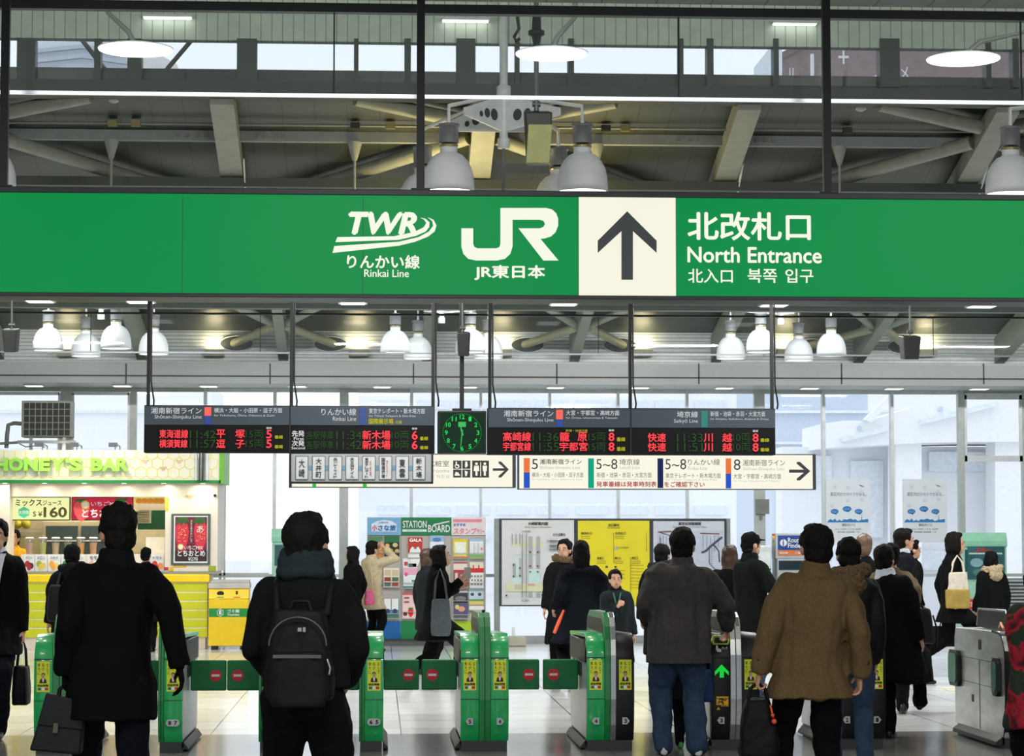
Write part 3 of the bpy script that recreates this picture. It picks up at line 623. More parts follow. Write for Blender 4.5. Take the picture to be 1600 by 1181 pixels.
# clock
ck = thing('hanging_clock', 'square black clock with glowing green numerals hanging between the departure boards', 'clock', W(722, 709, LY))
x0, x1, z0, z1 = box_px((684, 641.5, 760, 708.5), LY)
MB().box(x0, x1, LY, LY + 0.22, z0, z1).build('case', DKMET, ck, 0.012)
CLF = lit('clock_face', (10, 44, 26), 0.9); CLG = lit('clock_green', (28, 214, 84), 1.0)
cc = W(722, 676, LY); r0 = 31 * LY / F
MB().box(x0 + 0.02, x1 - 0.02, LY - 0.006, LY, z0 + 0.02, z1 - 0.02).build('face', CLF, ck)
nb = MB(); hd = MB()
for k in range(1, 13):
    a = pi / 2 - k * pi / 6; cx, cz = cc.x + 0.8 * r0 * cos(a), cc.z + 0.8 * r0 * sin(a); w_ = 0.05 if k > 9 else 0.03
    nb.text(str(k), (cx - w_ / 2, cx + w_ / 2, cz - 0.024, cz + 0.024), LY - 0.009, .02, world=True)
for k in range(60):
    a = k * pi / 30; q = 0.96 * r0; nb.box(cc.x + q * cos(a) - .003, cc.x + q * cos(a) + .003, LY - .009, LY - .007, cc.z + q * sin(a) - .003, cc.z + q * sin(a) + .003)
def hand(ang, ln_, w_):
    d = Vector((sin(ang), 0, cos(ang))); n_ = Vector((cos(ang), 0, -sin(ang))); c_ = Vector((cc.x, 0, cc.z))
    q = [c_ - d * 0.03 - n_ * w_, c_ + d * ln_ - n_ * w_ * .4, c_ + d * ln_ + n_ * w_ * .4, c_ - d * 0.03 + n_ * w_]
    hd.prism([(v.x, v.z) for v in q], 'y', LY - 0.013, LY - 0.010)
hand(2 * pi * 11.52 / 12, 0.11, 0.010); hand(2 * pi * 31 / 60, 0.165, 0.007); hd.pb((716, 659, 728, 667), LY - 0.011, 0.002)
nb.build('numerals', CLG, ck); hd.build('hands', lit('clock_hand', (60, 190, 90), 0.9), ck)
x = cc.x
MB().box(x - 0.023, x + 0.023, LY + 0.08, LY + 0.126, z1, 4.63).box(x - 0.1, x + 0.1, LY + 0.04, LY + 0.16, z1, z1 + 0.025).build('hanger_post', DKMET, ck)

# hanging loudspeakers
def speaker(label, b, Y, rodx, ztop, lit_face=False, tilt=0):
    x0, x1, z0, z1 = box_px(b, Y); t = thing('hanging_speaker', label, 'speaker', ((x0 + x1) / 2, Y, z0))
    w = (x1 - x0) / 2; cx = (x0 + x1) / 2; h = z1 - z0
    body = MB().add([(cx - w * .8, Y - .05, z0), (cx + w * .8 , Y - .05, z0), (cx + w, Y - .08, z1 - h * .12), (cx - w, Y - .08, z1 - h * .12), (cx - w * .8, Y + .16, z0 + .02), (cx + w * .8, Y + .16, z0 + .02), (cx + w, Y + .16, z1), (cx - w, Y + .16, z1)],
                     [(0, 1, 2, 3), (1, 5, 6, 2), (5, 4, 7, 6), (4, 0, 3, 7), (3, 2, 6, 7), (4, 5, 1, 0)])
    body.build('cabinet', mat('speaker_black', (20, 22, 22), 0.5), t, 0.01)
    if lit_face:  # yellow-green light on the dark lower face, painted into its colour
        MB().add([(cx - w * .95 , Y - .10, z0 - .0), (cx + w * .75, Y - .10, z0 - .0), (cx + w * .98, Y - .10, z0 + h * .66), (cx - w * .8, Y - .10, z0 + h * .66), (cx - w * .95, Y - .04, z0), (cx + w * .75, Y - .04, z0), (cx + w * .98, Y - .06, z0 + h * .66), (cx - w * .8, Y - .06, z0 + h * .66)],
                 [(0, 1, 2, 3), (1, 5, 6, 2), (5, 4, 7, 6), (4, 0, 3, 7), (3, 2, 6, 7), (4, 5, 1, 0)]).build('front_grille', mat('speaker_cream', (150, 152, 96), 0.6), t, 0.004)
    rx = W(rodx, b[1], Y).x
    MB().tube([(rx, Y + .06, z1 - .02), (rx, Y + .06, ztop)], 0.018 if lit_face else 0.012, 8).tube([(rx - .03, Y + .06, z1 + .03), (rx + .03, Y + .06, z1 + .03)], .02, 8).build('hanger_pole', mat('pole_grey', (88, 94, 92), 0.4, 0.3), t)
    return t
NS = speaker('boxy hanging speaker with a cream front and black top above the arrow panel', (820, 167, 862, 258), 17.0, 839, 6.32, True)
MB().lathe((W(839, 50, 17).x, 17.06, W(839, 50, 17).z), [(.02, -.1), (.035, -.02), (.06, -.01), (.06, .02), (.035, .03), (.03, .12), (.02, .2)], 12).build('mounting_socket', DKMET, NS)
MB().tube([W(808, 25, 17), W(811, 45, 17), W(803, 58, 17), W(806, 66, 17), W(812, 60, 17)], .012, 6).build('loose_cable', DKMET, NS)
speaker('black hanging speaker at the far left below the big sign', (5, 511, 28, 551), LY, 17, 4.63)
speaker('black speaker mounted on the clock post', (714, 516, 735, 557), LY - 0.12, 723, 4.63)
speaker('black tilted hanging speaker right of the right departure board', (1409, 522, 1437, 562), LY, 1424, 4.63)

# wayfinding signs behind the boards
YS = 30.6
GTX = mat('faint_grey_ink', (176, 172, 160), 0.6); DTX = mat('dark_sign_ink', (44, 46, 48), 0.6); CRIM = lit('crimson_letters', (176, 24, 40), 0.8)
LC_O = lit('lit_orange', (240, 122, 60), .9); LC_B = lit('lit_blue', (40, 84, 200), .9); LC_G = lit('lit_teal', (0, 164, 130), .9); LC_N = lit('lit_navy', (22, 34, 84), .9)
def wsign(label, b, hang):
    t = thing('wayfinding_sign', label, 'sign', W((b[0] + b[2]) / 2, b[3], YS)); x0, x1, z0, z1 = box_px(b, YS)
    MB().box(x0, x1, YS, YS + 0.16, z0, z1).build('housing', mat('wayfinding_frame', (52, 56, 58), 0.4, 0.3), t, 0.004)
    MB().box(x0 + 0.02, x1 - 0.045, YS - 0.006, YS, z0 + 0.012, z1 - 0.012).build('lit_panel', CREAM, t)
    for px in hang:
        x = W(px, 690, YS).x; MB().box(x - .015, x + .015, YS + .06, YS + .09, z1, 4.63).build('hanger_rod', DKMET, t)
    return t
wa = wsign('cream backlit sign with toilet pictograms and a right arrow below the clock', (454, 708.5, 806, 762), (455.5, 677.5))
wb = wsign('cream backlit sign with platform numbers and coloured line bars under the right departure board', (809, 709, 1275, 765), (986.5, 1208))
def put(t, items, name, mt_):
    for q in items: MB().text(q[0], q[1], YS - 0.009, q[2] if len(q) > 2 else 0).build(name, mt_, t)
put(wa, [('化粧室', (668, 719.5, 702, 729), .0)], 'lettering', DTX)
put(wa, [('Restrooms', (660, 732, 702, 738)), ('厕所 화장실', (664, 742, 702, 747))], 'small_lettering', GTX)
pw = MB()
for b in ((708, 719.5, 721, 732.4), (722.4, 719.5, 735, 732.4), (708, 733.4, 721, 746), (722.4, 733.4, 735, 746), (737.8, 719.5, 764, 746)): MB().pb(b, YS - 0.010, 0.003).build('pictogram_tile', DTX, wa)
for cx in (744.5, 757.5):
    c = W(cx, 724.5, YS); r_ = .018; pw.disc((c.x, c.z), r_, YS - .013, .002, 10)
    pw.ppoly([(cx - 3.6, 727.5), (cx + 3.6, 727.5), (cx + (4.4 if cx < 750 else 3), 736), (cx + 1.6, 736), (cx + 1.6, 743), (cx - 1.6, 743), (cx - 1.6, 736), (cx - (4.4 if cx < 750 else 3), 736)], YS - .013, .002)
pw.pb((750.4, 722, 751.6, 744), YS - .013, .002)
c = W(714, 728, YS); pw.tube([(c.x + .025 * cos(q / 10 * 5 + 2.2), YS - .012, c.z + .025 * sin(q / 10 * 5 + 2.2)) for q in range(11)], .005, 5)
pw.ppoly([(712, 721), (714, 721), (714, 725), (717, 726), (718, 730), (716, 730), (715.5, 727.5), (712, 727)], YS - .013, .002)
pw.ppoly([(727, 721), (730, 721), (731, 728), (727.5, 731), (726.4, 728)], YS - .013, .002).ppoly([(710, 743), (712, 737), (716, 738), (719, 743)], YS - .013, .002).ppoly([(726, 735), (731, 737), (729, 744), (727, 744)], YS - .013, .002)
pw.build('pictogram_figure', CREAM, wa)
MB().ppoly([(770, 731.5), (788, 731.5), (779, 723.5), (779, 721), (783, 721), (795, 733.4), (783, 746), (779, 746), (779, 743.5), (788, 735.5), (770, 735.5)], YS - .012, .004).build('arrow', DTX, wa)
for b in ((488, 753, 494, 761), (567, 753, 573, 761)): MB().pb(b, YS - .012, .004).build('line_colour_bar', lit('lit_lime', (40, 190, 60), .9), wa)
put(wb, [('5', (831, 717, 840.6, 733)), ('湘南新宿ライン', (843.6, 717, 908.8, 725.4), .012), ('横浜・大船・小田原・逗子方面', (831, 738, 911.5, 745.6)), ('5~8', (931.6, 717, 964.6, 733)), ('埼京線', (967.7, 717, 999.5, 726.6)), ('新宿・池袋・赤羽・大宮方面', (932.4, 738, 1018, 746)),
         ('5~8', (1039.4, 717, 1072.3, 733.3)), ('りんかい線', (1075, 717, 1124.7, 727)), ('東京テレポート・新木場方面', (1040, 739, 1126, 747)), ('8', (1146.5, 717.5, 1157, 734.3)), ('湘南新宿ライン', (1160.7, 718, 1226.6, 728)), ('大宮・宇都宮・高崎方面', (1146, 740, 1220.4, 748))], 'lettering', DTX)
put(wb, [('Shōnan-Shinjuku Line', (843.6, 728, 906.4, 734)), ('for Yokohama, Ōfuna, Odawara & Zushi', (831, 747, 910, 750.5)), ('Saikyō Line', (967.7, 728, 999.5, 734)), ('for Shinjuku, Ikebukuro, Akabane & Ōmiya', (932.4, 747.4, 1018, 750.6)), ('Rinkai Line', (1075, 729, 1105, 734)), ('for Tōkyō Teleport & Shin-Kiba', (1040, 748, 1120, 751.4)), ('Shōnan-Shinjuku Line', (1160.7, 730, 1226, 736)), ('for Ōmiya, Utsunomiya & Takasaki', (1146, 749.5, 1218, 753))], 'small_lettering', GTX)
put(wb, [('発車番線は発車時刻表', (931.6, 752, 1026, 760.7), .02), ('をご確認下さい', (1038, 752.4, 1101, 761), .02)], 'red_lettering', CRIM)
for b, m_ in (((818.4, 715.5, 827.8, 738), LC_O), ((818.4, 738, 827.8, 762.5), LC_B), ((919, 716, 928, 762.5), LC_G), ((1027.4, 716, 1036.3, 762.5), LC_N), ((1134, 716, 1142.5, 740), LC_O), ((1134, 740, 1142.5, 763), LC_B)):
    MB().pb(b, YS - 0.011, 0.004).build('line_colour_bar', m_, wb)
MB().ppoly([(1233, 733.5), (1256, 733.5), (1245, 724.5), (1245, 721.5), (1250, 721.5), (1266, 736), (1250, 750.5), (1245, 750.5), (1245, 747.5), (1256, 738.5), (1233, 738.5)], YS - .012, .004).build('arrow', DTX, wb)

# ------------------------------------------------------------------ bell lamps, and glowing shapes for lamp reflections
BELL = mat('bell_enamel', (224, 226, 232), 0.45, var=0.03); BAL = mat('ballast_grey', (118, 120, 124), 0.5, var=0.12)
def bell(t, c, k=1.0):
    c = Vector(c); m = MB()
    m.lathe(c, [(r * k, z * k) for r, z in ((.196, .004), (.205, 0), (.207, .05), (.202, .12), (.186, .19), (.155, .25), (.115, .295), (.08, .312), (.07, .318), (.07, .365))], 28, cap=False)
    s = m.build('lamp_shade', BELL, t)
    MB().lathe(c, [(.19 * k, .012 * k), (.19 * k, .02 * k)], 24).build('lens', LAMP, s)
    MB().lathe(c, [(.03 * k, .355 * k), (.075 * k, .36 * k), (.075 * k, .38 * k), (.04 * k, .39 * k)], 16).build('clamp_ring', mat('brass_clamp', (170, 160, 120), 0.3, 0.7), s)
    MB().lathe(c, [(.078 * k, .395 * k), (.078 * k, .53 * k), (.086 * k, .53 * k), (.086 * k, .55 * k), (.02 * k, .56 * k)], 20).build('ballast', BAL, t)
def pz(px, py, z):
    d = FWD + RGT * ((px - CX) / F) + UPV * ((CY - py) / F); q = (z - EYE) / d.z; return Vector((d.x * q, d.y * q, z))
def cluster(label, bells, z, hub, ztop, power, full=True, glow=0):
    t = thing('pendant_light_cluster', label, 'pendant light', (hub[0], hub[1], z), 'bell lamp clusters')
    hub = Vector(hub)
    MB().tube([(hub.x, hub.y, ztop), (hub.x, hub.y, z + .52)], .035, 12).lathe((hub.x, hub.y, z + .88), [(.04, 0), (.06, .01), (.06, .1), (.04, .11)], 14).lathe((hub.x, hub.y, z + .46), [(.05, 0), (.05, .08)], 14).build('post', WHT, t)
    for c in bells:
        bell(t, c)
        d = Vector((c.x - hub.x, c.y - hub.y, 0)); L_ = d.length; d.normalize(); n_ = Vector((-d.y, d.x, 0)) * .012
        if full:
            P = lambda s_, zz: Vector((hub.x, hub.y, z)) + d * s_ + Vector((0, 0, zz))
            out = [P(.03, .60), P(L_ * .72, .66), P(L_ * .72, .72), P(.03, .90)]
            a = MB().add([v + n_ for v in out] + [v - n_ for v in out], [(0, 1, 2, 3), (7, 6, 5, 4), (0, 4, 5, 1), (1, 5, 6, 2), (2, 6, 7, 3), (3, 7, 4, 0)])
            ao = a.build('arm_plate', WHT, t)
            h = MB()
            for s_, r_ in ((.16, .05), (.29, .04), (.40, .025)):
                cc_ = P(L_ * s_ + .03, .72 if s_ < .3 else .70)
                for sg_ in (-1, 1):
                    cq = cc_ + n_ * sg_ * 1.08; ring = [cq + d * (r_ * cos(2 * pi * k / 18)) + Vector((0, 0, r_ * sin(2 * pi * k / 18))) for k in range(18)]
                    h.add(ring, [tuple(range(18))])
            h.build('lightening_hole', mat('hole_shade', (70, 74, 70), 0.7), ao)
        MB().tube([Vector((hub.x, hub.y, z + .86)) + d * .2, Vector((c.x, c.y, z + .70)) - d * .0, Vector((c.x, c.y, z + .55))], .016, 8).build('arm_tube', WHT, t)
    for c in bells:
        l = bpy.data.lights.new('bell_bulb', 'SPOT'); l.energy = power; l.spot_size = R(120); l.spot_blend = .6; l.color = (1, .98, .93); l.shadow_soft_size = .15
        o = bpy.data.objects.new('bell_bulb', l); COL.objects.link(o); o.location = (c.x, c.y, c.z - .01)
    return t
ZN = 4.42
nb_ = [pz(701, 300, ZN), pz(910, 300.5, ZN), W(661, 0, 20.0), W(872, 0, 20.0)]
nb_ = [Vector((v.x, v.y, ZN)) for v in nb_]
CN = cluster('near white cluster of bell lamps above the big green sign', nb_, ZN, (W(787, 180, 19.5).x, 19.5, ZN), 6.3, 60)
cr_ = [pz(1580, 304, ZN), Vector((W(1760, 300, 19).x, 19.05, ZN)), Vector((W(1650, 300, 20).x, 20.0, ZN)), Vector((W(1800, 300, 20).x, 20.0, ZN))]
cluster('white bell lamp cluster at the right end of the big sign, cut by the frame', cr_, ZN, (W(1690, 180, 19.5).x, 19.5, ZN), 6.3, 60)
cl_ = [pz(-16, 296, ZN), Vector((W(-190, 296, 19).x, 19.05, ZN)), Vector((W(-80, 300, 20).x, 20.0, ZN)), Vector((W(-230, 300, 20).x, 20.0, ZN))]
cluster('white bell lamp cluster at the left end of the big sign, only a sliver seen', cl_, ZN, (W(-120, 180, 19.5).x, 19.5, ZN), 6.3, 60)
ZF = 4.18
for lab, pts, hx in (('left far cluster of four bell lamps above the juice bar', ((75, 548), (134, 557), (181, 545), (240, 554)), 158), ('middle far cluster of four bell lamps behind the clock post', ((617.5, 552), (653, 561), (735, 551), (763, 560)), 690), ('right far cluster of four bell lamps above the right departure board', ((1142, 561), (1189, 551), (1248, 564), (1299, 556)), 1220)):
    bs = [pz(x, y, ZF) for x, y in pts]
    h = W(hx, 500, sum(v.y for v in bs) / 4)
    cluster(lab, bs, ZF, (h.x, h.y, ZF), fz(h.y) + .48, 40, full=True)
for ux in (672, 900):
    l = bpy.data.lights.new('warm_uplight_bulb', 'SPOT'); l.energy = 105; l.color = (1, .74, .27); l.spot_size = R(160); l.spot_blend = 1; l.shadow_soft_size = .08
    o = bpy.data.objects.new('warm_uplight_bulb', l); COL.objects.link(o); o.location = (W(ux, 180, 20.4).x, 20.45, 4.0); o.rotation_euler = (pi, 0, 0)
    MB().lathe((W(ux, 180, 20.4).x, 20.45, 3.86), [(.04, 0), (.07, .1), (.07, .12)], 14).tube([(W(ux, 180, 20.4).x, 20.45, 3.9), (W(787, 180, 19.5).x, 19.6, 4.4), (W(787, 180, 19.5).x, 19.5, 4.95)], .014, 8).build('uplight', BAL, CN)

for px, py, w_, lab, sx, sy in ((212, 77, 118, 'left glowing disc lamp seen through the near smoke barrier', 170, 22), (862, 84, 116, 'middle glowing disc lamp above the boxy speaker', 897, 30), (1505, 92, 118, 'right glowing disc lamp seen through the near smoke barrier', 1600, 52)):
    Y = 16.0; p = W(px, py, Y); r = w_ / 2 * Y / F  # glowing disc added in place of a lamp mirrored in the glass
    t = thing('disc_lamp', lab, 'ceiling lamp', (p.x, Y, p.z))
    MB().lathe(p, [(r, 0), (r, .006), (r * .85, .016), (.05, .03)], 36).build('lamp_body', WHT, t)
    MB().lathe(p + Vector((0, 0, -.006)), [(r * .98, 0), (r * .98, .006)], 36).build('diffuser', LAMP, t)
    q = W(sx, sy, Y + .15)
    MB().tube([p + Vector((0, 0, .02)), Vector((q.x * .25 + p.x * .75, Y, p.z + .12)), Vector((q.x, Y + .1, q.z)), Vector((q.x + (q.x - p.x) * .3, Y + .2, 6.31))], .018, 8).build('stem', GREY, t)
for i, (a, b, y) in enumerate(((222, 300, 25), (690, 765, 30), (1208, 1278, 35))):  # glowing strips put in for reflections of strip lamps
    x0, x1, z0, z1 = box_px((a, y - 3, b, y + 3), 19.5)
    t = thing('strip_light', 'thin strip light under the high ceiling, ' + ('left', 'middle', 'right')[i] + ' one of three', 'ceiling light', ((x0 + x1) / 2, 19.2, z0), 'strip lights at the clerestory')
    MB().box(x0, x1, 19.5, 19.6, z0 + .012, z1).build('housing', WHT, t); MB().box(x0 + .01, x1 - .01, 19.51, 19.58, z0 + .004, z0 + .012).build('diffuser', LAMP, t)
# ------------------------------------------------------------------ ticket gates
GZ = 18.40
GR = mat('gate_green', (8, 170, 90), 0.3, coat=0.5, var=0.04); GRD = mat('gate_dark_green', (0, 122, 54), 0.3, coat=0.3, var=0.04)
GBK = mat('gate_black', (20, 22, 23), 0.42, spec=.3); SIDE = mat('gate_side_grey', (176, 180, 182), 0.35, 0.3); GLS = mat('gate_dark_glass', (14, 20, 24), 0.45, spec=.2)
PLN = mat('plinth_dark', (24, 26, 27), 0.4); LIME = mat('sticker_lime', (222, 232, 40), 0.5, var=0.02); BADGE = mat('badge_grey', (186, 190, 192), 0.4, var=0.02)
FLAP = mat('flap_green', (0, 114, 62), 0.6, var=0.10, scale=14, bump=0.15); NOE = mat('no_entry_red', (206, 24, 44), 0.5, var=0.02); YELS = mat('sign_yellow', (240, 186, 24), 0.5); LIMEG = mat('reader_lime', (190, 226, 40), 0.4); SKIN = mat('skin', (196, 150, 122), 0.55, var=0.05, scale=30)
LITGRN = lit('arrow_green', (20, 200, 60), 1.0)
def gx(px): return W(px, 1060, GZ).x
PROF = [(.07, .08), (.035, .16), (.012, .28), (0, .42), (0, .68), (.015, .76), (.05, .83), (.11, .885), (.18, .905)]
def strip(x0, x1, prof, t, back, zend):
    """curved cover: outer profile (depth behind the front plane, height) with thickness t, running back along the top"""
    out = [(GZ + a, b) for a, b in prof] + [(GZ + back, zend)]
    inn = []
    for i, (y, z) in enumerate(out):
        a = Vector(out[max(i - 1, 0)]); b = Vector(out[min(i + 1, len(out) - 1)]); d = (b - a).normalized(); inn.append((y + d.y * t, z - d.x * t))
    n = len(out); vs = [(x0, y, z) for y, z in out] + [(x1, y, z) for y, z in out] + [(x0, y, z) for y, z in inn] + [(x1, y, z) for y, z in inn]
    fs = []
    for i in range(n - 1): fs += [(i, i + 1, n + i + 1, n + i), (2 * n + i, 3 * n + i, 3 * n + i + 1, 2 * n + i + 1), (i, 2 * n + i, 2 * n + i + 1, i + 1), (n + i, n + i + 1, 3 * n + i + 1, 3 * n + i)]
    fs += [(0, n, 3 * n, 2 * n), (n - 1, 2 * n + n - 1, 3 * n + n - 1, 2 * n - 1)]
    return MB().add(vs, fs, True)
def sticker(par, x0, x1):
    """lime advertisement: three lines of vertical text, a student in a dark jacket, a bold name and a tricolour strip"""
    y = GZ - 0.004; c = (x0 + x1) / 2; w = (x1 - x0) * .70; a, b = c - w / 2, c + w / 2; z0, z1 = .474, .706
    s = MB().box(a, b, y, y + .003, z0, z1).build('advert_sticker', LIME, par)
    t = MB(); q = w / 3
    t.vtext('なんで', (b - q * .78, b - q * .2, z1 - .105, z1 - .012), y - .002, .0, True).vtext('私が', (c - q * .3, c + q * .3, z1 - .075, z1 - .012), y - .002, .0, True).vtext('東大に', (a + q * .2, a + q * .8, z1 - .105, z1 - .012), y - .002, .0, True)
    t.text('四谷学院', (a + .008, b - .008, z0 + .038, z0 + .058), y - .002, .04, world=True)
    t.build('lettering', INK, s)
    MB().prism([(c - .027, z0 + .066), (c + .027, z0 + .066), (c + .024, z0 + .092), (c + .01, z0 + .103), (c - .01, z0 + .103), (c - .024, z0 + .092)], 'y', y - .002, y).build('printed_jacket', mat('printed_maroon', (60, 24, 34), .6), s)
    MB().disc((c, z0 + .12), .0125, y - .0025, .002, 14, .017).build('printed_face', SKIN, s)
    MB().disc((c, z0 + .131), .015, y - .002, .0015, 14, .014).build('printed_hair', INK, s)
    MB().prism([(c - .006, z0 + .082), (c, z0 + .070), (c + .006, z0 + .082), (c + .008, z0 + .103), (c - .008, z0 + .103)], 'y', y - .0028, y).build('printed_collar', WHT, s)
    u = (b - a - .02) / 3
    for i, cc in enumerate(((0, 110, 120), (240, 240, 240), (200, 40, 50))):
        MB().box(a + .01 + i * u, a + .01 + (i + 1) * u, y - .002, y, z0 + .012, z0 + .032).build('printed_strip', mat('strip_%d' % (i + 1), cc, .5), s)
    return s
def badge(par, x, txt, side=0):
    y = GZ + .018; z = .235; w = .024; pts = [(x - w, z - .026), (x + w, z - .026), (x + w, z + .026), (x - w, z + .026)]
    if len(txt) == 2: pts = [(x - .05 + .016, z - .026), (x + .034, z - .026), (x + .05, z - .012), (x + .05, z + .012), (x + .034, z + .026), (x - .034, z + .026), (x - .05, z + .012), (x - .05, z - .012)]
    elif side > 0: pts = [(x - w, z - .026), (x + .012, z - .026), (x + w + .008, z), (x + .012, z + .026), (x - w, z + .026)]
    elif side < 0: pts = [(x + w, z - .026), (x - .012, z - .026), (x - w - .008, z), (x - .012, z + .026), (x + w, z + .026)]
    b = MB().prism(pts, 'y', y - .03, y + .004).build('number_badge', BADGE, par)
    t = MB()
    if len(txt) == 2:
        t.text(txt[0], (x - .034, x - .010, z - .016, z + .016), y - .032, .04, world=True).text(txt[1], (x + .012, x + .034, z - .016, z + .016), y - .032, .04, world=True)
    else: t.text(txt, (x - .011, x + .011, z - .017, z + .017), y - .032, .04, world=True)
    t.build('numeral', INK, b)
def flap(t, x0, x1, inner, sign=True):
    """padded barrier panel from the gate body into the lane; inner = +1 when its free end is at x1"""
    y = 19.15; z0, z1 = .43, .672
    f = MB(); n = 8
    f.box(x0, x1, y, y + .045, z0, z1)
    fo = f.build('barrier_flap', FLAP, t, 0.012, 3)
    if sign:
        c = (x1 - .085 if inner > 0 else x0 + .085, (z0 + z1) / 2)
        so = MB().disc(c, .047, y - .004, .004, 28).build('no_entry_sign', NOE, fo)
        MB().box(c[0] - .032, c[0] + .032, y - .007, y - .004, c[1] - .009, c[1] + .009).build('white_bar', WHT, fo)
    return fo
def half(t, x0, x1, m_, num, side, stick=True, facing=0, reader=False):
    body = strip(x0, x1, PROF, .03, 1.62, .87).build('front_cover', m_, t, 0.003)
    MB().box(x0 - .001, x1 + .001, GZ - .003, GZ + .02, .403, .407).box(x0 - .001, x1 + .001, GZ - .003, GZ + .02, .720, .725).build('cover_seam', DKMET, body)
    if stick: sticker(body, x0, x1)
    if num: badge(body, (x0 + x1) / 2, num, side)
    return body
def core(t, x0, x1, left_vis):
    MB().box(x0 + .004, x1 - .004, GZ + .13, GZ + 1.6, .09, .84).build('side_panel', SIDE, t, 0.004)
    xs = x0 if left_vis else x1; sg_ = -1 if left_vis else 1
    p = MB().prism([(GZ + .10, .68), (GZ + 1.55, .66), (GZ + 1.55, .83), (GZ + .22, .845), (GZ + .10, .78)], 'x', xs - .006, xs + .006).build('reader_panel', GLS, t)
    d = MB()
    for q in range(5): d.box(xs + sg_ * .002, xs + sg_ * .009, GZ + .5 + q * .16, GZ + .58 + q * .16, .55, .66)
    d.build('sensor_window', mat('sensor_window_black', (10, 12, 14), .1), t)
    # sloping kick plate along the base
    MB().prism([(xs, .02), (xs + sg_ * .04, .012), (xs + sg_ * .036, .03), (xs, .075)], 'y', GZ + .15, GZ + 1.55).build('kick_plate', mat('kick_steel', (36, 39, 39), .45, .3), t, .004)
    MB().box(x0 + .01, x1 - .01, GZ + .075, GZ + 1.58, 0, .085).build('plinth', PLN, t)
FIN = [(.06, .08), (.02, .2), (-.006, .4), (-.006, .74), (.015, .86), (.06, .96), (.13, 1.03), (.22, 1.065), (1.35, 1.05), (1.52, 1.0), (1.6, .88)]
def fin(t, x0, x1, m_, halves=2):
    pts = [(GZ + a, b) for a, b in FIN] + [(GZ + 1.6, .1)]
    w = (x1 - x0) / halves
    for i in range(halves):
        mm = m_[i] if isinstance(m_, (list, tuple)) else m_
        MB().prism(pts, 'x', x0 + i * w + .0008, x0 + (i + 1) * w - .0008).build('centre_fin', mm, t, 0.003)
    ins = [(GZ + a + .06 + (0.0), b - .05) for a, b in FIN[4:10]] + [(GZ + 1.5, .9), (GZ + .12, .9)]
    MB().prism(ins, 'x', x0 - .002, x1 + .002).build('reader_inset', GLS, t)
    MB().box((x0 + x1) / 2 - .012, (x0 + x1) / 2 + .012, GZ + .26, GZ + .29, 1.06, 1.085).build('sensor_knob', DKMET, t)
def gate(label, pxs, kind, nums, flaps, left_vis):
    """pxs: photo x of left edge, fin left, fin right, right edge on the front plane (equal pair = that half is missing)"""
    a, b, c, d = [gx(p) for p in pxs]
    t = thing('ticket_gate', label, 'ticket gate', ((a + d) / 2, GZ + .8, 0), 'row of automatic ticket gates')
    core(t, a, d, left_vis)
    ml, mr, mf = kind
    if b > a: half(t, a, b, ml, nums[0], -1)
    if d > c: half(t, c, d, mr, nums[1], 1)
    fin(t, b, c, mf)
    for side in flaps:
        if side == 'R': flap(t, d + .004, d + .288, 1)
        if side == 'L': flap(t, a - .288, a - .004, -1)
    return t
STF = STEEL
g9 = gate('leftmost green ticket gate, behind the man with the briefcase', (53, 82, 104, 128), (GR, GR, (GRD, GRD)), ('', ''), 'R', False)
g8 = gate('green ticket gate numbered 8 and 7', (247, 247, 256, 285), (GR, GR, (GRD, GRD)), ('', '87'), 'LR', False)
g7 = gate('green ticket gate hidden behind the man with the backpack', (404, 404, 413, 442), (GR, GR, (GRD, GRD)), ('', '76'), 'LR', False)
g6 = gate('green ticket gate numbered 6 and 5', (561, 561, 570, 599), (GR, GR, (GRD, GRD)), ('', '65'), 'LR', False)
g5 = gate('wide green ticket gate numbered 5 and 4 with a double fin', (720, 748.5, 767, 795), (GR, GR, (GRD, GRD)), ('5', '4'), 'LR', True)
g4 = gate('half green, half black ticket gate numbered 4 and 3', (917, 945, 963, 991), (GR, GBK, (GRD, STF)), ('4', '3'), 'L', True)
g3 = gate('black ticket gate numbered 3 with a lime rimmed reader and a green arrow', (1112, 1141, 1159, 1187), (GBK, GBK, (STF, STF)), ('3', '2'), '', True)
g2 = gate('black ticket gate numbered 1 between the brown coat and the open lane', (1308, 1337, 1355, 1384), (GBK, GBK, (STF, STF)), ('2', '1'), '', True)
# lime rimmed touch reader, pointing hand, arrow and running man plate on the numbered 3 gate
xc = gx(1127); f3 = [c for c in g3.children if c.name.startswith('front_cover')][0]
for ch in list(f3.children):
    if ch.name.startswith('advert_sticker') and Vector(ch.data.vertices[0].co).x + g3.location.x < gx(1150):
        for q in list(ch.children): bpy.data.objects.remove(q)
        bpy.data.objects.remove(ch)
def gp(pts): return [(gx(px), W(px, py, GZ).z) for px, py in pts]
rd_ = MB().prism(gp([(1112.5, 1001), (1115, 993), (1138, 993), (1140.5, 1001), (1138, 1007), (1115, 1007)]), 'y', GZ - .006, GZ + .05).build('card_reader', LIMEG, g3)
MB().prism(gp([(1116, 1001), (1117.5, 995.5), (1136, 995.5), (1137.5, 1001), (1136, 1004.5), (1117, 1004.5)]), 'y', GZ - .010, GZ + .0).build('touch_pad', GBK, rd_)
MB().prism(gp([(1119, 1008), (1121.5, 1008), (1122.5, 1013), (1127, 1014), (1127, 1018.5), (1121, 1018.5), (1118.5, 1014)]), 'y', GZ - .004, GZ + .01).text('タッチ', (xc + .005, xc + .05, W(1120, 1015, GZ).z, W(1120, 1010, GZ).z), GZ - .005, .02, world=True).build('touch_mark', WHT, g3)
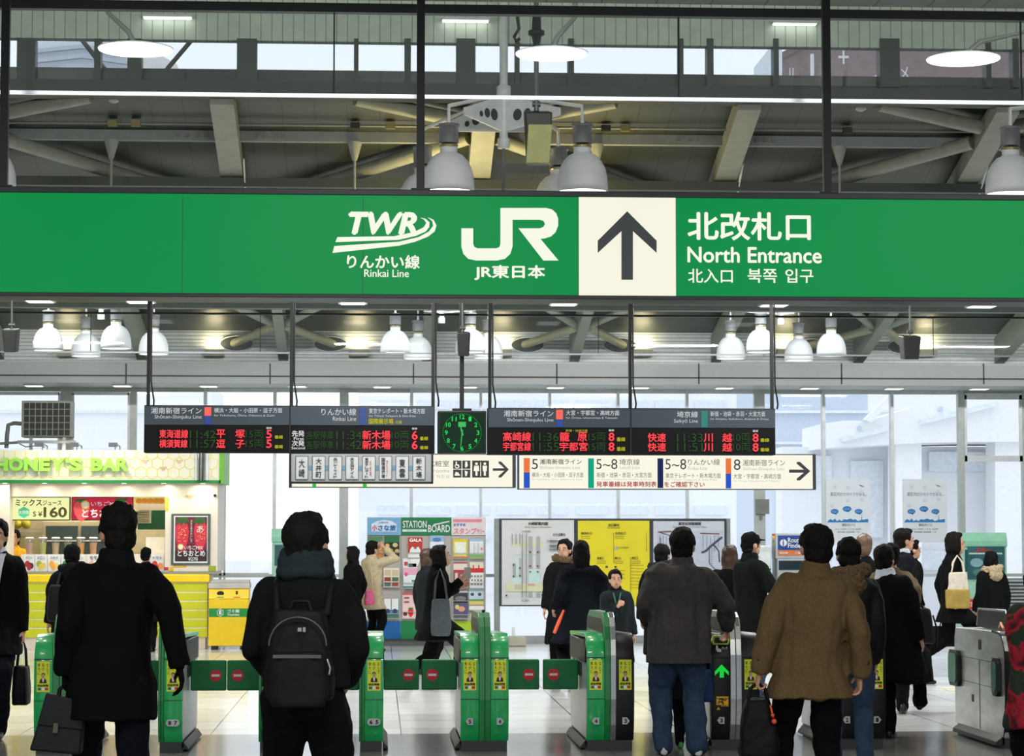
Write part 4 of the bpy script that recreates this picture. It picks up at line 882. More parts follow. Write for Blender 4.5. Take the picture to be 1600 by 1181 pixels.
MB().prism(gp([(1127.5, 1038), (1138.5, 1049), (1138.5, 1055), (1131, 1048), (1131, 1058.5), (1124.5, 1058.5), (1124.5, 1048), (1117, 1055), (1117, 1049)]), 'y', GZ - .005, GZ - .001).build('green_arrow', LITGRN, g3)
pl = MB().prism(gp([(1119, 1088), (1138, 1088), (1138, 1101.5), (1119, 1101.5)]), 'y', GZ + .0, GZ + .02).build('warning_plate', YELS, g3)
rm = MB().disc((gx(1130), W(0, 1090, GZ).z), .008, GZ - .003, .002, 12)
for s_ in ([(1130, 1092), (1127, 1097), (1124, 1096), (1122, 1099)], [(1127, 1097), (1130, 1098), (1129, 1101)], [(1129.5, 1092.5), (1133, 1094), (1135, 1092)], [(1129, 1092.5), (1125, 1092), (1123.5, 1094)]):
    rm.tube([(gx(x), GZ - .002, W(x, y, GZ).z) for x, y in s_], .0045, 5)
rm.build('running_figure', INK, pl)
MB().prism(gp([(1119.5, 1109), (1122.5, 1104), (1125.5, 1109)]), 'y', GZ + .0, GZ + .02).text('駆込み注意', (gx(1126.5), gx(1138), W(0, 1108.5, GZ).z, W(0, 1104.5, GZ).z), GZ - .001, .02, world=True).build('warning_caption', YELS, g3)
# yellow stickers on the steel fin beside it
ys = MB()
for z0, z1 in ((.96, 1.03), (.83, .89), (.90, .95)): ys.box(gx(1143), gx(1149), GZ - .004 + max(0, (z0 - .74)) * .45, GZ + .02 + max(0, (z1 - .74)) * .45, z0, z1)
ys.build('yellow_sticker', YELS, g3)
# stainless end gate seen from its side
ge = thing('ticket_gate', 'stainless steel ticket gate at the right end with folded green flaps', 'ticket gate', (gx(1600), GZ + .8, 0), 'row of automatic ticket gates')
a, d = gx(1571), gx(1640)
MB().prism([(GZ + .06, .08), (GZ + .01, .3), (GZ, .6), (GZ + .02, .80), (GZ + .08, .87), (GZ + .2, .91), (GZ + 1.6, .89), (GZ + 1.64, .8), (GZ + 1.64, .08)], 'x', a, d).build('steel_body', mat('worn_steel', (205, 209, 206), .3, .75, .2, 5, stretch=(1, .6, 2)), ge, .008)
strip(a - .002, d + .002, PROF, .02, .4, .915).build('front_cover', GBK, ge)
sm_ = MB().box(a - .003, a + .002, GZ + .1, GZ + 1.62, .655, .659).box(a - .003, a + .002, GZ + .1, GZ + 1.62, .455, .459).box(a - .003, a + .002, GZ + .80, GZ + .804, .1, .455).box(a - .003, a + .002, GZ + .80, GZ + .804, .46, .655).box(a - .003, a + .002, GZ + .32, GZ + .324, .46, .655)
sm_.build('panel_seam', mat('joint_dark', (62, 66, 66)), ge)
MB().box(a - .004, a + .002, GZ + .74, GZ + .82, .74, .82).box(a - .004, a + .002, GZ + 1.0, GZ + 1.06, .30, .36).build('latch', DKMET, ge)
for y0, y1, nm in ((GZ + 1.40, GZ + 1.72, 'rear'), (GZ + .12, GZ + .30, 'front')):
    MB().prism([(y0, .44), (y0 + .04, .40), (y1 - .04, .40), (y1, .44), (y1, .66), (y1 - .04, .70), (y0 + .04, .70), (y0, .66)], 'x', a - .035, a - .002).build('flap_frame', DKMET, ge)
    MB().prism([(y0 + .03, .46), (y0 + .06, .43), (y1 - .06, .43), (y1 - .03, .46), (y1 - .03, .64), (y1 - .06, .67), (y0 + .06, .67), (y0 + .03, .64)], 'x', a - .045, a - .034).build('barrier_flap', mat('flap_grey_green', (52, 110, 84), .45), ge)
MB().prism([(GZ + .2, .9), (GZ + .9, .9), (GZ + 1.25, .91), (GZ + 1.2, 1.05), (GZ + .35, 1.06), (GZ + .22, 1.0)], 'x', a + .10, a + .14).build('centre_fin', GBK, ge, .004)
MB().tube([(a + .10, GZ + 1.25, .92), (a + .10, GZ + 1.2, 1.06), (a + .10, GZ + .35, 1.07), (a + .10, GZ + .2, .95)], .008, 6).build('fin_edge', STEEL, ge)
MB().prism([(a - .0, .02), (a - .06, .02), (a - .055, .05), (a, .09)], 'y', GZ + .1, GZ + 1.5).build('kick_plate', mat('kick_steel', (36, 39, 39), .45, .3), ge, .004)
MB().box(a + .01, d - .01, GZ + .08, GZ + 1.6, 0, .09).build('plinth', PLN, ge)
MB().tube([(a + .03, GZ + .15, .93), (a + .05, GZ + .3, .97), (a + .09, GZ + .5, .93)], .012, 8).build('orange_reader_rim', mat('reader_orange', (240, 140, 80), .4), ge)
# ------------------------------------------------------------------ juice bar
BY = 35.3
CRM = mat('cream_laminate', (232, 222, 206), 0.45, var=0.02); YLW = mat('counter_yellow', (250, 214, 20), 0.35, var=0.03); LIM = mat('counter_lime', (206, 208, 24), 0.4, var=0.03)
STRP = mat('pale_strip', (226, 226, 190), 0.4); GTRIM = mat('trim_green', (10, 140, 60), 0.4); LTG = mat('lime_letter', (150, 222, 80), 0.45, var=0.02); HEXL = mat('honeycomb_yellow', (236, 226, 110), 0.5, var=0.02); DGP = mat('deep_green_panel', (0, 92, 44), 0.5)
bar = thing('juice_kiosk', 'yellow fronted juice bar kiosk with a honeycomb sign and lime letters', 'kiosk', (W(150, 1011, BY).x, BY, 0))
bx0 = W(-90, 900, BY).x
X = lambda px: W(px, 860, BY).x
Zp = lambda py, Y=BY: W(160, py, Y).z
# counter: base, striped front, bullnose top
MB().box(bx0, X(322), BY + .03, BY + .75, 0, Zp(996)).build('base', mat('base_cream', (222, 208, 198), .5), bar, .004)
f = MB()
ys = [910.5, 925, 939, 953, 967, 981, 996]
for i in range(6): f.box(bx0, X(325), BY, BY + .74, Zp(ys[i + 1]) + .006, Zp(ys[i]) - .012)
f.build('front_panel', LIM, bar, .004)
MB().box(bx0, X(325) - .004, BY + .006, BY + .73, Zp(996) + .001, Zp(909)).build('pale_joint', STRP, bar)
MB().box(bx0, X(328), BY - .04, BY + .8, Zp(910), Zp(897)).build('counter_edge', YLW, bar, .02, 3)
MB().box(bx0, X(341), BY - .02, BY + .8, Zp(897), Zp(893)).build('counter_top', mat('counter_grey', (150, 148, 136), .35), bar, .003)
# pillar, rear wall, soffit, left post
MB().box(X(257.5), X(340), BY, BY + 1.5, Zp(893), Zp(754)).build('pillar', CRM, bar, .006)
MB().box(bx0, X(14), BY, BY + .5, Zp(893), Zp(754)).build('side_post', CRM, bar, .006)
MB().box(bx0, X(258), BY + 1.55, BY + 1.6, 0, Zp(740)).build('rear_wall', mat('rear_cream', (206, 194, 160), .6), bar)
MB().box(bx0, X(341), BY - .25, BY + 1.6, Zp(754), Zp(750)).build('soffit', CRM, bar)
MB().box(X(14), X(258), BY + .1, BY + .16, Zp(776), Zp(755)).build('shutter_box', CRM, bar, .004)
MB().box(X(204), X(258), BY + 1.0, BY + 1.04, Zp(827), Zp(796)).build('green_panel', DGP, bar)
MB().box(X(206), X(258), BY + .9, BY + .96, Zp(796), Zp(786)).build('white_shelf', CRM, bar)
# fascia with honeycomb
FY = BY - .28
s0, s1, sz0, sz1 = box_px((-80, 703, 343, 750), FY)
fa = MB().box(s0, s1, FY, FY + 1.4, sz0, sz1).build('sign_fascia', mat('fascia_white', (238, 234, 214), .5, var=.02), bar)
h = MB(); r_ = .092; dx, dz = r_ * math.sqrt(3), r_ * 1.5; row = 0; z = sz0 - .03
def clipseg(a, b):
    if min(a[1], b[1]) < sz0 + .004 or max(a[1], b[1]) > sz1 - .004 or min(a[0], b[0]) < s0 or max(a[0], b[0]) > s1: return
    d = Vector((b[0] - a[0], 0, b[1] - a[1])).normalized(); n_ = Vector((-d.z, 0, d.x)) * .006
    A, B = Vector((a[0], FY - .003, a[1])), Vector((b[0], FY - .003, b[1])); h.add([A - n_, B - n_, B + n_, A + n_], [(0, 1, 2, 3)])
while z < sz1 + r_:
    x = s0 + (row % 2) * dx / 2
    while x < s1:
        P = [(x + r_ * sin(k * pi / 3), z + r_ * cos(k * pi / 3)) for k in range(6)]
        for k in (5, 0, 1): clipseg(P[k], P[(k + 1) % 6])
        x += dx
    z += dz; row += 1
h.build('honeycomb_pattern', HEXL, fa)
MB().box(s0, s1 + .02, FY - .02, FY + .2, Zp(754.5, FY), sz0).build('green_trim', GTRIM, bar)
MB().box(s1, s1 + .06, FY - .02, FY + 1.4, Zp(755, FY), sz1).build('green_edge', mat('edge_lime_green', (110, 186, 40), .4), bar)
for ch, a, b in (('H', -9, 13.5), ('O', 15, 37), ('N', 38.5, 60), ('E', 62, 79), ('Y', 79.5, 102.5), ("'", 103.5, 108), ('S', 109, 129.5), ('B', 142, 161), ('A', 160.5, 182), ('R', 182, 202)):
    MB().text3(ch, (a, 715.5 if ch != "'" else 714, b, 736 if ch != "'" else 723), FY - .05, .06, .05).build('sign_letter', LTG, fa)
b = MB()
for px, py in ((227, 722), (255, 733), (280, 722)):
    c = W(px, py, FY); b.disc((c.x, c.z), .03, FY - .006, .004, 14, .026).disc((c.x - .035, c.z + .02), .024, FY - .006, .004, 12, .014).disc((c.x + .035, c.z + .024), .024, FY - .006, .004, 12, .014)
b.build('bee_emblem', mat('pale_orange_print', (228, 196, 160), .6), fa)
c = W(315, 730, FY); mm = MB()
mm.lathe((c.x, FY - .08, Zp(750, FY)), [(.055, 0), (.055, .42)], 18)
mm.build('chrome_tube', mat('chrome_tube', (190, 190, 188), .12, 1.0), bar)
MB().box(c.x - .09, c.x - .06, FY - .06, FY, Zp(750, FY), sz1).box(c.x + .06, c.x + .10, FY - .06, FY, Zp(750, FY), sz1).build('tube_bracket', WHT, bar)
b = MB(); c = W(297, 777, BY); b.disc((c.x, c.z), .04, BY - .004, .003, 16, .034).disc((c.x - .05, c.z + .02), .026, BY - .004, .003, 12, .014).disc((c.x + .05, c.z + .02), .026, BY - .004, .003, 12, .014)
b.build('bee_emblem', mat('pale_orange_print', (228, 196, 160)), bar)
MB().disc((W(336, 774, BY).x, Zp(774)), .022, BY - .01, .01, 16).build('round_lock', DKMET, bar)
MB().pb((258.5, 777, 263.5, 798), BY - .006, .005).build('yellow_notice', mat('notice_orange', (250, 190, 40), .5), bar)
for b_, m_ in (((271, 883.5, 291, 886.5), YELS), ((264, 886, 271, 892), YELS), ((325.5, 884, 337.5, 892), mat('notice_olive', (150, 170, 40), .5)), ((256, 886, 263, 891), mat('notice_red', (190, 60, 50), .5))): MB().pb(b_, BY - .006, .005).build('small_notice', m_, bar)
# lamps of the bar
for i, px in enumerate((68, 122, 182)):
    p = W(px, 701, FY); t = thing('sign_lamp', 'small arm lamp over the honeycomb sign, ' + ('left', 'middle', 'right')[i] + ' of three', 'lamp', (p.x, FY + .05, sz1), 'arm lamps over the honeycomb sign')
    MB().tube([(p.x - .03, FY + .1, sz1), (p.x - .03, FY + .1, sz1 + .06), (p.x - .03, FY - .42, sz1 + .07)], .009, 6).tube([(p.x + .04, FY + .1, sz1), (p.x + .04, FY + .1, sz1 + .06), (p.x + .04, FY - .42, sz1 + .07)], .009, 6).build('arm', STEEL, t)
    MB().box(p.x - .06, p.x + .06, FY - .50, FY - .40, sz1 + .03, sz1 + .09).build('head', BAL, t)
    area('sign_bulb', (p.x, FY - .45, sz1 + .02), (R(35), 0, 0), .1, .06, 3, (1, .9, .72))
for i, px in enumerate((8, 70, 132, 194, 256, 317)):
    p = W(px, 754, BY - .1); t = thing('bar_downlight', 'small round downlight under the kiosk sign', 'downlight', (p.x, BY - .12, Zp(754)), 'kiosk downlights')
    MB().lathe((p.x, BY - .12, Zp(754) - .012), [(.045, 0), (.05, .012)], 14).build('bezel', WHT, t)
    MB().lathe((p.x, BY - .12, Zp(754) - .016), [(.035, 0), (.035, .004)], 14).build('lens', LAMP, t)
    area('downlight_bulb', (p.x, BY - .12, Zp(754) - .03), (0, 0, 0), .07, .07, 2.6, (1, .88, .68))
area('kiosk_tube_light', ((X(14) + X(258)) / 2, BY + .9, Zp(757)), (0, 0, 0), 2.2, .15, 20, (1, .9, .70))
MB().box(X(20), X(250), BY + .84, BY + .96, Zp(757) + .01, Zp(755) + .012).build('tube_light', LAMP, bar)

def art(par, rects, Y, nm='print'):
    for i, (kind, b_, rgb) in enumerate(rects):
        mb = MB(); x0, x1, z0, z1 = box_px(b_, Y); dy = .0015 * (i + 1)
        if kind == 'r': mb.box(x0, x1, Y - dy, Y, z0, z1)
        elif kind == 'o': mb.disc(((x0 + x1) / 2, (z0 + z1) / 2), (x1 - x0) / 2, Y - dy, dy, 20, (z1 - z0) / 2)
        elif kind == 'b': # strawberry
            cx, w, hh = (x0 + x1) / 2, (x1 - x0) / 2, z1 - z0
            prof = [(-.55, 1), (-.9, .86), (-1, .65), (-.85, .38), (-.5, .14), (0, 0), (.5, .14), (.85, .38), (1, .65), (.9, .86), (.55, 1), (0, .94)]
            mb.prism([(cx + a * w, z0 + q * hh) for a, q in prof], 'y', Y - dy, Y)
        elif kind == 'l': # leaf crown
            cx, w, hh = (x0 + x1) / 2, (x1 - x0) / 2, z1 - z0
            mb.prism([(cx + a * w, z0 + q * hh) for a, q in ((-1, .5), (-.6, .2), (-.4, .45), (-.15, 0), (.1, .45), (.45, .1), (.55, .5), (1, .4), (.6, 1), (-.5, 1))], 'y', Y - dy, Y)
        mb.build(nm, mat('print_%d_%d_%d' % rgb, rgb, .5, var=.03), par)
def seeds(par, b_, Y, n, seed):
    rnd = random.Random(seed); mb = MB(); x0, x1, z0, z1 = box_px(b_, Y)
    for k in range(n):
        x = x0 + (x1 - x0) * rnd.uniform(.15, .85); z = z0 + (z1 - z0) * rnd.uniform(.25, .9); mb.disc((x, z), .004, Y - .014, .002, 6, .008)
    mb.build('seed_print', mat('seed_cream', (240, 214, 160), .5), par)
MENU_FR = mat('menu_frame', (26, 22, 20), .4)
def lit_board(label, b_, Y, m_):
    t = thing('menu_board', label, 'menu board', W((b_[0] + b_[2]) / 2, b_[3], Y)); x0, x1, z0, z1 = box_px(b_, Y)
    MB().box(x0, x1, Y, Y + .08, z0, z1 + .04).build('frame', MENU_FR, t, .003); MB().box(x0 + .012, x1 - .012, Y - .004, Y, z0 + .014, z1 - .004).build('panel', m_, t)
    return t
MY = BY + .3
m1 = lit_board('pale yellow lit menu board with mixed juice at 160 yen', (14.5, 777, 109.5, 813), MY, lit('lit_lemon', (244, 248, 176), .95))
OLV = mat('olive_ink', (72, 62, 20), .6)
MB().text('ミックス', (24, 780, 65.6, 790.6), MY - .008, .03).text('ジュース', (66.7, 781.6, 96.3, 789.5), MY - .008, .02).text('S', (51.4, 799, 56.4, 807), MY - .008, .03).text('¥', (59.5, 799, 66, 807), MY - .008, .02).text('160', (68, 792, 104.6, 808.4), MY - .008, .03).build('lettering', OLV, m1)
MB().ppoly([(37.4 + 9.6 * sin(k * pi / 3), 800.4 + 9 * cos(k * pi / 3)) for k in range(6)], MY - .008, .003).build('teal_hexagon', mat('teal_print', (60, 196, 150), .5), m1)
MB().text('大特価', (29.6, 797, 45, 803.6), MY - .011, .02).build('white_lettering', WHT, m1)
m2 = lit_board('crimson lit menu board with strawberries, half hidden by the tall man', (111.5, 777, 208, 813), MY, lit('lit_crimson', (190, 40, 66), .9))
art(m2, [('b', (115, 783, 140, 815), (226, 84, 92)), ('b', (176, 782, 203, 812), (226, 84, 92)), ('l', (116, 779, 136, 786), (40, 110, 40)), ('l', (178, 778, 202, 786), (40, 110, 40)), ('o', (126.5, 782, 140, 795), (226, 206, 110)), ('o', (128.5, 784, 138, 793), (240, 236, 220))], MY - .004)
MB().text('いちごMIX', (142, 783, 188, 790.6), MY - .018, .02).text('とちおとめ', (128, 795, 197, 808.5), MY - .018, .03).build('lettering', WHT, m2)
t = thing('photo_strip', 'strip picture of oranges at the right end of the kiosk menu boards', 'picture', W(232, 786, MY))
MB().pb((208.5, 777.5, 257, 786.5), MY + .05, .03).build('panel', lit('lit_orange_strip', (250, 206, 120), .85), t)
art(t, [('o', (x, 778, x + 10, 787), (246, 166, 40)) for x in (212, 221, 230, 239, 247)], MY + .048)
t = thing('louvre_shelf', 'small cream louvred rack on the green panel inside the kiosk', 'rack', W(223, 817, BY + .9))
MB().pb((211, 796.5, 236, 817.5), BY + .95, .04).build('back', CRM, t)
for y in (799, 802.5, 806, 809.5, 813, 816): MB().pb((210.5, y - .8, 233, y + .8), BY + .9, .05).build('slat', mat('slat_olive', (170, 166, 120), .5), t)
# refrigerated case, wire shelf, fruit
t = thing('display_fridge', 'cream refrigerated case with dark glass doors inside the kiosk', 'fridge', (X(104), BY + 1.1, Zp(893)))
MB().box(X(49), X(156), BY + 1.1, BY + 1.5, Zp(893), Zp(813)).build('cabinet', mat('fridge_cream', (196, 182, 150), .45), t, .01)
for a, b_ in ((55, 107), (112, 152)):
    d_ = MB().box(X(a), X(b_), BY + 1.085, BY + 1.1, Zp(890), Zp(821)).build('door', mat('fridge_glass', (70, 84, 80), .12), t, .004)
    MB().box(X(a + 2), X(b_ - 2), BY + 1.075, BY + 1.085, Zp(846), Zp(844)).build('shelf_edge', WHT, d_)
t = thing('wire_shelf', 'wire shelf holding two melons at the left of the kiosk', 'shelf', (X(33), BY + 1.15, Zp(827)))
w_ = MB()
for k in range(10): w_.tube([(X(15 + k * 3.6), BY + 1.1, Zp(826)), (X(15 + k * 3.6), BY + 1.5, Zp(826))], .004, 5)
for y in (826, 832, 838): w_.tube([(X(14.5), BY + 1.1, Zp(y)), (X(48.5), BY + 1.1, Zp(y))], .005, 5)
w_.build('wire', STEEL, t); MB().box(X(14.5), X(49), BY + 1.1, BY + 1.54, Zp(894), Zp(840)).build('backing', mat('slat_olive', (170, 166, 120)), t)
for i, px in enumerate((27.3, 41)):
    c = W(px, 818.4, BY + 1.2); tag(MB().ball(c, .072, .072, .076, 16).build('melon', mat('melon_yellow', (206, 190, 60), .5, var=.12)), 'yellow melon on the kiosk wire shelf, ' + ('left', 'right')[i] + ' one', 'melon', 'melons on the wire shelf')
for i, (px, rgb, lab) in enumerate(((46, (206, 160, 150), 'pink'), (66.7, (196, 200, 90), 'yellow green'), (86.8, (214, 180, 140), 'beige'), (106, (110, 160, 50), 'green'), (126, (240, 160, 60), 'bright orange'), (145.5, (226, 160, 96), 'pale orange'))):
    c = W(px, 866, BY + .25); t = thing('juice_cup', 'clear cup of %s juice on the kiosk counter' % lab, 'cup', (c.x, BY + .25, Zp(866)), 'juice cups along the counter')
    z_ = Zp(866, BY + .25); hgt = .235
    MB().lathe((c.x, BY + .25, z_), [(.042, 0), (.054, hgt * .72)], 16).build('juice', mat('juice_%d_%d_%d' % rgb, rgb, .3, var=.05), t)
    MB().lathe((c.x, BY + .25, z_), [(.044, .0), (.061, hgt)], 16, cap=False).build('cup_wall', glass('cup_plastic', (236, 236, 230), .04, .08), t)
    MB().lathe((c.x, BY + .25, z_ + hgt), [(.064, 0), (.064, .012), (.05, .022)], 16).build('lid', mat('lid_white', (232, 226, 216), .4), t)
t = thing('card_ledge', 'low cream ledge along the kiosk counter under the juice cups', 'ledge', (X(95), BY + .2, Zp(893)))
MB().box(X(30), X(256), BY + .16, BY + .34, Zp(893), Zp(866, BY + .25)).build('ledge', CRM, t, .004)
for i, (a, b_, txt, rgb, r2) in enumerate(((37, 53.6, 'ベリー', (170, 40, 50), (90, 30, 60)), (55, 73, 'メロン', (150, 170, 50), (220, 200, 90)), (75, 94, 'バナナ', (240, 170, 60), (236, 206, 120)), (96, 113, 'キウイ', (50, 130, 60), (140, 180, 80)), (115, 133, 'ミカン', (240, 140, 30), (250, 190, 90)), (137, 155, 'モモ', (236, 170, 150), (246, 200, 180)), (236, 256, 'トマト', (206, 60, 40), (240, 150, 90)))):
    Y = BY + .14; t = thing('price_card', 'white card with a picture of %s under the juice cups' % ('dark berries', 'melons', 'bananas', 'kiwi fruit', 'mandarins', 'peaches', 'tomatoes')[i], 'card', W((a + b_) / 2, 892, Y), 'fruit cards on the counter')
    MB().pb((a, 866, b_, 892.5), Y, .006).build('card', WHT, t)
    art(t, [('o', (a + 1.5, 876, a + 10, 886), rgb), ('o', (b_ - 10, 879, b_ - 1, 889), r2), ('o', (a + 5, 881, a + 12, 891), r2 if i % 2 else rgb)], Y)
    MB().text(txt, (a + 3, 869, b_ - 3, 874), Y - .006, .01).build('lettering', mat('brown_ink', (90, 60, 40), .6), t)
MB_ = MB().pb((228, 839, 257, 874), BY + .5, .01)
tag(MB_.build('notice_sheet', mat('paper_white', (238, 232, 220), .6)), 'white paper notice standing on the kiosk counter beside the pillar', 'notice')
# framed strawberry poster on the pillar
PYY = BY - .03
t = thing('strawberry_poster', 'framed dark crimson strawberry drink poster on the kiosk pillar', 'poster', W(298, 882.5, PYY))
x0, x1, z0, z1 = box_px((267.5, 802.5, 328.5, 882.5), PYY)
MB().box(x0, x1, PYY, PYY + .03, z0, z1).build('frame', mat('poster_frame', (86, 98, 96), .35, .5), t, .006)
x0, x1, z0, z1 = box_px((271.5, 806, 324.5, 879.5), PYY)
MB().box(x0, x1, PYY - .003, PYY, z0, z1).build('mount', WHT, t)
art(t, [('r', (273.5, 807.5, 323.5, 877), (112, 20, 44)), ('r', (273.5, 860, 323.5, 877), (52, 16, 26)), ('b', (274, 815, 295, 863), (214, 44, 62)), ('b', (303, 815, 323.5, 863), (214, 44, 62)), ('l', (274, 808, 297, 822), (44, 92, 40)), ('l', (301, 808, 323.5, 822), (44, 92, 40)), ('o', (277.5, 849.5, 287, 859), (222, 204, 120)), ('o', (279, 851, 285.5, 857.5), (240, 236, 220))], PYY - .003)
seeds(t, (275, 818, 294, 855), PYY - .003, 34, 1); seeds(t, (304, 818, 323, 855), PYY - .003, 34, 2)
MB().text('いちごMIX', (288, 852, 317, 858.5), PYY - .02, .02).text('とちおとめ', (277.5, 859.5, 320.5, 869), PYY - .02, .03).text('¥270', (294, 870.5, 309, 876), PYY - .02, .02).text('あ', (307.5, 821.5, 317.5, 832), PYY - .02).vtext('完熟生果のおいしさ', (297.6, 812, 300.4, 847), PYY - .02, .0).build('lettering', WHT, t)
# air conditioner on the kiosk roof
AY = 35.6
t = thing('air_conditioner', 'grey outdoor air conditioner unit with a dark grille on the kiosk roof', 'air conditioner', W(74, 689, AY))
x0, x1, z0, z1 = box_px((33.5, 626, 112, 683), AY)
MB().box(x0, x1, AY, AY + .34, z0, z1).build('casing', mat('unit_grey', (150, 152, 140), .5), t, .01)
x0, x1, z0, z1 = box_px((37, 629, 110, 681), AY)
MB().box(x0, x1, AY - .01, AY, z0, z1).build('grille', mat('grille_black', (36, 44, 38), .6), t)
g = MB(); px = 37
for k in range(9):
    x = x0 + (x1 - x0) * k / 8; g.box(x - .005, x + .005, AY - .02, AY - .01, z0, z1)
for k in range(6):
    z = z0 + (z1 - z0) * k / 5; g.box(x0, x1, AY - .02, AY - .01, z - .005, z + .005)
g.build('grille_bars', mat('unit_grey', (150, 152, 140)), t)
g = MB().pb((27, 688, 118, 692.5), AY - .02, .06).pb((27, 688, 118, 692.5), AY + .3, .06)
for px in (48, 100): g.pb((px - 2.5, 682, px + 2.5, 704), AY + .02, .05).pb((px - 2.5, 682, px + 2.5, 704), AY + .24, .05)
g.build('mounting_frame', STEEL, t)
MB().tube([W(34, 662, AY + .2), W(22, 661, AY + .2), W(13, 664, AY + .2), W(11, 680, AY + .2), W(10, 700, AY + .2)], .032, 10).tube([W(0, 693, AY + .15), W(30, 691, AY + .15)], .02, 8).tube([W(30, 693, AY), W(40, 698, AY), W(60, 696, AY), W(70, 699, AY)], .01, 6).build('pipe', GREY, t)
# glazed door leaf beside the kiosk
t = thing('door_1', 'grey framed glass door right of the kiosk', 'door', W(348, 897, 36.9), kind='structure')
MB().pb((342, 755, 346, 1003), 36.9, .05).pb((349, 755, 352, 1003), 36.9, .05).pb((342, 755, 352, 758), 36.9, .05).pb((342, 895, 420, 899), 36.9, .05).build('frame', wf, t)
MB().pb((346, 797, 351, 803), 36.85, .05).tube([W(348, 800, 36.84), W(347.5, 812, 36.84)], .012, 6).build('handle', STEEL, t)
# litter bin
TY = 35.1
t = thing('litter_bin', 'yellow litter bin with a green label band and grey lid beside the kiosk', 'bin', (W(357, 1013, TY).x, TY, 0))
x0, x1, z0, z1 = box_px((325.5, 936, 388, 1009), TY)
MB().box(x0, x1, TY, TY + .5, z0, z1).build('body', mat('bin_yellow', (238, 200, 16), .4, var=.04), t, .008)
zt_ = W(357, 919.5, TY).z
MB().prism([(TY, z1 + .004), (TY + .5, z1 + .004), (TY + .5, zt_), (TY + .07, zt_)], 'x', x0, x1).build('slot_panel', mat('bin_yellow', (238, 200, 16)), t, .004)
MB().box(x0 - .01, x1 + .01, TY + .05, TY + .52, zt_, W(357, 911, TY).z).box(x0 + .05, x1 - .0, TY + .1, TY + .5, W(357, 911, TY).z, W(357, 906, TY).z).build('lid', mat('bin_lid_grey', (186, 184, 178), .4), t, .006)
c1, c2 = W(344.5, 927, TY + .03), W(370, 927, TY + .03)
MB().disc((c1.x, c1.z), .052, TY + .026, .03, 20, .034).box(c2.x - .014, c2.x + .014, TY + .03, TY + .05, c2.z - .035, c2.z + .035).build('slot', DKMET, t)
MB().box(c1.x - .05, c1.x + .05, TY + .008, TY + .03, c1.z - .075, c1.z - .05).build('green_mark', GTRIM, t); MB().box(c2.x - .05, c2.x + .05, TY + .008, TY + .03, c2.z - .075, c2.z - .05).build('red_mark', NOE, t)
x0b, x1b, z0b, z1b = box_px((326.5, 950.5, 388, 963.5), TY)
MB().box(x0b, x1b, TY - .004, TY, z0b, z1b).build('label_band', GTRIM, t)
lb = MB(); c = W(344, 957, TY)
lb.tube([(c.x + .048 * sin(k * pi / 3), TY - .006, c.z + .055 * cos(k * pi / 3)) for k in range(7)], .005, 5).ppoly([(342, 960), (342, 955), (344, 952.5), (346, 955), (346, 960)], TY - .006, .002).text('ゴミ箱', (355, 951.8, 374, 957.2), TY - .006, .03).text('Trashbin', (355, 958.6, 374, 962), TY - .006, .03)
lb.build('label_lettering', WHT, t)
ft = MB()
for x in (x0 + .08, x1 - .08):
    for y in (TY + .08, TY + .42): ft.box(x - .04, x + .04, y - .03, y + .03, 0, z0 + .004)
ft.build('foot', PLN, t)

# ------------------------------------------------------------------ leaflet boards
QY = 36.2
t = thing('leaflet_board', 'three column leaflet display wall with blue, green and white headers', 'display board', (W(665, 1006, QY).x, QY, 0))
SB = lambda x, y: (560 + x / 5.623, 800 + y / 5.623)
def sb(a, b_, c, d): p, q = SB(a, b_), SB(c, d); return (p[0], p[1], q[0], q[1])
bdg = mat('board_grey', (176, 172, 166), .5, var=.03)
for (a, b_), hm, fm, nm in (((75, 372), (120, 170, 210), (0, 92, 160), 'blue'), ((375, 814), (0, 120, 66), (0, 126, 66), 'green'), ((816, 1118), (224, 214, 216), (168, 200, 30), 'lime')):
    x0, x1, z0, z1 = box_px(sb(a, 203, b_, 958), QY); zz0 = box_px(sb(a, 958, b_, 1115), QY); hh = box_px(sb(a, 46, b_, 203), QY)
    MB().box(x0, x1, QY, QY + .4, z0, z1).build('back_panel', bdg, t, .003)
    MB().box(x0, x1, QY - .02, QY + .4, hh[2], hh[3]).build('header_panel', mat('header_' + nm, hm, .45, var=.03), t, .003)
    MB().box(x0, x1, QY - .01, QY + .4, zz0[2], zz0[3]).build('lower_panel', mat('lower_' + nm, fm, .45, var=.03), t, .003)
x0, x1, z0, z1 = box_px(sb(75, 1115, 1118, 1160), QY)
MB().box(x0, x1, QY + .03, QY + .38, 0, z1).build('kick_base', mat('kick_grey', (96, 100, 100), .4), t)
HY = QY - .024
MB().text('STATION', SB(390, 75) + SB(600, 138), HY, .02).text('BOARD', SB(612, 112) + SB(805, 176), HY, .02).pb(SB(388, 152) + SB(600, 172), HY, .002).tube([W(*SB(660, 112), HY), W(*SB(800, 82), HY)], .012, 5).build('white_lettering', WHT, t)
MB().text('ステーションボード', SB(425, 154) + SB(570, 170), HY - .003, .0).build('caption', mat('header_green', (0, 120, 66)), t)
hx = MB().ppoly([SB(115, 170), SB(115, 105), SB(165, 78), SB(225, 68), SB(290, 78), SB(335, 105), SB(335, 170)], HY, .003); hx.build('white_title_plate', mat('plate_pale_blue', (214, 228, 240), .5), t)
MB().text('小', SB(120, 112) + SB(165, 166), HY - .003, .05).build('red_lettering', mat('print_pinkred', (206, 70, 110), .5), t); MB().text('さな旅', SB(172, 112) + SB(330, 166), HY - .003, .05).text('JR東日本', SB(180, 85) + SB(262, 102), HY - .003, .02).build('blue_lettering', mat('print_blue', (40, 110, 180), .5), t)
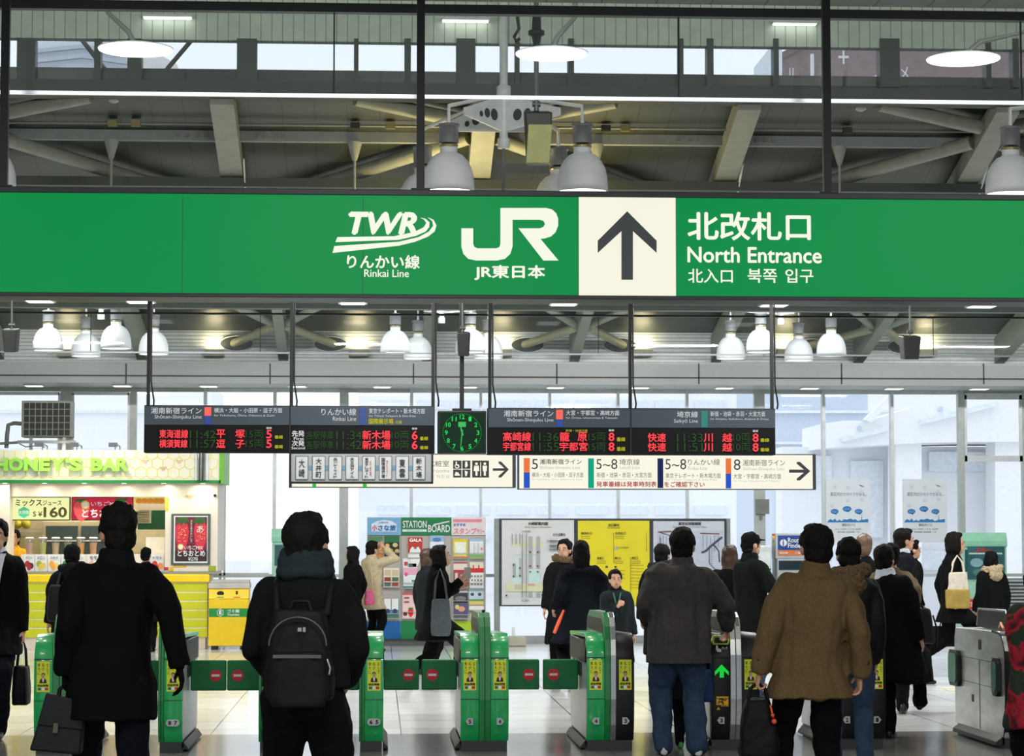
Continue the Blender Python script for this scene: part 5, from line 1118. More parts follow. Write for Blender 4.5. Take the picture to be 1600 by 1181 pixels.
MB().text('おすすめ', SB(835, 98) + SB(942, 126), HY, .04).build('blue_lettering', mat('print_blue', (40, 110, 180)), t); MB().text('スタンプ', SB(835, 138) + SB(1040, 194), HY, .05).text('ラリー', SB(1040, 150) + SB(1108, 192), HY, .04).pb(SB(835, 62) + SB(1085, 88), HY, .002).build('pink_lettering', mat('print_pink', (222, 130, 150), .5), t)
for b_, txt in (((165, 430, 280, 448), 'びゅうパンフレット'), ((190, 715, 245, 728), 'ご案内')):
    MB().pb(sb(*b_), QY - .004, .003).build('caption_strip', mat('caption_pink', (216, 196, 200), .5), t); MB().text(txt, sb(b_[0] + 6, b_[1] + 2, b_[2] - 6, b_[3] - 2), QY - .006).build('caption', RED_INK, t)
def brochure(label, b_, layers, txt=(), n=0):
    Y = QY - .03 - n * .03; t = thing('brochure', label, 'brochure', W(*SB((b_[0] + b_[2]) / 2, b_[3]), Y), 'brochures on the leaflet wall')
    MB().pb(sb(*b_), Y + .002, .024).build('stack', WHT, t, .002)
    x0, y0, x1, y1 = b_; w, h_ = x1 - x0, y1 - y0
    art(t, [(k, sb(x0 + a * w, y0 + b2 * h_, x0 + c * w, y0 + d * h_), rgb) for k, (a, b2, c, d), rgb in layers], Y)
    for s_, (a, b2, c, d), rgb, bo in txt: MB().text(s_, sb(x0 + a * w, y0 + b2 * h_, x0 + c * w, y0 + d * h_), Y - .02, bo).build('lettering', mat('ink_%d_%d_%d' % rgb, rgb, .5), t)
    x0_, x1_, z0_, z1_ = box_px(sb(x0 - 2, y1 - h_ * .25, x1 + 2, y1 + 4), Y)
    MB().tube([(x0_, Y - .024, z1_), (x1_, Y - .024, z1_)], .006, 6).box(x0_, x1_, Y - .02, Y + .026, z0_, z0_ + .012).build('holder', mat('holder_clear', (170, 172, 172), .3), t)
full = (0, 0, 1, 1); Wt = (240, 240, 240)
brochure('green topped brochure with orange dishes, top left of the leaflet wall', (80, 212, 212, 400), [('r', full, (222, 120, 40)), ('r', (0, 0, 1, .28), (80, 130, 90)), ('r', (.47, .28, .53, 1), (240, 200, 120)), ('r', (0, .72, 1, .78), (240, 200, 120)), ('o', (.05, .35, .42, .68), (240, 170, 90)), ('o', (.58, .35, .95, .68), (240, 170, 90))])
brochure('black brochure with round dishes under a green header', (228, 208, 360, 400), [('r', full, (30, 28, 24)), ('r', (0, 0, 1, .3), (30, 110, 60)), ('o', (.05, .35, .35, .55), (214, 180, 90)), ('o', (.55, .32, .9, .52), (206, 190, 140)), ('o', (.25, .58, .6, .8), (190, 150, 70)), ('o', (.7, .6, 1, .8), (214, 180, 90))])
brochure('green and blue brochure half hidden behind the beige coat', (78, 500, 207, 660), [('r', full, (80, 140, 110)), ('r', (0, .4, 1, .6), (200, 220, 220)), ('r', (0, .7, 1, .95), (60, 90, 120))])
brochure('cream brochure with red and green squares in the blue column', (222, 490, 358, 660), [('r', full, (232, 222, 200)), ('r', (.05, .1, .46, .4), (206, 190, 160)), ('r', (.54, .1, .95, .4), (206, 190, 160)), ('r', (.05, .48, .46, .68), (150, 60, 50)), ('r', (.54, .48, .95, .68), (80, 110, 70)), ('r', (.05, .76, .46, .94), (90, 110, 90)), ('r', (.54, .76, .95, .94), (170, 70, 60))])
brochure('dark patterned brochure low in the blue column', (100, 762, 208, 940), [('r', full, (70, 66, 60)), ('r', (0, 0, 1, .3), (214, 200, 190)), ('r', (.1, .45, .9, .5), (200, 190, 180)), ('r', (.1, .65, .9, .7), (180, 170, 160)), ('o', (.3, .5, .7, .75), (150, 60, 80))])
brochure('white and blue twin page brochure low in the blue column', (222, 762, 355, 935), [('r', full, (90, 140, 160)), ('r', (.03, 0, .47, .55), Wt), ('r', (.53, 0, .97, .55), Wt), ('o', (.1, .5, .42, .75), (40, 60, 110)), ('o', (.58, .5, .9, .75), (40, 60, 110)), ('r', (0, .85, 1, .95), (60, 120, 90))])
brochure('red ski brochure with a white mountain and large capital letters', (436, 222, 562, 402), [('r', full, (190, 50, 40)), ('b', (.1, .45, .9, 1.5), Wt), ('r', (0, .78, 1, 1), Wt), ('r', (.4, .5, .6, .56), (120, 120, 130))], [('GALA', (.1, .05, .95, .22), (245, 245, 245), .05)])
brochure('pale blue brochure at the top right of the green column', (628, 205, 752, 390), [('r', full, (150, 180, 214)), ('r', (0, .3, 1, .6), (222, 230, 240)), ('o', (.2, .1, .8, .3), (80, 120, 180))])
brochure('white leaflet behind a pink leaflet in the green column', (390, 405, 516, 560), [('r', (.1, .2, .35, .42), (190, 60, 70)), ('r', (.4, .3, .95, .5), (70, 100, 80)), ('r', (0, .55, 1, 1), (222, 210, 220))])
brochure('pink topped leaflet in front of a white one in the green column', (395, 490, 518, 668), [('r', (0, 0, 1, .35), (232, 170, 196)), ('r', (0, .35, 1, .9), (228, 236, 238)), ('o', (.08, .22, .32, .42), (220, 80, 120)), ('r', (.6, .6, .95, .7), (70, 130, 170)), ('r', (0, .9, 1, 1), (60, 140, 120))], [], 1)
brochure('pink strawberry picking leaflet at the bottom of the green column', (388, 705, 506, 935), [('r', full, (238, 206, 204)), ('r', (0, .0, 1, .1), (206, 90, 100)), ('b', (.4, .62, .82, .95), (214, 44, 40)), ('l', (.4, .58, .82, .68), (60, 120, 40)), ('o', (.05, .75, .35, .9), (90, 40, 50)), ('r', (.12, .18, .5, .24), (160, 80, 90)), ('r', (.12, .34, .5, .40), (160, 80, 90))])
brochure('white leaflet low in the green column behind the walking woman', (640, 705, 760, 935), [('r', (0, .4, 1, .8), (200, 210, 214))])
brochure('yellow bordered brochure at the top of the white column', (832, 238, 958, 405), [('r', full, (226, 200, 40)), ('r', (.1, .15, .9, .85), (226, 232, 210)), ('o', (.2, .3, .8, .75), (236, 240, 230)), ('r', (0, .92, 1, 1), (200, 90, 40))])
brochure('white and green brochure at the top right of the white column', (978, 235, 1100, 405), [('r', (0, 0, 1, .12), (150, 190, 220)), ('r', (0, .82, 1, 1), (120, 180, 90)), ('o', (.75, .45, .95, .58), (220, 130, 140)), ('r', (.3, .2, .33, .8), (160, 180, 190)), ('r', (.6, .2, .63, .8), (160, 180, 190))])
brochure('cream leaflet with a red band above the red photo leaflet', (836, 440, 956, 560), [('r', full, (226, 214, 206)), ('r', (0, 0, 1, .1), (180, 60, 60)), ('r', (0, .55, 1, .8), (196, 40, 50))])
brochure('red photo leaflet with pale streaks in the white column', (836, 520, 958, 665), [('r', full, (150, 70, 66)), ('r', (.1, .1, .3, .6), (220, 200, 190)), ('r', (.5, .2, .65, .7), (226, 206, 196)), ('r', (0, .72, 1, .84), (80, 110, 150)), ('r', (0, .86, 1, 1), (214, 190, 180))], [], 1)
brochure('cream leaflet behind the red banner leaflet at the right edge', (980, 440, 1100, 560), [('r', full, (222, 216, 196)), ('r', (.2, .2, .3, .6), (180, 80, 60)), ('r', (.6, .2, .7, .6), (180, 80, 60))])
brochure('white leaflet with a red banner at the right edge of the wall', (978, 492, 1100, 668), [('r', (0, 0, 1, .22), (206, 30, 40))] + [('o', (.1 + .22 * i, .35 + .2 * j, .22 + .22 * i, .45 + .2 * j), (130, 110, 90)) for i in range(4) for j in range(3)], [], 1)
brochure('black train leaflet low in the white column', (834, 690, 960, 810), [('r', full, (52, 56, 62)), ('o', (.1, .4, .9, .75), (120, 124, 120)), ('r', (0, 0, 1, .15), (190, 190, 190))])
brochure('purple and gold leaflet at the bottom of the white column', (836, 800, 962, 935), [('r', full, (80, 80, 120)), ('o', (.3, .2, .8, .55), (220, 150, 130)), ('o', (.1, .1, .4, .4), (214, 200, 110)), ('r', (0, .7, 1, 1), (90, 96, 104))], [], 1)
brochure('snow scene leaflet with a yellow foot at the right edge', (972, 670, 1100, 860), [('r', full, (190, 210, 226)), ('o', (.1, .2, .35, .35), (60, 70, 90)), ('o', (.6, .2, .85, .35), (60, 70, 90)), ('r', (0, .5, 1, .6), (110, 160, 90)), ('r', (0, .6, 1, .8), (226, 200, 110)), ('r', (0, .8, 1, 1), (226, 226, 226))])

# ------------------------------------------------------------------ map boards
MYY = 36.0
t = thing('map_board', 'wide dark framed board with station plan, yellow exit guide and route map', 'notice board', (W(958, 1000, MYY).x, MYY, 0))
for a, b_ in ((772.5, 781.5), (1134, 1142)):
    x0, x1, z0, z1 = box_px((a, 810, b_, 1005), MYY); MB().box(x0, x1, MYY + .02, MYY + .12, 0, z1).build('post', mat('post_grey', (140, 146, 146), .4, .3), t)
x0, x1, z0, z1 = box_px((780, 810, 1136, 947), MYY)
MB().box(x0, x1, MYY + .01, MYY + .10, z0, z1).build('frame', mat('map_frame', (42, 50, 56), .4), t, .006)
MW = mat('map_white', (206, 208, 208), .35, var=.02); MYL = mat('map_yellow', (222, 206, 24), .4, var=.06, scale=3); MBW = mat('map_bluish', (196, 202, 214), .35, var=.02)
mb2 = lambda x, y: (740 + x / 4, 780 + y / 4)
for b_, m_, nm in (((784, 812.5, 897, 945), MW, 'station_plan'), ((903, 813.5, 1015, 946), MYL, 'exit_guide'), ((1021, 814, 1132, 946), MBW, 'route_map')):
    p = MB().pb(b_, MYY, .01).build(nm, m_, t)
    if nm == 'station_plan':
        art(p, [('r', (800, 847.5, 849, 854.5), (206, 210, 176)), ('r', (802, 866, 844, 868), (176, 206, 206)), ('r', (800, 874, 815, 918), (196, 214, 212)), ('r', (801, 880, 806, 902), (160, 166, 166)), ('r', (811, 872, 815, 902), (170, 178, 178)), ('r', (826, 838, 832, 933), (166, 168, 166)), ('r', (838, 838, 844, 933), (166, 168, 166)), ('r', (826, 889, 844, 912), (190, 216, 214)), ('r', (791, 912, 848, 924), (208, 210, 172)), ('r', (804, 913, 815, 921), (186, 184, 168)), ('r', (824, 912, 836, 915), (210, 150, 150)), ('r', (854, 909, 861, 912.5), (60, 110, 100))] +
            [('r', (x, 834, x + .6, 933 if x in (816, 822) else 850), (130, 134, 134)) for x in (800, 806, 812, 816, 822)] + [('o', (x, y, x + 2.4, y + 2.4), (50, 54, 58)) for x, y in ((801, 881), (801, 899), (811, 886), (811, 898), (827, 861), (827, 883), (827, 892), (839, 861), (839, 883), (839, 892), (856, 918), (856, 924), (856, 930), (790, 929), (846, 928))] + [('r', (858, y, 872, y + 1), (110, 120, 116)) for y in (844, 851, 857)], MYY)
        MB().text('大崎駅案内図', (825, 815.5, 856, 820.5), MYY - .012, .03).text('のりば案内', (864, 833, 883, 837.5), MYY - .012, .02).text('大崎駅', (815, 828.5, 829, 832), MYY - .03).text('1.2  3.4', (854, 843, 862, 846), MYY - .03).text('出口案内', (815, 936, 826, 940), MYY - .03).build('lettering', INK, p)
        MB().text('Ōsaki Station Information', (820, 821.5, 862, 824.5), MYY - .012).build('small_lettering', mat('print_redbrown', (130, 60, 56), .5), p)
    elif nm == 'exit_guide':
        k = MB().text('出口案内', (950.5, 818, 967.5, 822.5), MYY - .012, .03).text('Exit Information', (949, 823.2, 969, 825.6), MYY - .012)
        for x, y, s_ in ((908, 831, '南改札口'), (961, 831, '北改札口'), (933, 870, '新東口'), (960, 870, '東口'), (987, 870, '西口')):
            k.text(s_, (x, y, x + (17 if len(s_) > 3 else 10), y + 4), MYY - .012, .02)
            for q in range(2): k.text('South East', (x, y + 5.5 + q * 3, x + 14, y + 7.5 + q * 3), MYY - .012)
        for q in range(8): k.text('Shinagawa', (986, 882 + q * 5, 1006, 884 + q * 5), MYY - .012)
        for q in range(3): k.text('Osaki Bldg', (960, 890 + q * 6, 976, 892 + q * 6), MYY - .012)
        k.pb((958.6, 832, 959.1, 880), MYY - .006, .002).pb((985, 870, 985.5, 925), MYY - .006, .002).pb((1010, 832, 1010.5, 862), MYY - .006, .002).pb((946, 884, 950, 887), MYY - .006, .002).pb((960, 884, 963.5, 887), MYY - .006, .002)
        k.build('lettering', mat('print_olive', (70, 66, 14), .5), p)
        art(p, [('o', (960, 853, 966, 859), (60, 66, 60)), ('o', (960.6, 853.6, 965.4, 858.4), (230, 232, 220)), ('r', (962, 855, 964.5, 857), (40, 110, 150))], MYY)
        MB().text('お忘れ物取扱所', (967, 854, 982, 857), MYY - .012).build('lettering', mat('print_olive', (70, 66, 14)), p)
    else:
        k = MB().text('東京近郊路線図', (1060, 815.5, 1095, 820.5), MYY - .012, .03).text('Railway Network in Greater Tokyo', (1052, 822, 1104, 825), MYY - .012)
        k.build('lettering', INK, p)
        MB().pb((1026, 829, 1130, 940), MYY - .003, .003).build('map_ground', mat('map_ground', (184, 192, 208), .4), p)
        ln_ = MB(); L3 = lambda pts, r: ln_.tube([Vector((W(x, y, MYY).x, MYY - .008, W(x, y, MYY).z)) for x, y in pts], r, 5)
        L3([(1096, 863), (1102, 861), (1113, 851), (1128, 839)], .016); L3([(1113, 851), (1117, 853), (1123, 861), (1124, 878)], .01); L3([(1028, 831), (1045, 836), (1060, 858)], .006); L3([(1108, 852), (1108, 880), (1118, 890)], .005)
        ln_.build('line_print', mat('print_slate', (60, 76, 96), .5), p)
        ln_ = MB(); L3([(1030, 831), (1048, 830), (1056, 836)], .010); L3([(1094, 833), (1124, 834)], .008); L3([(1032, 840), (1034, 900), (1060, 930), (1100, 936)], .006)
        ln_.build('red_line_print', mat('print_brickred', (150, 90, 86), .5), p)
        k = MB()
        for i, x in enumerate((1030, 1036, 1041, 1098, 1104, 1110, 1116, 1122)): k.pb((x, 836 + i % 3, x + .8, 850 + (i * 7) % 15), MYY - .006, .002)
        for i in range(9): k.pb((1110, 856 + i * 3, 1114, 856.6 + i * 3), MYY - .006, .002)
        k.build('station_ticks', mat('print_grey', (110, 116, 126), .5), p)
t = thing('floor_duct', 'low beige box with a short white post under the station plan', 'box', (W(808, 1007, 36.2).x, 36.2, 0))
x0, x1, z0, z1 = box_px((795, 995, 822.5, 1008), 35.9)
MB().box(x0, x1, 35.9, 36.3, 0, z1).build('box', mat('duct_beige', (176, 172, 156), .5), t, .02); MB().pb((800, 980, 804.5, 997), 36.05, .06).build('post', WHT, t)

# ------------------------------------------------------------------ window posters, machines, cases
PB = mat('print_sky_blue', (20, 120, 190), .5, var=.03)
for (a, b_), lab in (((1290.5, 1360), 'left of two pale posters with blue speech bubbles on the window'), ((1410.5, 1480), 'right of two pale posters with blue speech bubbles on the window')):
    Y = YW - .09; t = thing('window_poster', lab, 'poster', W((a + b_) / 2, 847, Y), 'window posters')
    MB().pb((a, 748.5, b_, 847), Y, .012).build('sheet', mat('poster_pale', (222, 228, 236), .5, var=.02), t)
    o = a - 1290.5; cs = MB(); sky = [(a + 2, 816)]
    for dx_, dy_ in ((4, -3), (7, -5), (11, -3), (14, -6), (17, -2), (21, -4), (25, -2), (28, -5), (33, -4), (38, -6), (43, -4), (46, -5), (50, -2), (53, -3), (55.6, -4), (56.2, -14), (56.8, -4), (60, -4), (62, -5), (66, -5)): sky.append((a + dx_, 816 + dy_))
    sky.append((a + 66, 816)); cs.ppoly(sky, Y - .004, .003)
    cs.build('skyline_print', PB, t)
    for cx, cy, r2 in ((13.5, 799, 6.4), (33, 795, 7), (51, 799, 6.4)):
        bq = MB(); c = W(a + cx, cy, Y); bq.disc((c.x, c.z), r2 * Y / F, Y - .004, .003, 22, .62 * r2 * Y / F).ppoly([(a + cx - 1, cy + 3), (a + cx + 3, cy + 2.6), (a + cx + 3, cy + 5.6)], Y - .004, .003)
        bo = bq.build('speech_bubble', PB, t)
        MB().text('どこ?', (a + cx - 3.6, cy - 1.2, a + cx + 3.6, cy + 1.4), Y - .007).build('lettering', WHT, bo)
    k = MB().text('都区内だけのトクがある。', (a + 7, 769, a + 63, 775), Y - .004, .0).text('都区内パス', (a + 25, 818, a + 46, 822), Y - .004, .01).text('大人 730円 こども 360円', (a + 14, 825, a + 55, 828), Y - .004).text('発売期間  有効期間  一日', (a + 18, 830, a + 52, 832.5), Y - .004)
    k.ppoly([(a + 51, 757), (a + 57, 758.6), (a + 60, 761), (a + 54, 759.6)], Y - .004, .003)
    k.build('lettering', mat('poster_grey_ink', (96, 102, 112), .5), t)
    art(t, [('o', (a + x - 3, y - 3, a + x + 3, y + 3), (206, 216, 228)) for x, y in ((14, 761), (34, 762), (56, 780), (34, 782), (10, 790), (55, 768))], Y, 'snowflake_print')
RFY = 33.4
t = thing('route_finder', 'grey information kiosk with a blue Route Finder header', 'kiosk', (W(1237, 1010, RFY).x, RFY, 0))
x0, x1, z0, z1 = box_px((1212, 833, 1262, 873), RFY); lg = mat('machine_grey', (176, 184, 188), .4)
MB().box(x0, x1, RFY, RFY + .35, z0, z1).build('header_housing', lg, t, .01)
MB().pb((1215.5, 836.5, 1258, 859), RFY - .006, .006).build('blue_panel', mat('route_blue', (30, 66, 140), .35, var=.02), t)
MB().text('Route', (1231, 840, 1252, 847.5), RFY - .01, .02).text('Finder', (1231, 848.5, 1255, 856), RFY - .01, .02).disc((W(1224, 848, RFY).x, W(1224, 848, RFY).z), .05, RFY - .01, .003, 22).build('lettering', WHT, t)
MB().text('i', (1223, 843, 1225, 853), RFY - .014, .03).build('information_letter', mat('route_blue', (30, 66, 140)), t)
MB().pb((1215.5, 860, 1258, 867.5), RFY - .006, .006).build('orange_panel', mat('route_orange', (226, 120, 60), .4), t)
MB().text('経路検索', (1218, 862, 1231, 865.5), RFY - .01, .02).text('ご案内', (1242, 862, 1256, 865.5), RFY - .01, .02).build('caption', WHT, t)
MB().box(x0 + .02, x1 - .02, RFY - .03, RFY + .4, 0, z0 - .002).build('cabinet', lg, t, .01)
MB().pb((1217, 876, 1257, 890), RFY - .04, .02).build('screen', mat('screen_dark', (40, 56, 64), .12), t)
sp = MB()
t2 = thing('colour_strip', 'narrow dark strip with rainbow bands beside the Route Finder kiosk', 'sign', W(1209, 861, RFY))
for i, rgb in enumerate(((200, 40, 50), (236, 190, 40), (240, 120, 40), (40, 150, 90))): MB().pb((1207, 834 + i * 3, 1210.5, 837 + i * 3), RFY + .02, .02).build('colour_band', mat('band_%d' % (i + 1), rgb, .5), t2)
MB().pb((1207, 846, 1210.5, 862), RFY + .02, .02).build('dark_band', GREY, t2)
MB().box(W(1207.5, 861, RFY).x, W(1210, 861, RFY).x, RFY + .03, RFY + .05, 0, W(1209, 862, RFY).z).build('stand', GREY, t2)
t = thing('cash_machine', 'white cash machine with a blue swoosh beside the cap wearing man', 'cash machine', (W(1190, 1010, RFY).x, RFY, 0))
x0, x1, z0, z1 = box_px((1172, 852, 1205, 893), RFY)
MB().box(x0, x1, RFY, RFY + .5, z0, z1).build('hood', mat('machine_white', (210, 218, 222), .4), t, .02); MB().box(x0, x1, RFY - .05, RFY + .5, 0, z0 - .002).build('cabinet', mat('machine_white', (210, 218, 222)), t, .01)
MB().text('VIEW', (1170, 852.5, 1187, 857.5), RFY - .01, .03).build('lettering', PB, t); MB().ppoly([(1178, 864), (1184, 866), (1187, 872), (1183, 870)], RFY - .008, .004).build('swoosh', mat('print_blue', (40, 110, 180)), t)
MB().pb((1176, 862, 1204, 884), RFY - .004, .004).build('panel', mat('panel_pale', (226, 230, 232), .3), t); MB().pb((1174, 888, 1205, 891), RFY - .006, .006).build('green_line', GTRIM, t)
for i, rgb in enumerate(((206, 150, 60), (80, 120, 170))): MB().pb((1190, 906 + i * 24, 1199, 918 + i * 24), RFY - .06, .01).build('card_rack', mat('rack_%d' % (i + 1), rgb, .5), t)
GC = mat('case_green', (130, 188, 160), .4); 
for (a, b_, y0, y1), lab, Y, withp in (((424, 462, 826, 880), 'pale green metal display case behind the man with the backpack', 35.6, False), ((1503, 1575, 832, 1000), 'pale green metal display case with a poster at the right', 33.0, True)):
    t = thing('display_case', lab, 'display case', (W((a + b_) / 2, 1000, Y).x, Y, 0))
    x0, x1, z0, z1 = box_px((a, y0, b_, y1), Y)
    MB().prism([(Y, z1 - .12), (Y + .05, z1), (Y + .5, z1), (Y + .5, z1 - .2), (Y, z1 - .2)], 'x', x0, x1).build('hood', GC, t, .01)
    MB().box(x0 + .01, x1 - .01, Y + .01, Y + .5, 0, z1 - .2).build('cabinet', mat('case_green_pale', (150, 196, 176), .45), t, .01)
    MB().box(x0 + .05, x1 - .05, Y, Y + .01, z1 - .55, z1 - .24).build('window', mat('case_dark', (36, 84, 84), .2), t)
    if withp:
        p = MB().pb((1512, 854, 1570, 905), Y - .006, .008).build('poster', mat('poster_teal', (30, 84, 90), .4, var=.4, scale=5), t)
        MB().text('スキー', (1524, 856, 1548, 863), Y - .01, .04).build('red_lettering', NOE, p)
        art(p, [('o', (1516, 872, 1536, 886), (120, 160, 170)), ('o', (1540, 868, 1558, 880), (190, 206, 206)), ('o', (1520, 888, 1552, 900), (60, 120, 110)), ('r', (1514, 863.5, 1566, 866), (180, 200, 200))], Y - .006)
        MB().pb((1511, 936, 1527, 952), Y - .02, .02).build('red_white_notice', NOE, t); MB().text('ご注意', (1512, 940, 1526, 948), Y - .024, .03).build('lettering', WHT, t)
t = thing('louvre_unit', 'grey louvred vent unit at the right edge behind the hooded woman', 'vent', (W(1600, 1000, 34).x, 34, 0))
x0, x1, z0, z1 = box_px((1574, 904, 1660, 1000), 34.0)
MB().box(x0, x1, 34.02, 34.5, 0, z1).build('body', mat('vent_grey', (120, 126, 124), .5), t)
for k in range(16): MB().pb((1575, 906 + k * 5.4, 1658, 908.6 + k * 5.4), 33.98, .05).build('slat', mat('slat_grey', (170, 176, 176), .4), t)
bx_ = MB().pb((1181, 780, 1202, 803), YW - .12, .05).tube([W(1189, 805, YW - .1), W(1189, 812, YW - .1)], .02, 8)
tag(bx_.build('junction_box', GREY), 'small grey junction box on the thick window post right of the boards', 'box')
# ------------------------------------------------------------------ people
VX, VY, VZ = Vector((1, 0, 0)), Vector((0, 1, 0)), Vector((0, 0, 1))
def remeshed(mb, voxel, smooth=2, fold=0.0, fscale=(6, 6, 2.6), seed=0.0):
    """fuses overlapping shapes into one continuous skin; returns (verts, faces)"""
    me = mb.mesh('skin'); ob = bpy.data.objects.new('skin', me); COL.objects.link(ob)
    md = ob.modifiers.new('r', 'REMESH'); md.mode = 'VOXEL'; md.voxel_size = voxel
    if smooth:
        ms = ob.modifiers.new('s', 'SMOOTH'); ms.iterations = smooth; ms.factor = 0.5
    dg = bpy.context.evaluated_depsgraph_get(); m2 = bpy.data.meshes.new_from_object(ob.evaluated_get(dg))
    vs = [v.co.copy() for v in m2.vertices]
    if fold:
        ns = [v.normal.copy() for v in m2.vertices]
        for i, p in enumerate(vs):
            q = Vector((p.x * fscale[0] + seed, p.y * fscale[1], p.z * fscale[2]))
            f = noise.noise(q) * fold + noise.noise(q * 2.7) * fold * .45
            vs[i] = p + ns[i] * f
    fs = [tuple(p.vertices) for p in m2.polygons]
    bpy.data.objects.remove(ob); bpy.data.meshes.remove(me); bpy.data.meshes.remove(m2)
    return vs, fs
def limb(mb, pts, rad, n=14):
    mb.tube(pts, rad, n)
    for p, r in zip(pts, rad): mb.ball(p, r * .985, n=10)
    return mb
def ik(a, t, l1, l2, pole):
    d = t - a; L = d.length
    if L > (l1 + l2) * .999: t = a + d * ((l1 + l2) * .999 / L); d = t - a; L = d.length
    L = max(L, abs(l1 - l2) + .01); u = d.normalized()
    c = (l1 * l1 + L * L - l2 * l2) / (2 * L); h = math.sqrt(max(l1 * l1 - c * c, 0)); p = pole - u * pole.dot(u)
    p = p.normalized() if p.length > 1e-5 else Vector((0, -1, 0))
    return a + u * c + p * h, t
def hand_shape(w, d, l, n, k, curl):
    """palm, four unequal bent fingers and a thumb leaving the side of the palm"""
    mb = MB(); B = Matrix((l, d, n)).transposed()
    mb.ball(w + d * .045 * k, .036 * k, .05 * k, .015 * k, 14, B); mb.tube([w - d * .03 * k, w + d * .02 * k], [.026 * k, .024 * k], 10); mb.ball(w + d * .072 * k, .038 * k, .022 * k, .014 * k, 12, B)
    for off, ln in ((.028, .072), (.0095, .08), (-.0095, .075), (-.027, .058)):
        p = w + d * (.082 * k) + l * off * k; a = curl * .7; pts = [p - d * .02 * k, p]; q = p
        for s_, aa in ((.45, a), (.32, a + curl * 1.1), (.25, a + curl * 1.7)):
            q = q + (d * cos(aa) + n * sin(aa)) * ln * s_ * k; pts.append(q)
        limb(mb, pts, [.0088 * k, .0088 * k, .0082 * k, .0078 * k, .0062 * k], 8)
    p = w + d * .022 * k + l * .024 * k; q = p + (d * .55 + l * .75 + n * .3).normalized() * .036 * k; r = q + (d * .85 + l * .2 + n * (.3 + curl * .4)).normalized() * .034 * k
    limb(mb, [w + d * .01 * k, p, q, r], [.013 * k, .0125 * k, .0105 * k, .0085 * k], 8)
    return mb
HAIR = mat('dark_hair', (13, 12, 11), .75, spec=.15, bump=.5, var=.25, scale=60, stretch=(1, 1, .2)); HAIRB = mat('brown_hair', (66, 44, 28), .45, var=.3, scale=60, stretch=(1, 1, .2)); BALDH = mat('thin_brown_hair', (96, 74, 54), .5, var=.25, scale=50)
FEYE = mat('eye_white', (205, 200, 195), .4); FDK = mat('eye_dark', (14, 12, 12), .3); FLIP = mat('lips', (150, 84, 76), .5)
def cloth(name, rgb, rough=.9, **k): return mat('cloth_' + name, rgb, rough, 0, k.pop('var', .14), k.pop('scale', 22), k.pop('bump', .12), spec=k.pop('spec', .25), **k)
C_BLK = cloth('black_wool', (9, 11, 11), spec=.1); C_BK2 = cloth('soft_black', (13, 15, 16), spec=.12); C_NVY = cloth('navy', (13, 17, 25), spec=.12); C_CHAR = cloth('charcoal', (64, 60, 59), .8, spec=.15); C_BRN = cloth('brown_wool', (96, 78, 50), scale=60); C_OLV = cloth('olive_brown', (88, 74, 50)); C_BGE = cloth('beige', (184, 170, 138)); C_JEAN = cloth('denim', (42, 60, 86), .85, var=.22, scale=10); C_SCF = cloth('slate_scarf', (34, 42, 45), spec=.1); C_WHT = cloth('white_cotton', (206, 210, 222)); C_LTH = cloth('black_leather', (7, 8, 8), .65, spec=.2); C_FUR = cloth('brown_fur', (92, 74, 52), scale=70, var=.5, bump=.8); C_FURL = cloth('pale_fur', (176, 158, 128), scale=70, var=.4, bump=.8); C_RED = cloth('red_scarf', (150, 36, 44)); C_YEL = cloth('yellow_shirt', (236, 178, 40)); C_TEAL = cloth('dark_teal', (18, 26, 29)); C_SHOE = mat('black_shoe', (14, 14, 15), .35); C_SNK = mat('white_sneaker', (206, 206, 202), .55); C_GSN = mat('green_sneaker', (70, 160, 70), .5); C_RDS = mat('red_sole', (214, 60, 50), .5); C_GREYB = cloth('slate_bag', (74, 82, 86)); C_PINK = cloth('pink_bag', (206, 92, 130), .6); C_BLUEB = cloth('blue_bag', (22, 52, 96), .6); C_TAN = cloth('tan_canvas', (160, 136, 70)); C_CRM = cloth('cream_canvas', (206, 198, 182)); C_ORG = mat('orange_strap', (226, 84, 44), .5); C_TIE = cloth('slate_tie', (60, 70, 84), .6)
def camo():
    m_ = cloth('red_camo', (170, 30, 48), .8); nt = m_.node_tree; cr = [n for n in nt.nodes if n.type == 'VALTORGB'][0]; ns = [n for n in nt.nodes if n.type == 'TEX_NOISE'][0]
    ns.inputs['Scale'].default_value = 7; e = cr.color_ramp.elements; e[0].color = lin((34, 48, 34)) + (1,); e[0].position = .5; e[1].color = lin((170, 30, 50)) + (1,); e[1].position = .55; x = cr.color_ramp.elements.new(.68); x.color = lin((60, 20, 28)) + (1,)
    return m_
C_CAMO = camo()
NP = [0]
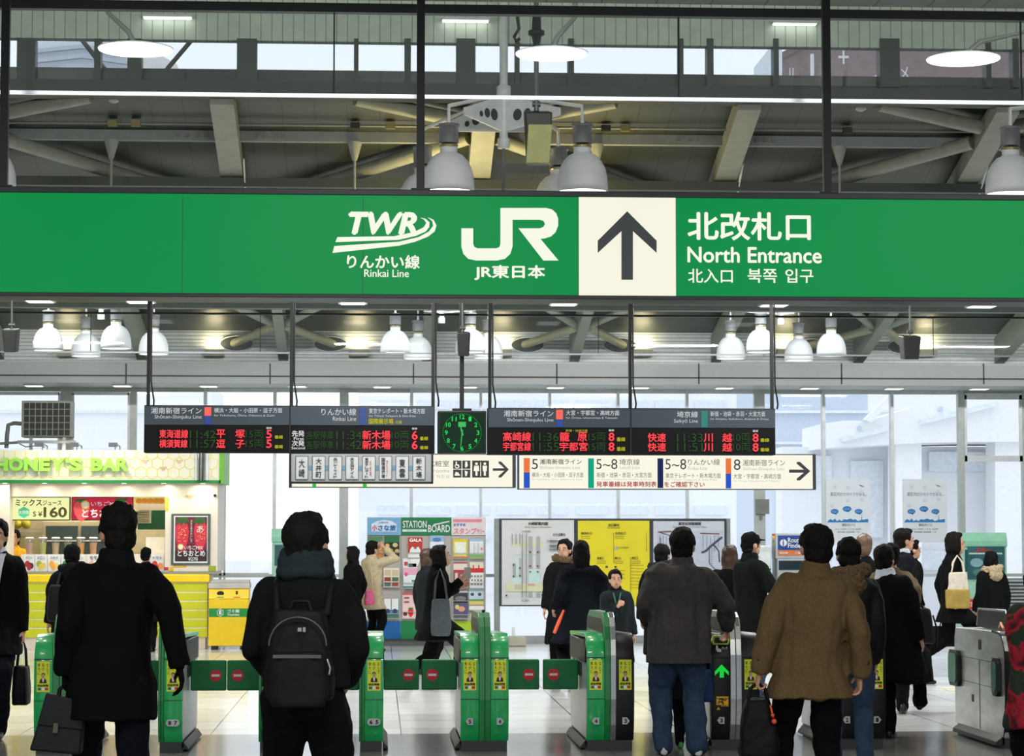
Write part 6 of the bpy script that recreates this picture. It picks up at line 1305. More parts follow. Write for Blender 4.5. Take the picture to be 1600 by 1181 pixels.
def person(label, px, Z, ytop, rot=0, hair='short', hairm=None, coat=C_BLK, hem=None, hemz=.62, bulk=1.0, flare=.0, hemw=1.0, hs=1.05, trousers=C_BLK, shoes=C_SHOE, collar=None, collarm=None, lh=None, rh=None, lf=None, rf=None, lean=0, side=0, hyaw=0, hpitch=0, gloves=None, face=True, shirt=None, tie=None, sw=1.0, curl=(.45, .45), cat='person', band=None, legw=1.0, lpole=None, rpole=None):
    NP[0] += 1
    vox = .0115 if Z < 15 else .0135 if Z < 22 else .017
    H = W(px, ytop, Z).z - .006
    k = H / 1.72; base = Vector((W(px, 840, Z).x, Z, 0)); Rm = Matrix.Rotation(R(rot), 3, 'Z'); Ri = Rm.transposed()
    def loc(t, dflt):
        if t is None: return dflt
        if t[0] == 'p': return Ri @ (W(t[1], t[2], Z + t[3]) - base)
        return Vector(t)
    lf = lf or (-.095, 0, 0, 0); rf = rf or (.095, 0, 0, 0)
    stride = abs(lf[1] - rf[1]); k = (H + stride * .09) / (1.72 - .80 * (1 - cos(R(lean))))
    hipz = .915 * k - stride * .09
    hip = Vector((0, 0, hipz)); sp = Vector((sin(R(side)), sin(R(lean)), cos(R(lean)))).normalized()
    bk = sp.cross(VX).normalized() * -1 if False else VX.cross(sp).normalized()      # points to the back
    bk = -bk if bk.y > 0 else bk; fw = -bk; rt = fw.cross(sp).normalized()
    at_ = lambda t, x=0, y=0: hip + sp * (t * k) + rt * (x * k) + fw * (y * k)
    neck = at_(.53); hd = at_(.668, 0, .02) ; HR = (Matrix.Rotation(R(hyaw), 3, 'Z') @ Matrix.Rotation(R(-hpitch), 3, 'X'))
    hk = k * hs; hp = lambda x, y, z: hd + HR @ (Vector((x, y, z)) * hk)
    sh = {s: at_(.475, s * .168 * sw, -.005) for s in (-1, 1)}
    tg = {-1: loc(lh, Vector((-.25 * k, .04 * k, .80 * k))), 1: loc(rh, Vector((.25 * k, .04 * k, .80 * k)))}
    arm = {}
    for s in (-1, 1):
        pole = (lpole if s < 0 else rpole) or (s * .15, -1, -.2)
        e, hnd = ik(sh[s], tg[s], .285 * k, .325 * k, Vector(pole)); w = e + (hnd - e).normalized() * .25 * k; arm[s] = (e, w)
    leg = {}
    for s, f in ((-1, lf), (1, rf)):
        a = hip + Vector((s * .085 * k, 0, -.02 * k)); an = Vector((f[0], f[1], f[2] + .085 * k))
        kn, an = ik(a, an, .43 * k, .425 * k, Vector((s * .12, 1, 0))); leg[s] = (a, kn, an, f[3] if len(f) > 3 else 0)
    # --- body
    b = MB(); rr = lambda t, rx, ry, y=0: b.ring(at_(t, 0, y), rt, fw, rx * k, ry * k, 16)
    b.loft([rr(-.10, .08, .06), rr(-.06, .128, .08), rr(.04, .13, .082), rr(.14, .13, .085), rr(.28, .15, .10), rr(.40, .15 * sw, .095), rr(.46, .125 * sw, .078), rr(.52, .07, .062), rr(.58, .052, .055), rr(.64, .05, .055, .01)])
    for s in (-1, 1):
        e, w = arm[s]; limb(b, [sh[s] + Vector((-s * .035 * k, 0, -.04 * k)), e, w], [.045 * k, .036 * k, .027 * k]); a, kn, an, _ = leg[s]; limb(b, [a, kn, an], [.07 * k, .05 * k, .036 * k])
    M3 = HR @ Matrix.Diagonal((hk, hk, hk))
    b.ball(hp(0, -.012, .022), .074, .092, .098, 16, M3); b.ball(hp(0, .022, -.055), .056, .068, .066, 14, M3); b.ball(hp(0, .055, -.085), .03, .03, .026, 10, M3)
    b.ball(hp(0, .094, -.022), .013, .018, .016, 8, M3); b.ball(hp(0, .088, .0), .010, .014, .026, 8, M3)
    for s in (-1, 1): b.ball(hp(s * .076, -.008, -.012), .011, .024, .033, 10, M3)
    vs, fs = remeshed(b, min(vox, .0125), 2)
    out = MB().add(vs, fs, True)
    for s in (-1, 1):
        e, w = arm[s]; d = (w - e).normalized(); f0 = VY if abs(d.y) < .8 else VZ; l = (f0 - d * f0.dot(d)).normalized(); n_ = l.cross(d) if s > 0 else d.cross(l)
        hv, hf = remeshed(hand_shape(w, d, l, n_, k * 1.02, curl[0] if s < 0 else curl[1]), .0055, 1); out.mi(1 if gloves else 0).add(hv, hf, True)
    if face:
        for s in (-1, 1):
            out.mi(2).ball(hp(s * .031, .078, .004), .0125, .007, .0065, 10, M3); out.mi(3).ball(hp(s * .031, .0835, .004), .0065, .004, .0062, 8, M3)
            out.mi(3).tube([hp(s * .016, .088, .024), hp(s * .034, .088, .029), hp(s * .05, .076, .023)], .0042 * k, 5)
        out.mi(4).ball(hp(0, .0855, -.062), .022, .007, .0055, 10, M3)
    body = thing_mesh('person', out, [SKIN, gloves or SKIN, FEYE, FDK, FLIP], base, rot, label, cat)
    def part(nm, vf, m_):
        me = bpy.data.meshes.new(nm); me.from_pydata([tuple(v) for v in vf[0]], [], vf[1]); me.polygons.foreach_set('use_smooth', [True] * len(vf[1])); me.materials.append(m_)
        o = bpy.data.objects.new(nm, me); COL.objects.link(o); o.parent = body; return o
    # --- hair
    hm = hairm or HAIR; h = MB()
    if hair in ('short', 'spiky', 'bob', 'long', 'thin'):
        h.ball(hp(0, -.03, .044), .087, .098, .09, 16, M3); h.ball(hp(0, -.052, -.02), .078, .068, .085, 14, M3); h.ball(hp(0, .038, .098), .062, .042, .028, 12, M3)
        for s in (-1, 1): h.ball(hp(s * .072, .0, .034), .016, .04, .048, 10, M3)
        rnd = random.Random(NP[0])
        for q in range(26 if hair == 'spiky' else 12):
            a = rnd.uniform(0, 2 * pi); t_ = rnd.uniform(.15, 1.25); p = Vector((.08 * cos(a) * sin(t_), -.02 + .092 * sin(a) * sin(t_), .042 + .085 * cos(t_))); o_ = (p - Vector((0, -.02, .02))).normalized()
            h.tube([hp(*p), hp(*(p + o_ * (.024 if hair == 'spiky' else .012)))], [.022 * k, .006 * k], 6)
        if hair in ('bob', 'long'):
            h.ball(hp(0, -.045, -.03), .092, .075, .115, 14, M3)
            for s in (-1, 1): h.ball(hp(s * .075, -.005, -.03), .022, .05, .09, 10, M3)
        if hair == 'long':
            h.loft([[hp(.088 * cos(2 * pi * j / 14) * wq, yq + .045 * sin(2 * pi * j / 14), zq) for j in range(14)] for zq, wq, yq in ((.0, 1, -.05), (-.12, 1.02, -.062), (-.24, 1.05, -.075), (-.34, .95, -.085), (-.40, .7, -.085), (-.425, .3, -.08))])
    elif hair in ('beanie', 'cap', 'hooded'):
        h.ball(hp(0, -.014, .045), .088, .104, .088, 16, M3); h.ball(hp(0, -.045, -.005), .08, .072, .07, 14, M3)
        if hair == 'cap': h.ball(hp(0, .115, .05), .062, .055, .008, 12, M3)
    part('knit_hat' if hair == 'beanie' else 'cap' if hair == 'cap' else 'hair', remeshed(h, .0095 if Z < 20 else .012, 2, .010, (28, 28, 13), NP[0]), hm)
    if hair in ('beanie', 'cap'):
        h = MB(); h.ball(hp(0, -.055, -.045), .074, .052, .045, 12, M3)
        for s in (-1, 1): h.ball(hp(s * .072, .005, -.005), .014, .03, .03, 8, M3)
        part('hair', remeshed(h, .011, 1, .004, (30, 30, 9)), HAIR)
    # --- coat with sleeves, following the stride of the legs below the hip
    hz = (Ri @ (W(px, hem, Z) - base)).z if hem else hemz * k
    c = MB(); rings = []; top = hipz - .02
    def leg_ext(z):
        ex = [0, 0, 0, 0]
        for s in (-1, 1):
            a, kn, an, _ = leg[s]
            p = a.lerp(kn, min(max((a.z - z) / max(a.z - kn.z, .01), 0), 1)) if z > kn.z else kn.lerp(an, min(max((kn.z - z) / max(kn.z - an.z, .01), 0), 1))
            ex = [min(ex[0], p.x), max(ex[1], p.x), min(ex[2], p.y), max(ex[3], p.y)]
        return ex
    nst = 6
    if hz < top - .03:
        for i in range(nst):
            z = hz + (top - hz) * i / nst; q = 1 - i / nst; ex = leg_ext(z); fl = flare * q
            hw_ = 1 + (hemw - 1) * q; x0, x1, y0, y1 = min(ex[0] - .126 * k, -.19 * k * bulk * hw_) - fl, max(ex[1] + .126 * k, .19 * k * bulk * hw_) + fl, min(ex[2] - .126 * k, -.125 * k * bulk) - fl, max(ex[3] + .126 * k, .125 * k * bulk) + fl
            se = lambda v, e_: abs(v) ** e_ * (1 if v > 0 else -1); ee = 1 - .3 * q; rings.append([Vector(((x0 + x1) / 2 + (x1 - x0) / 2 * se(cos(2 * pi * j / 20), ee), (y0 + y1) / 2 + (y1 - y0) / 2 * se(sin(2 * pi * j / 20), ee), z)) for j in range(20)])
        t0 = 0.0
    else: t0 = (hz - hipz) / k
    for t, rx, ry, y in ((0.02, .19, .13, 0), (.12, .182, .125, 0), (.28, .192, .138, 0), (.40, .2 * sw, .132, 0), (.452, .208 * sw, .12, -.004), (.488, .17 * sw, .105, -.006), (.515, .115, .09, -.008), (.535, .082, .077, -.005), (.565, .072, .07, 0)):
        if t >= t0: rings.append(c.ring(at_(t, 0, y), rt, fw, rx * k * (bulk if t < .5 else 1), ry * k * (bulk if t < .5 else 1), 20))
    c.loft(rings)
    for s in (-1, 1):
        e, w = arm[s]; wb = w + (e - w).normalized() * -.012 * k
        q_ = bulk ** .5; limb(c, [sh[s] + Vector((-s * .03 * k, 0, -.034 * k)), sh[s].lerp(e, .5), e], [.08 * k * q_, .072 * k * q_, .063 * k * q_], 14); c.tube([e, e.lerp(wb, .5), wb], [.063 * k * q_, .059 * k * q_, .055 * k * q_], 14)
    co = part('coat', remeshed(c, vox, 3, .017 if bulk < 1.1 else .022, (8, 8, 3.0), NP[0] * 3.1), coat)
    if band:
        g = MB(); z = hz + .03; ex = rings[0]; g.loft([[Vector((p.x * 1.015, p.y * 1.015, hz - .004)) for p in ex], [Vector((p.x * 1.02, p.y * 1.02, hz + .05)) for p in ex]]); part('hem_band', (g.v, g.f), band)
    # --- collar
    if collar:
        cm = collarm or coat; g = MB()
        if collar == 'stand':
            for t, r_ in ((.535, .084), (.60, .074)): pass
            g.loft([g.ring(at_(t, 0, y), rt, fw, a_ * k, b2 * k, 20) for t, a_, b2, y in ((.495, .115, .095, -.01), (.54, .09, .086, -.008), (.58, .082, .082, -.006), (.592, .074, .075, -.004))])
        elif collar == 'scarf':
            for dz, r_ in ((.545, .108), (.585, .10), (.62, .088)): g.tube([at_(dz, r_ * cos(2 * pi * j / 16), -.004 + r_ * .95 * sin(2 * pi * j / 16)) + Vector((0, 0, .008 * sin(j * 1.7))) for j in range(17)], .034 * k, 10)
        elif collar in ('fur', 'hood'):
            r1 = .05 if collar == 'fur' else .042
            g.tube([at_(.54 + .035 * (sin(2 * pi * j / 16 - pi / 2) + 1) / 2 * -1 + .03, .115 * cos(2 * pi * j / 16), -.03 + .105 * sin(2 * pi * j / 16)) for j in range(17)], r1 * k, 10)
            g.ball(at_(.47, 0, -.14), .11 * k, .055 * k, .10 * k, 12)
            if collar == 'hood': g.ball(at_(.50, 0, -.12), .13 * k, .07 * k, .11 * k, 12)
        elif collar == 'shirt':
            g.loft([g.ring(at_(t, 0, .0), rt, fw, a_ * k, b2 * k, 20) for t, a_, b2 in ((.53, .08, .078), (.585, .066, .068))])
        fz_ = {'fur': .016, 'scarf': .006, 'hood': .008}.get(collar, .003)
        part('scarf' if collar == 'scarf' else 'collar', remeshed(g, .011, 1, fz_, (34, 34, 34) if collar == 'fur' else (9, 9, 9)), cm)
    # --- shirt front and tie
    if shirt:
        def front(wf_, t0_, t1_, off, nm, m_):
            g = MB(); N_ = 8; rows = []
            for i in range(N_ + 1):
                t = t0_ + (t1_ - t0_) * i / N_; hw = wf_(i / N_)
                ryy = .145 * bulk if t < .42 else .145 * bulk - (t - .42) * .55
                rows.append([at_(t, hw * u, ryy * math.sqrt(max(1 - (hw * u / .2) ** 2, .05)) + off) for u in (-1, -.5, 0, .5, 1)])
            v_ = [p for r_ in rows for p in r_]; f_ = [(i * 5 + j, i * 5 + j + 1, (i + 1) * 5 + j + 1, (i + 1) * 5 + j) for i in range(N_) for j in range(4)]
            n0 = len(v_); v_ += [p + bk * .03 for p in v_]; f_ += [tuple(reversed([n0 + q for q in f])) for f in f_]
            part(nm, (v_, f_), m_)
        front(lambda q: .022 + .06 * q, .10, .535, .006, 'shirt', shirt)
        if tie: front(lambda q: .024 - .012 * q, .08, .50, .012, 'tie', tie)
    # --- trousers and shoes
    g = MB(); g.loft([g.ring(at_(t), rt, fw, rx * k, ry * k, 16) for t, rx, ry in ((-.12, .13, .10), (-.04, .168, .118), (.06, .16, .11), (.10, .15, .105))])
    for s in (-1, 1):
        a, kn, an, tp_ = leg[s]; an2 = an + Vector((0, -.008, -.02 * k))
        limb(g, [a, a.lerp(kn, .5), kn, kn.lerp(an, .5), an2], [.102 * k * legw, .09 * k * legw, .074 * k * legw, .068 * k * legw, .06 * k * legw], 14)
    part('trousers', remeshed(g, vox, 3, .018, (9, 9, 6), NP[0] * 7.3), trousers)
    for s in (-1, 1):
        a, kn, an, tp_ = leg[s]; S = Matrix.Rotation(R(-tp_), 3, 'X'); g = MB(); P = lambda x, y, z: an + S @ (Vector((x, y, z - .085)) * k)
        rings = [[P(rx * cos(2 * pi * j / 12), y, max(zc + rz * sin(2 * pi * j / 12), .0)) for j in range(12)] for y, rx, zc, rz in ((-.075, .018, .035, .03), (-.06, .034, .045, .045), (0, .04, .05, .055), (.07, .045, .035, .042), (.14, .044, .025, .03), (.185, .03, .02, .022), (.20, .012, .018, .012))]
        g.loft(rings); g.tube([P(0, -.015, .03), P(0, -.02, .10)], [.042 * k, .045 * k], 12)
        part('shoe', remeshed(g, .011, 1), shoes)
    wm = Matrix.Translation(base) @ Rm.to_4x4()
    return {'o': body, 'm': wm, 'k': k, 'at': lambda *a: wm @ at_(*a), 'wrist': {s: wm @ arm[s][1] for s in (-1, 1)}, 'elbow': {s: wm @ arm[s][0] for s in (-1, 1)}, 'sh': {s: wm @ sh[s] for s in (-1, 1)}, 'fw': Rm @ fw, 'rt': Rm @ rt, 'part': part, 'head': lambda *a: wm @ hp(*a), 'leg': leg, 'coat': co}
def thing_mesh(name, mb, mts, base, rot, label, cat):
    me = mb.mesh(name)
    for m_ in mts: me.materials.append(m_)
    o = bpy.data.objects.new(name, me); COL.objects.link(o); o.location = base; o.rotation_euler = (0, 0, R(rot)); return tag(o, label, cat)
def grip(P, s):                                   # centre of a closed hand
    w, e = P['wrist'][s], P['elbow'][s]; return w + (w - e).normalized() * .075
def soft(pts_rings, voxel=.012, fold=.006, seed=0):
    mb = MB(); mb.loft(pts_rings); return remeshed(mb, voxel, 2, fold, (9, 9, 6), seed)
def bag(name, label, c, w, d, h, m_, rotz=0, taper=.9, fold=.006, cat='bag', tilt=0):
    """soft bag hanging below point c (its top centre); its own object with the body as mesh"""
    rings = []; N_ = 24
    for z, q in ((0, taper * .94), (-.03 * h, taper), (-.3 * h, (1 + taper) / 2), (-.7 * h, 1), (-.95 * h, .97), (-h, .9)):
        rings.append([Vector((w / 2 * q * (abs(cos(a)) ** .45) * (1 if cos(a) > 0 else -1) + tilt * z, d / 2 * q * (abs(sin(a)) ** .6) * (1 if sin(a) > 0 else -1), z)) for a in [2 * pi * j / N_ for j in range(N_)]])
    vs, fs = soft(rings, .012, fold, w * 31)
    me = bpy.data.meshes.new(name); me.from_pydata([tuple(v) for v in vs], [], fs); me.polygons.foreach_set('use_smooth', [True] * len(fs)); me.materials.append(m_)
    o = bpy.data.objects.new(name, me); COL.objects.link(o); o.location = c; o.rotation_euler = (0, 0, R(rotz)); return tag(o, label, cat)
def sub(o, nm, mb, m_, bevel=0):                  # part in the local frame of o
    q = mb.mesh(nm); q.materials.append(m_); x = bpy.data.objects.new(nm, q); COL.objects.link(x); x.parent = o
    if bevel:
        md = x.modifiers.new('edge', 'BEVEL'); md.width = bevel; md.segments = 2; md.limit_method = 'ANGLE'
    return x
def straps(o, top_w, m_, offs=.08, d=.0, r=.009):
    """two loop handles from the bag top up to the hand (world point)"""
    inv = Matrix.Translation(o.location) @ Matrix.Rotation(o.rotation_euler.z, 4, 'Z'); t = inv.inverted() @ Vector(top_w)
    for y in (-.02, .02):
        sub(o, 'handle', MB().tube([(-offs, y + d, -.02), (-offs * .7 + t.x * .3, y, t.z * .6), (t.x, t.y + y * .2, t.z), (offs * .7 + t.x * .3, y, t.z * .6), (offs, y + d, -.02)], r, 8), m_)

# --- near figures
P2 = person('tall man in a long black coat walking away with a dark briefcase', 176, 12.7, 786, 8, 'spiky', hem=1124, bulk=1.04, flare=.0, hemw=.80, side=2, collar='stand', collarm=C_BK2, lh=('p', 101, 1068, .0), rh=('p', 284, 1062, -.12), lf=(-.1, .30, 0, 0), rf=(.1, -.28, .05, 30), trousers=C_NVY, gloves=C_BLK, hyaw=14, curl=(1.1, .5), sw=1.05, lean=3, rpole=(.2, -1, 0), lpole=(-.15, -1, 0))
P3 = person('man in a dark coat and slate scarf wearing a black backpack', 478, 11.25, 803, -4, 'short', coat=C_BK2, hs=1.2, hem=1094, bulk=1.1, collar='scarf', collarm=C_SCF, lh=(-.14, .26, 1.0), rh=(.17, .25, .93), lf=(-.14, .05, 0, 0), rf=(.16, -.05, 0, 0), trousers=C_BLK, hyaw=-8, hpitch=-8, sw=1.04, lpole=(-.45, -1, -.3), rpole=(.45, -1, -.3), legw=1.12)
P18 = person('man in a brown wool coat carrying a black bag in his left hand', 1264, 13.5, 815, 2, 'short', side=3.6, coat=C_BRN, hem=1090, bulk=1.12, flare=.03, collar='stand', collarm=C_BRN, lh=('p', 1183, 1066, -.02), rh=('p', 1343, 1072, -.04), lf=(-.13, .16, 0, 0), rf=(.1, -.14, .0, 10), trousers=C_BLK, hyaw=4, hpitch=-6, sw=1.04, curl=(1.15, .7), lpole=(-.25, -1, 0), rpole=(.2, -1, 0))
P14 = person('man in a charcoal puffy jacket, loose blue jeans and white sneakers', 1060, 18.05, 823, 0, 'short', side=3.5, hs=1.12, coat=C_CHAR, hem=1034, bulk=1.28, collar='stand', collarm=C_CHAR, lh=(-.2, .26, .98), rh=('p', 1136, 990, .22), lf=(-.12, .03, 0, 0), rf=(.13, -.06, 0, 0), trousers=C_JEAN, shoes=C_SNK, hyaw=-14, hpitch=-10, lean=4, legw=1.22, sw=1.06, lpole=(-.5, -1, -.3), rpole=(.5, -1, -.2), curl=(.5, .6), band=C_CHAR)
P1 = person('man in a dark suit and tie walking towards the gates, cut by the left frame', -5, 20.0, 809, 180, 'short', coat=C_BLK, hem=1022, collar='shirt', collarm=C_WHT, shirt=C_WHT, tie=C_TIE, lh=('p', 37, 1012, -.05), lf=(-.08, .25, 0, 0), rf=(.08, -.2, .05, 20), trousers=C_NVY, curl=(1.1, .5), hyaw=0)
P19 = person('man in a black leather jacket with a brown fur collar and blue jeans', 1326, 16.6, 838, -4, 'short', coat=C_LTH, hem=1036, bulk=1.12, collar='fur', collarm=C_FUR, rh=('p', 1368, 1040, .0), lf=(-.1, .12, 0, 0), rf=(.09, -.1, 0, 0), trousers=C_JEAN)
P20 = person('man in a long black coat with a white collar striding into the open lane', 1394, 19.5, 848, -24, 'short', coat=C_BLK, hem=1066, bulk=1.05, flare=.02, collar='stand', collarm=C_WHT, lf=(-.04, .0, 0, 0), rf=(.16, .30, .22, -10), trousers=C_BLK, shoes=C_SHOE, lean=2, side=-7)
P27 = person('person in a red and dark green patterned jacket, cut by the right frame', 1617, 15.4, 886, 4, 'short', coat=C_CAMO, hemz=.48, bulk=1.1, lh=('p', 1588, 1096, .0), trousers=C_BLK, curl=(1.0, .5))
P15 = person('child with green sneakers going through the gate ahead of the man in jeans', 1074, 18.58, 956, 0, 'short', coat=C_TEAL, hemz=.62, trousers=C_NVY, shoes=C_GSN, lf=(-.05, .08, 0, 0), rf=(.085, -.13, .04, 25), cat='child')
for s in (1,):
    a, kn, an, tp_ = P15['leg'][s]; S = Matrix.Rotation(R(-tp_), 3, 'X'); kk = P15['k']
    P15['part']('red_sole', (lambda g: (g.v, g.f))(MB().loft([[an + S @ (Vector((rx * cos(2 * pi * j / 12), y, z - .085)) * kk) for j, rx, y in [(j, .05, .055 + .135 * sin(2 * pi * j / 12)) for j in range(12)]] for z in (-.012, .012)])), C_RDS)
# --- people beyond the gates
P4 = person('person in a black hooded jacket with a backpack near the leftmost gate', 113, 24.0, 848, 8, 'beanie', C_BLK, C_BLK, hemz=.5, collar='hood', bulk=1.1, face=False)
P5 = person('small customer in a black cap standing at the kiosk counter', 228, 34.55, 854, -10, 'beanie', C_BLK, C_BK2, hemz=.5, rh=(.2, .25, 1.0))
P6 = person('kiosk worker in a yellow shirt behind the counter', 22, 36.2, 826, 170, 'short', HAIR, C_YEL, hemz=.55, trousers=C_BLK, lh=(-.15, .1, 1.0), rh=(.15, .1, 1.0))
P7 = person('long haired woman in a black coat in front of the leaflet wall', 551, 34.0, 852, 62, 'long', coat=C_BLK, hem=968, lh=(-.1, .2, 1.0), lf=(-.08, .1, 0, 0), rf=(.08, -.1, 0, 0))
P8 = person('person in a beige trench coat raising a hand to the face by the leaflet wall', 581, 34.6, 844, -48, 'short', coat=C_BGE, hem=952, collar='stand', collarm=C_BGE, rh=(.06, .16, 1.52), lh=(-.05, .17, 1.5), rpole=(1, .1, -1), lpole=(-1, .1, -1))
P9 = person('woman in a long flared black coat walking right past the leaflet wall', 681, 26.0, 850, -84, 'bob', coat=C_BLK, hem=1000, flare=.10, bulk=1.02, rh=(.1, .30, 1.22), lh=(-.1, .32, 1.12), lf=(-.08, -.34, .06, 35), rf=(.08, .22, 0, 0), hpitch=-14, lean=4, collar='stand')
P9b = person('brown haired person in a dark teal coat behind the woman with the slate tote', 668, 28.6, 856, -60, 'bob', HAIRB, C_TEAL, hem=985, collar='stand')
P10 = person('woman in a dark coat with a brown fur hood facing the gates', 882, 27.6, 841, 168, 'short', coat=C_BK2, hem=1005, bulk=1.15, collar='fur', collarm=C_FUR, hyaw=-14)
P11 = person('long haired woman in a dark navy coat walking away between the gates', 908, 25.7, 843, 4, 'long', coat=C_NVY, hem=1003, bulk=1.2, flare=.03, lf=(-.22, -.16, .08, 25), rf=(.06, .2, 0, 0), lh=(-.3, .05, .85), rh=(.24, .2, 1.0), face=False)
P12 = person('boy in a dark jacket looking back towards the gates', 961, 24.0, 888, 184, 'short', coat=C_TEAL, hemz=.5, bulk=1.05, collar='stand', collarm=C_NVY, rh=(.0, .24, .98), curl=(.4, .7), cat='child')
P12['part']('lanyard', (lambda g: (g.v, g.f))(MB().tube([P12['m'].inverted() @ (P12['at'](t, x, .145)) for t, x in ((.50, -.05), (.36, -.015), (.20, 0), (.36, .015), (.50, .05))], .007, 6)), mat('lanyard_teal', (60, 120, 110), .5))
P13 = person('person in a black fur hooded coat facing away before the route map', 1034, 25.0, 848, -20, 'short', coat=C_BLK, hemz=.45, bulk=1.15, collar='fur', collarm=cloth('black_fur', (30, 28, 27), scale=70, var=.5, bump=.8))
P16 = person('brown haired woman in a black coat beside the man in the cap', 1140, 25.4, 850, -16, 'long', HAIRB, C_BLK, hemz=.42, bulk=1.1, rh=(.2, .22, .95))
P17 = person('man in a black cap and dark jacket looking right near the cash machine', 1172, 24.4, 830, -62, 'cap', C_BLK, C_BK2, hemz=.56, bulk=1.12, collar='stand', trousers=C_JEAN, rh=(.1, .3, 1.15), lh=(-.1, .32, 1.12), rpole=(1, -.5, -1))
P21 = person('man with thin brown hair seen over the crowd at the right', 1350, 25.0, 833, 0, 'thin', BALDH, C_BK2, hemz=.5)
P22 = person('man in a black knit hat and olive brown coat carrying a black backpack', 1392, 22.3, 847, -10, 'beanie', C_BLK, C_OLV, hemz=.52, bulk=1.08, rh=('p', 1431, 944, .02), trousers=C_BLK, lf=(-.09, .15, 0, 0), rf=(.09, -.15, 0, 15), curl=(.5, 1.1))
P23 = person('man in a navy suit and white collar in profile facing right', 1411, 26.6, 824, -78, 'short', coat=C_NVY, hemz=.46, collar='shirt', collarm=C_WHT, lf=(-.09, -.12, 0, 0), rf=(.09, .14, 0, 0))
P24 = person('person just showing a cheek beyond the man in the navy suit', 1424, 28.6, 842, -78, 'short', coat=C_BK2, hemz=.46)
P25 = person('woman in a black coat and red scarf striding right with a two tone tote', 1486, 28.0, 830, -88, 'bob', coat=C_BLK, hem=972, flare=.05, collar='shirt', collarm=C_RED, lf=(-.08, -.42, .14, 42), rf=(.08, .34, 0, 0), trousers=C_BLK, lean=3, lh=(-.22, .0, .78), rh=(.22, .0, .80), curl=(1.1, 1.1))
P26 = person('woman in a black jacket with a pale fur hood by the green display case', 1548, 29.0, 860, 16, 'bob', coat=C_BK2, hemz=.45, bulk=1.15, collar='fur', collarm=C_FURL, face=False)

# --- bags and things in hands
# briefcase of the tall man
g = grip(P2, -1); bc = thing('briefcase', 'dark navy leather briefcase with a flap and buckle held by the tall man', 'briefcase', (g.x, g.y, g.z))
LEA = mat('navy_leather', (14, 18, 24), .5, spec=.25, var=.1, scale=40, bump=.15); q = lambda x, y: (W(x, y, g.y).x, W(x, y, g.y).z)
MB().prism([q(76, 1083), q(134, 1096), q(127, 1178), q(48, 1171)], 'y', g.y - .065, g.y + .075).build('body', LEA, bc, .014, 3)
MB().prism([q(75, 1081), q(135, 1094), q(131, 1139), q(61, 1131)], 'y', g.y - .078, g.y - .066).build('flap', LEA, bc, .006)
MB().prism([q(87, 1127), q(95, 1128), q(94, 1144), q(85, 1143)], 'y', g.y - .092, g.y - .078).build('buckle', mat('dull_brass', (82, 80, 66), .35, .7), bc, .003)
MB().tube([(q(92, 1087)[0], g.y, q(92, 1087)[1]), (q(93, 1078)[0], g.y, q(93, 1078)[1]), (g.x, g.y, g.z - .005), (q(112, 1081)[0], g.y, q(112, 1081)[1]), (q(114, 1091)[0], g.y, q(114, 1091)[1])], .012, 8).build('handle', LEA, bc)
# backpack of the man with the scarf
p = P3; c = p['at'](.36, 0, -.235); bp = bag('backpack', 'black backpack with a top handle worn by the man in the slate scarf', c + Vector((.0, 0, .02)), .325, .19, .41, C_LTH, -4, .74, .008, 'backpack')
sub(bp, 'front_pocket', (lambda v: MB().add(v[0], v[1], True))(soft([[Vector((.135 * qq * cos(2 * pi * j / 20), -.085 + .045 * sin(2 * pi * j / 20), z)) for j in range(20)] for z, qq in ((-.19, .8), (-.21, 1), (-.40, 1.05), (-.44, .9))])), C_LTH)
sub(bp, 'top_handle', MB().tube([(-.05, .02, -.01), (-.035, .02, .04), (.035, .02, .04), (.05, .02, -.01)], .011, 8), C_LTH)
zp = MB().tube([(.125 * cos(t) * 1.05, -.103 - .004, -.16 + .13 * sin(t)) for t in [pi * j / 16 for j in range(17)]], .005, 6)
sub(bp, 'zip', zp, mat('zip_grey', (70, 76, 76), .4, .5)); sub(bp, 'reflective_tape', MB().box(-.11, .11, -.135, -.128, -.215, -.200), mat('tape_grey', (62, 68, 70), .4))
sub(bp, 'zip_pull', MB().tube([(.135, -.11, -.22), (.15, -.115, -.26), (.145, -.115, -.29)], .005, 6), mat('pull_silver', (150, 150, 145), .3, .7)); sub(bp, 'emblem', MB().box(.0, .018, -.112, -.106, -.095, -.078).box(.024, .036, -.112, -.106, -.097, -.076), mat('emblem_grey', (136, 136, 132), .4))
for s in (-1, 1):
    w0 = [p['at'](.35, s * .11, -.16), p['at'](.47, s * .125, -.11), p['at'](.525, s * .12, -.01), p['at'](.46, s * .135, .12), p['at'](.30, s * .15, .15)]
    inv = (Matrix.Translation(bp.location) @ Matrix.Rotation(bp.rotation_euler.z, 4, 'Z')).inverted(); sub(bp, 'shoulder_strap', MB().tube([inv @ v for v in w0], .019, 8), C_LTH)
# bag of the man in the brown coat
g = grip(P18, -1); b_ = bag('carry_bag', 'limp black bag with an orange charm held by the man in the brown coat', Vector((W(1184, 1092, g.y).x, g.y, W(1184, 1092, g.y).z)), .225, .15, .33, C_LTH, 0, .62, .014); straps(b_, g, C_LTH, .06)
sub(b_, 'charm', MB().tube([(.06, -.07, -.03), (.075, -.085, -.10)], .006, 6).ball((.078, -.09, -.12), .016, n=8).ball((.07, -.09, -.085), .012, n=8), C_ORG)
# bag of the man in the suit
g = grip(P1, -1); b_ = bag('handbag', 'black document bag held by the man in the suit at the left edge', Vector((W(34, 1040, g.y).x, g.y, W(34, 1040, g.y).z)), .14, .30, .32, C_LTH, 0, .8); straps(b_, g, C_LTH, .04)
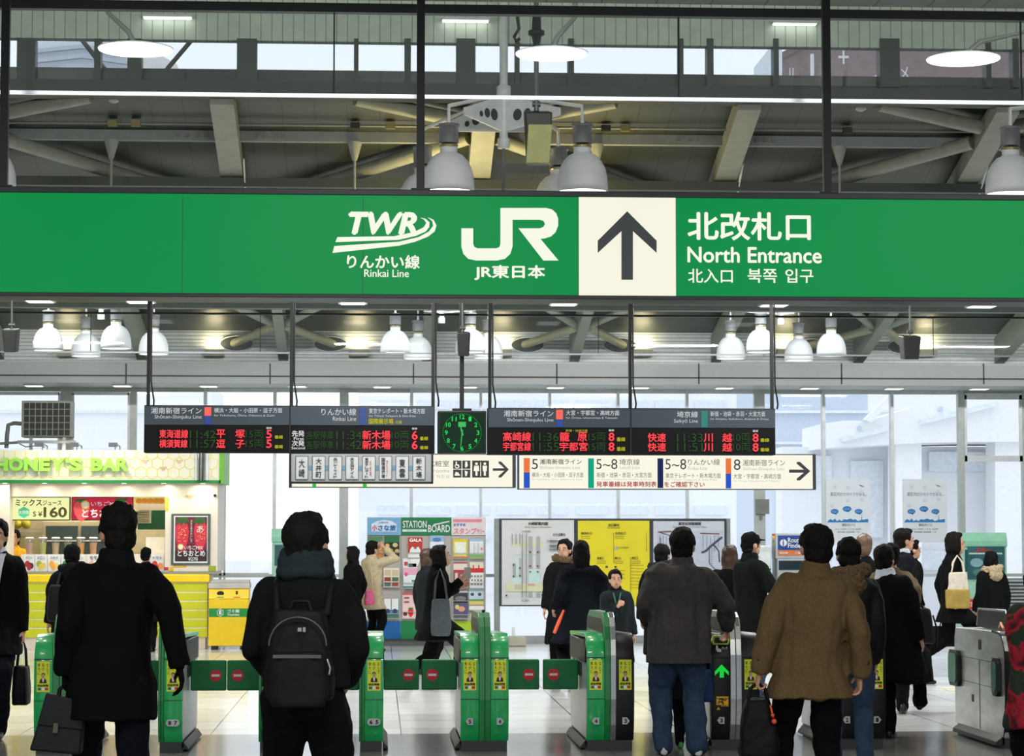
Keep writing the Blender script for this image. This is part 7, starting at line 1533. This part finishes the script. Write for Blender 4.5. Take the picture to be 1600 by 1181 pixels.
# others
w = P9['at'](.18, .27, -.02); b_ = bag('tote_bag', 'slate grey tote bag on the shoulder of the woman in the flared coat', w + Vector((.03, -.02, 0)), .22, .12, .40, C_GREYB, -12, .85, .008); straps(b_, P9['sh'][1] + Vector((0, 0, .05)), C_GREYB, .07)
w = P8['at'](.0, -.05, .20); b_ = bag('shoulder_bag', 'pink bag hanging beside the beige trench coat', Vector((W(577, 921, 34.2).x, 34.2, W(577, 921, 34.2).z)), .15, .08, .22, C_PINK, 10, .7); straps(b_, P8['sh'][-1] + Vector((-.02, -.1, 0)), C_BGE, .05, 0, .006)
b_ = bag('child_bag', 'dark blue bag hanging beside the child at the gate', Vector((W(1103, 1046, 18.3).x, 18.3, W(1103, 1046, 18.3).z)), .11, .11, .25, C_BLUEB, 0, .7); straps(b_, P15['sh'][1], C_BLUEB, .04)
w = P16['at'](.05, .10, -.20); b_ = bag('shoulder_bag', 'black shoulder bag of the brown haired woman near the cash machine', Vector((W(1168, 928, 24.9).x, 24.9, W(1168, 928, 24.9).z)), .20, .12, .20, C_LTH, 0, .8); straps(b_, P16['sh'][1], C_LTH, .07)
g = grip(P22, 1); b_ = bag('backpack', 'black backpack carried by its top handle by the man in the knit hat', g + Vector((.03, 0, -.04)), .28, .20, .33, C_LTH, 0, .7, .01, 'backpack'); straps(b_, g, C_LTH, .05)
sub(b_, 'hanging_strap', MB().tube([(.12, -.05, -.06), (.16, -.06, -.2), (.15, -.06, -.36)], .008, 6), C_LTH)
cc_ = Vector((W(1496, 894, 27.75).x, 27.75, W(1496, 894, 27.75).z)); b_ = bag('tote_bag', 'cream and tan two tone tote on the shoulder of the woman in the red scarf', cc_, .27, .10, .42, C_CRM, 0, .8, .006); straps(b_, P25['sh'][1] + Vector((0, 0, .06)), C_CRM, .08)
sub(b_, 'tan_lower_half', (lambda v: MB().add(v[0], v[1], True))(soft([[Vector((.143 * (abs(cos(a)) ** .45) * (1 if cos(a) > 0 else -1), .058 * (abs(sin(a)) ** .6) * (1 if sin(a) > 0 else -1), z)) for a in [2 * pi * j / 24 for j in range(24)]] for z in (-.20, -.30, -.41, -.428)])), C_TAN)
g = grip(P25, -1); b_ = thing('briefcase', 'flat black briefcase carried by the woman in the red scarf', 'briefcase', (W(1476, 978, 28.2).x, 28.2, W(1476, 978, 28.2).z))
x0, x1, z0, z1 = box_px((1459, 978, 1493, 1010), 28.2); MB().box(x0, x1, 28.16, 28.26, z0, z1).build('body', C_LTH, b_, .012, 2); MB().tube([(x0 + .08, 28.21, z1), (x0 + .09, 28.21, z1 + .05), (x1 - .09, 28.21, z1 + .05), (x1 - .08, 28.21, z1)], .009, 6).build('handle', C_LTH, b_)
iv = P11['m'].inverted(); g = MB().tube([iv @ W(881, 953, 25.42), iv @ W(873, 972, 25.40), iv @ W(866, 989, 25.38)], [.012, .02, .018], 8); P11['part']('orange_strap', (g.v, g.f), C_ORG)['label'] = 'orange strap'
b_ = bag('backpack', 'small black pack on the back of the person near the leftmost gate', P4['at'](.36, -.12, -.20), .26, .15, .36, C_LTH, 8, .8, .008, 'backpack')
for s in (-1, 1):
    w0 = [P4['at'](.33, s * .1 - .06, -.16), P4['at'](.47, s * .12, -.12), P4['at'](.52, s * .12, -.01)]; inv = (Matrix.Translation(b_.location) @ Matrix.Rotation(b_.rotation_euler.z, 4, 'Z')).inverted(); sub(b_, 'shoulder_strap', MB().tube([inv @ v for v in w0], .018, 8), C_LTH)
g = grip(P27, -1); tag(MB().add([(g.x - .03, g.y - .02, g.z + .02), (g.x + .05, g.y - .02, g.z + .03), (g.x + .06, g.y + .0, g.z - .10), (g.x - .01, g.y + .0, g.z - .11), (g.x - .03, g.y - .017, g.z + .02), (g.x + .05, g.y - .017, g.z + .03), (g.x + .06, g.y + .003, g.z - .10), (g.x - .01, g.y + .003, g.z - .11)], [(0, 1, 2, 3), (7, 6, 5, 4), (0, 4, 5, 1), (1, 5, 6, 2), (2, 6, 7, 3), (3, 7, 4, 0)]).build('paper_sheet', mat('paper_white', (238, 232, 220))), 'white paper in the hand of the person in the red patterned jacket', 'paper')
g = grip(P9, 1); tag(MB().box(g.x - .005, g.x + .07, g.y - .04, g.y - .028, g.z - .02, g.z + .10).build('mobile_phone', mat('phone_pale', (150, 140, 140), .3)), 'mobile phone held by the woman in the flared coat', 'phone')
# cuffs with buttons on the brown coat, white patch on the knit hat
for s in (-1, 1):
    w, e = P18['wrist'][s], P18['elbow'][s]; d = (w - e).normalized(); iv = P18['m'].inverted(); g = MB()
    g.tube([iv @ (w - d * .075), iv @ (w - d * .055)], .060, 16); P18['part']('cuff_strap', (g.v, g.f), C_BRN)
    g = MB().ball(iv @ (w - d * .065 + Vector((s * .035, -.052, 0))), .011, n=8); P18['part']('button', (g.v, g.f), mat('button_dark', (30, 24, 18), .4))
iv = P22['m'].inverted(); g = MB().ball(iv @ P22['head'](-.03, -.108, .05), .012, .006, .016, 8); P22['part']('hat_patch', (g.v, g.f), C_CRM)
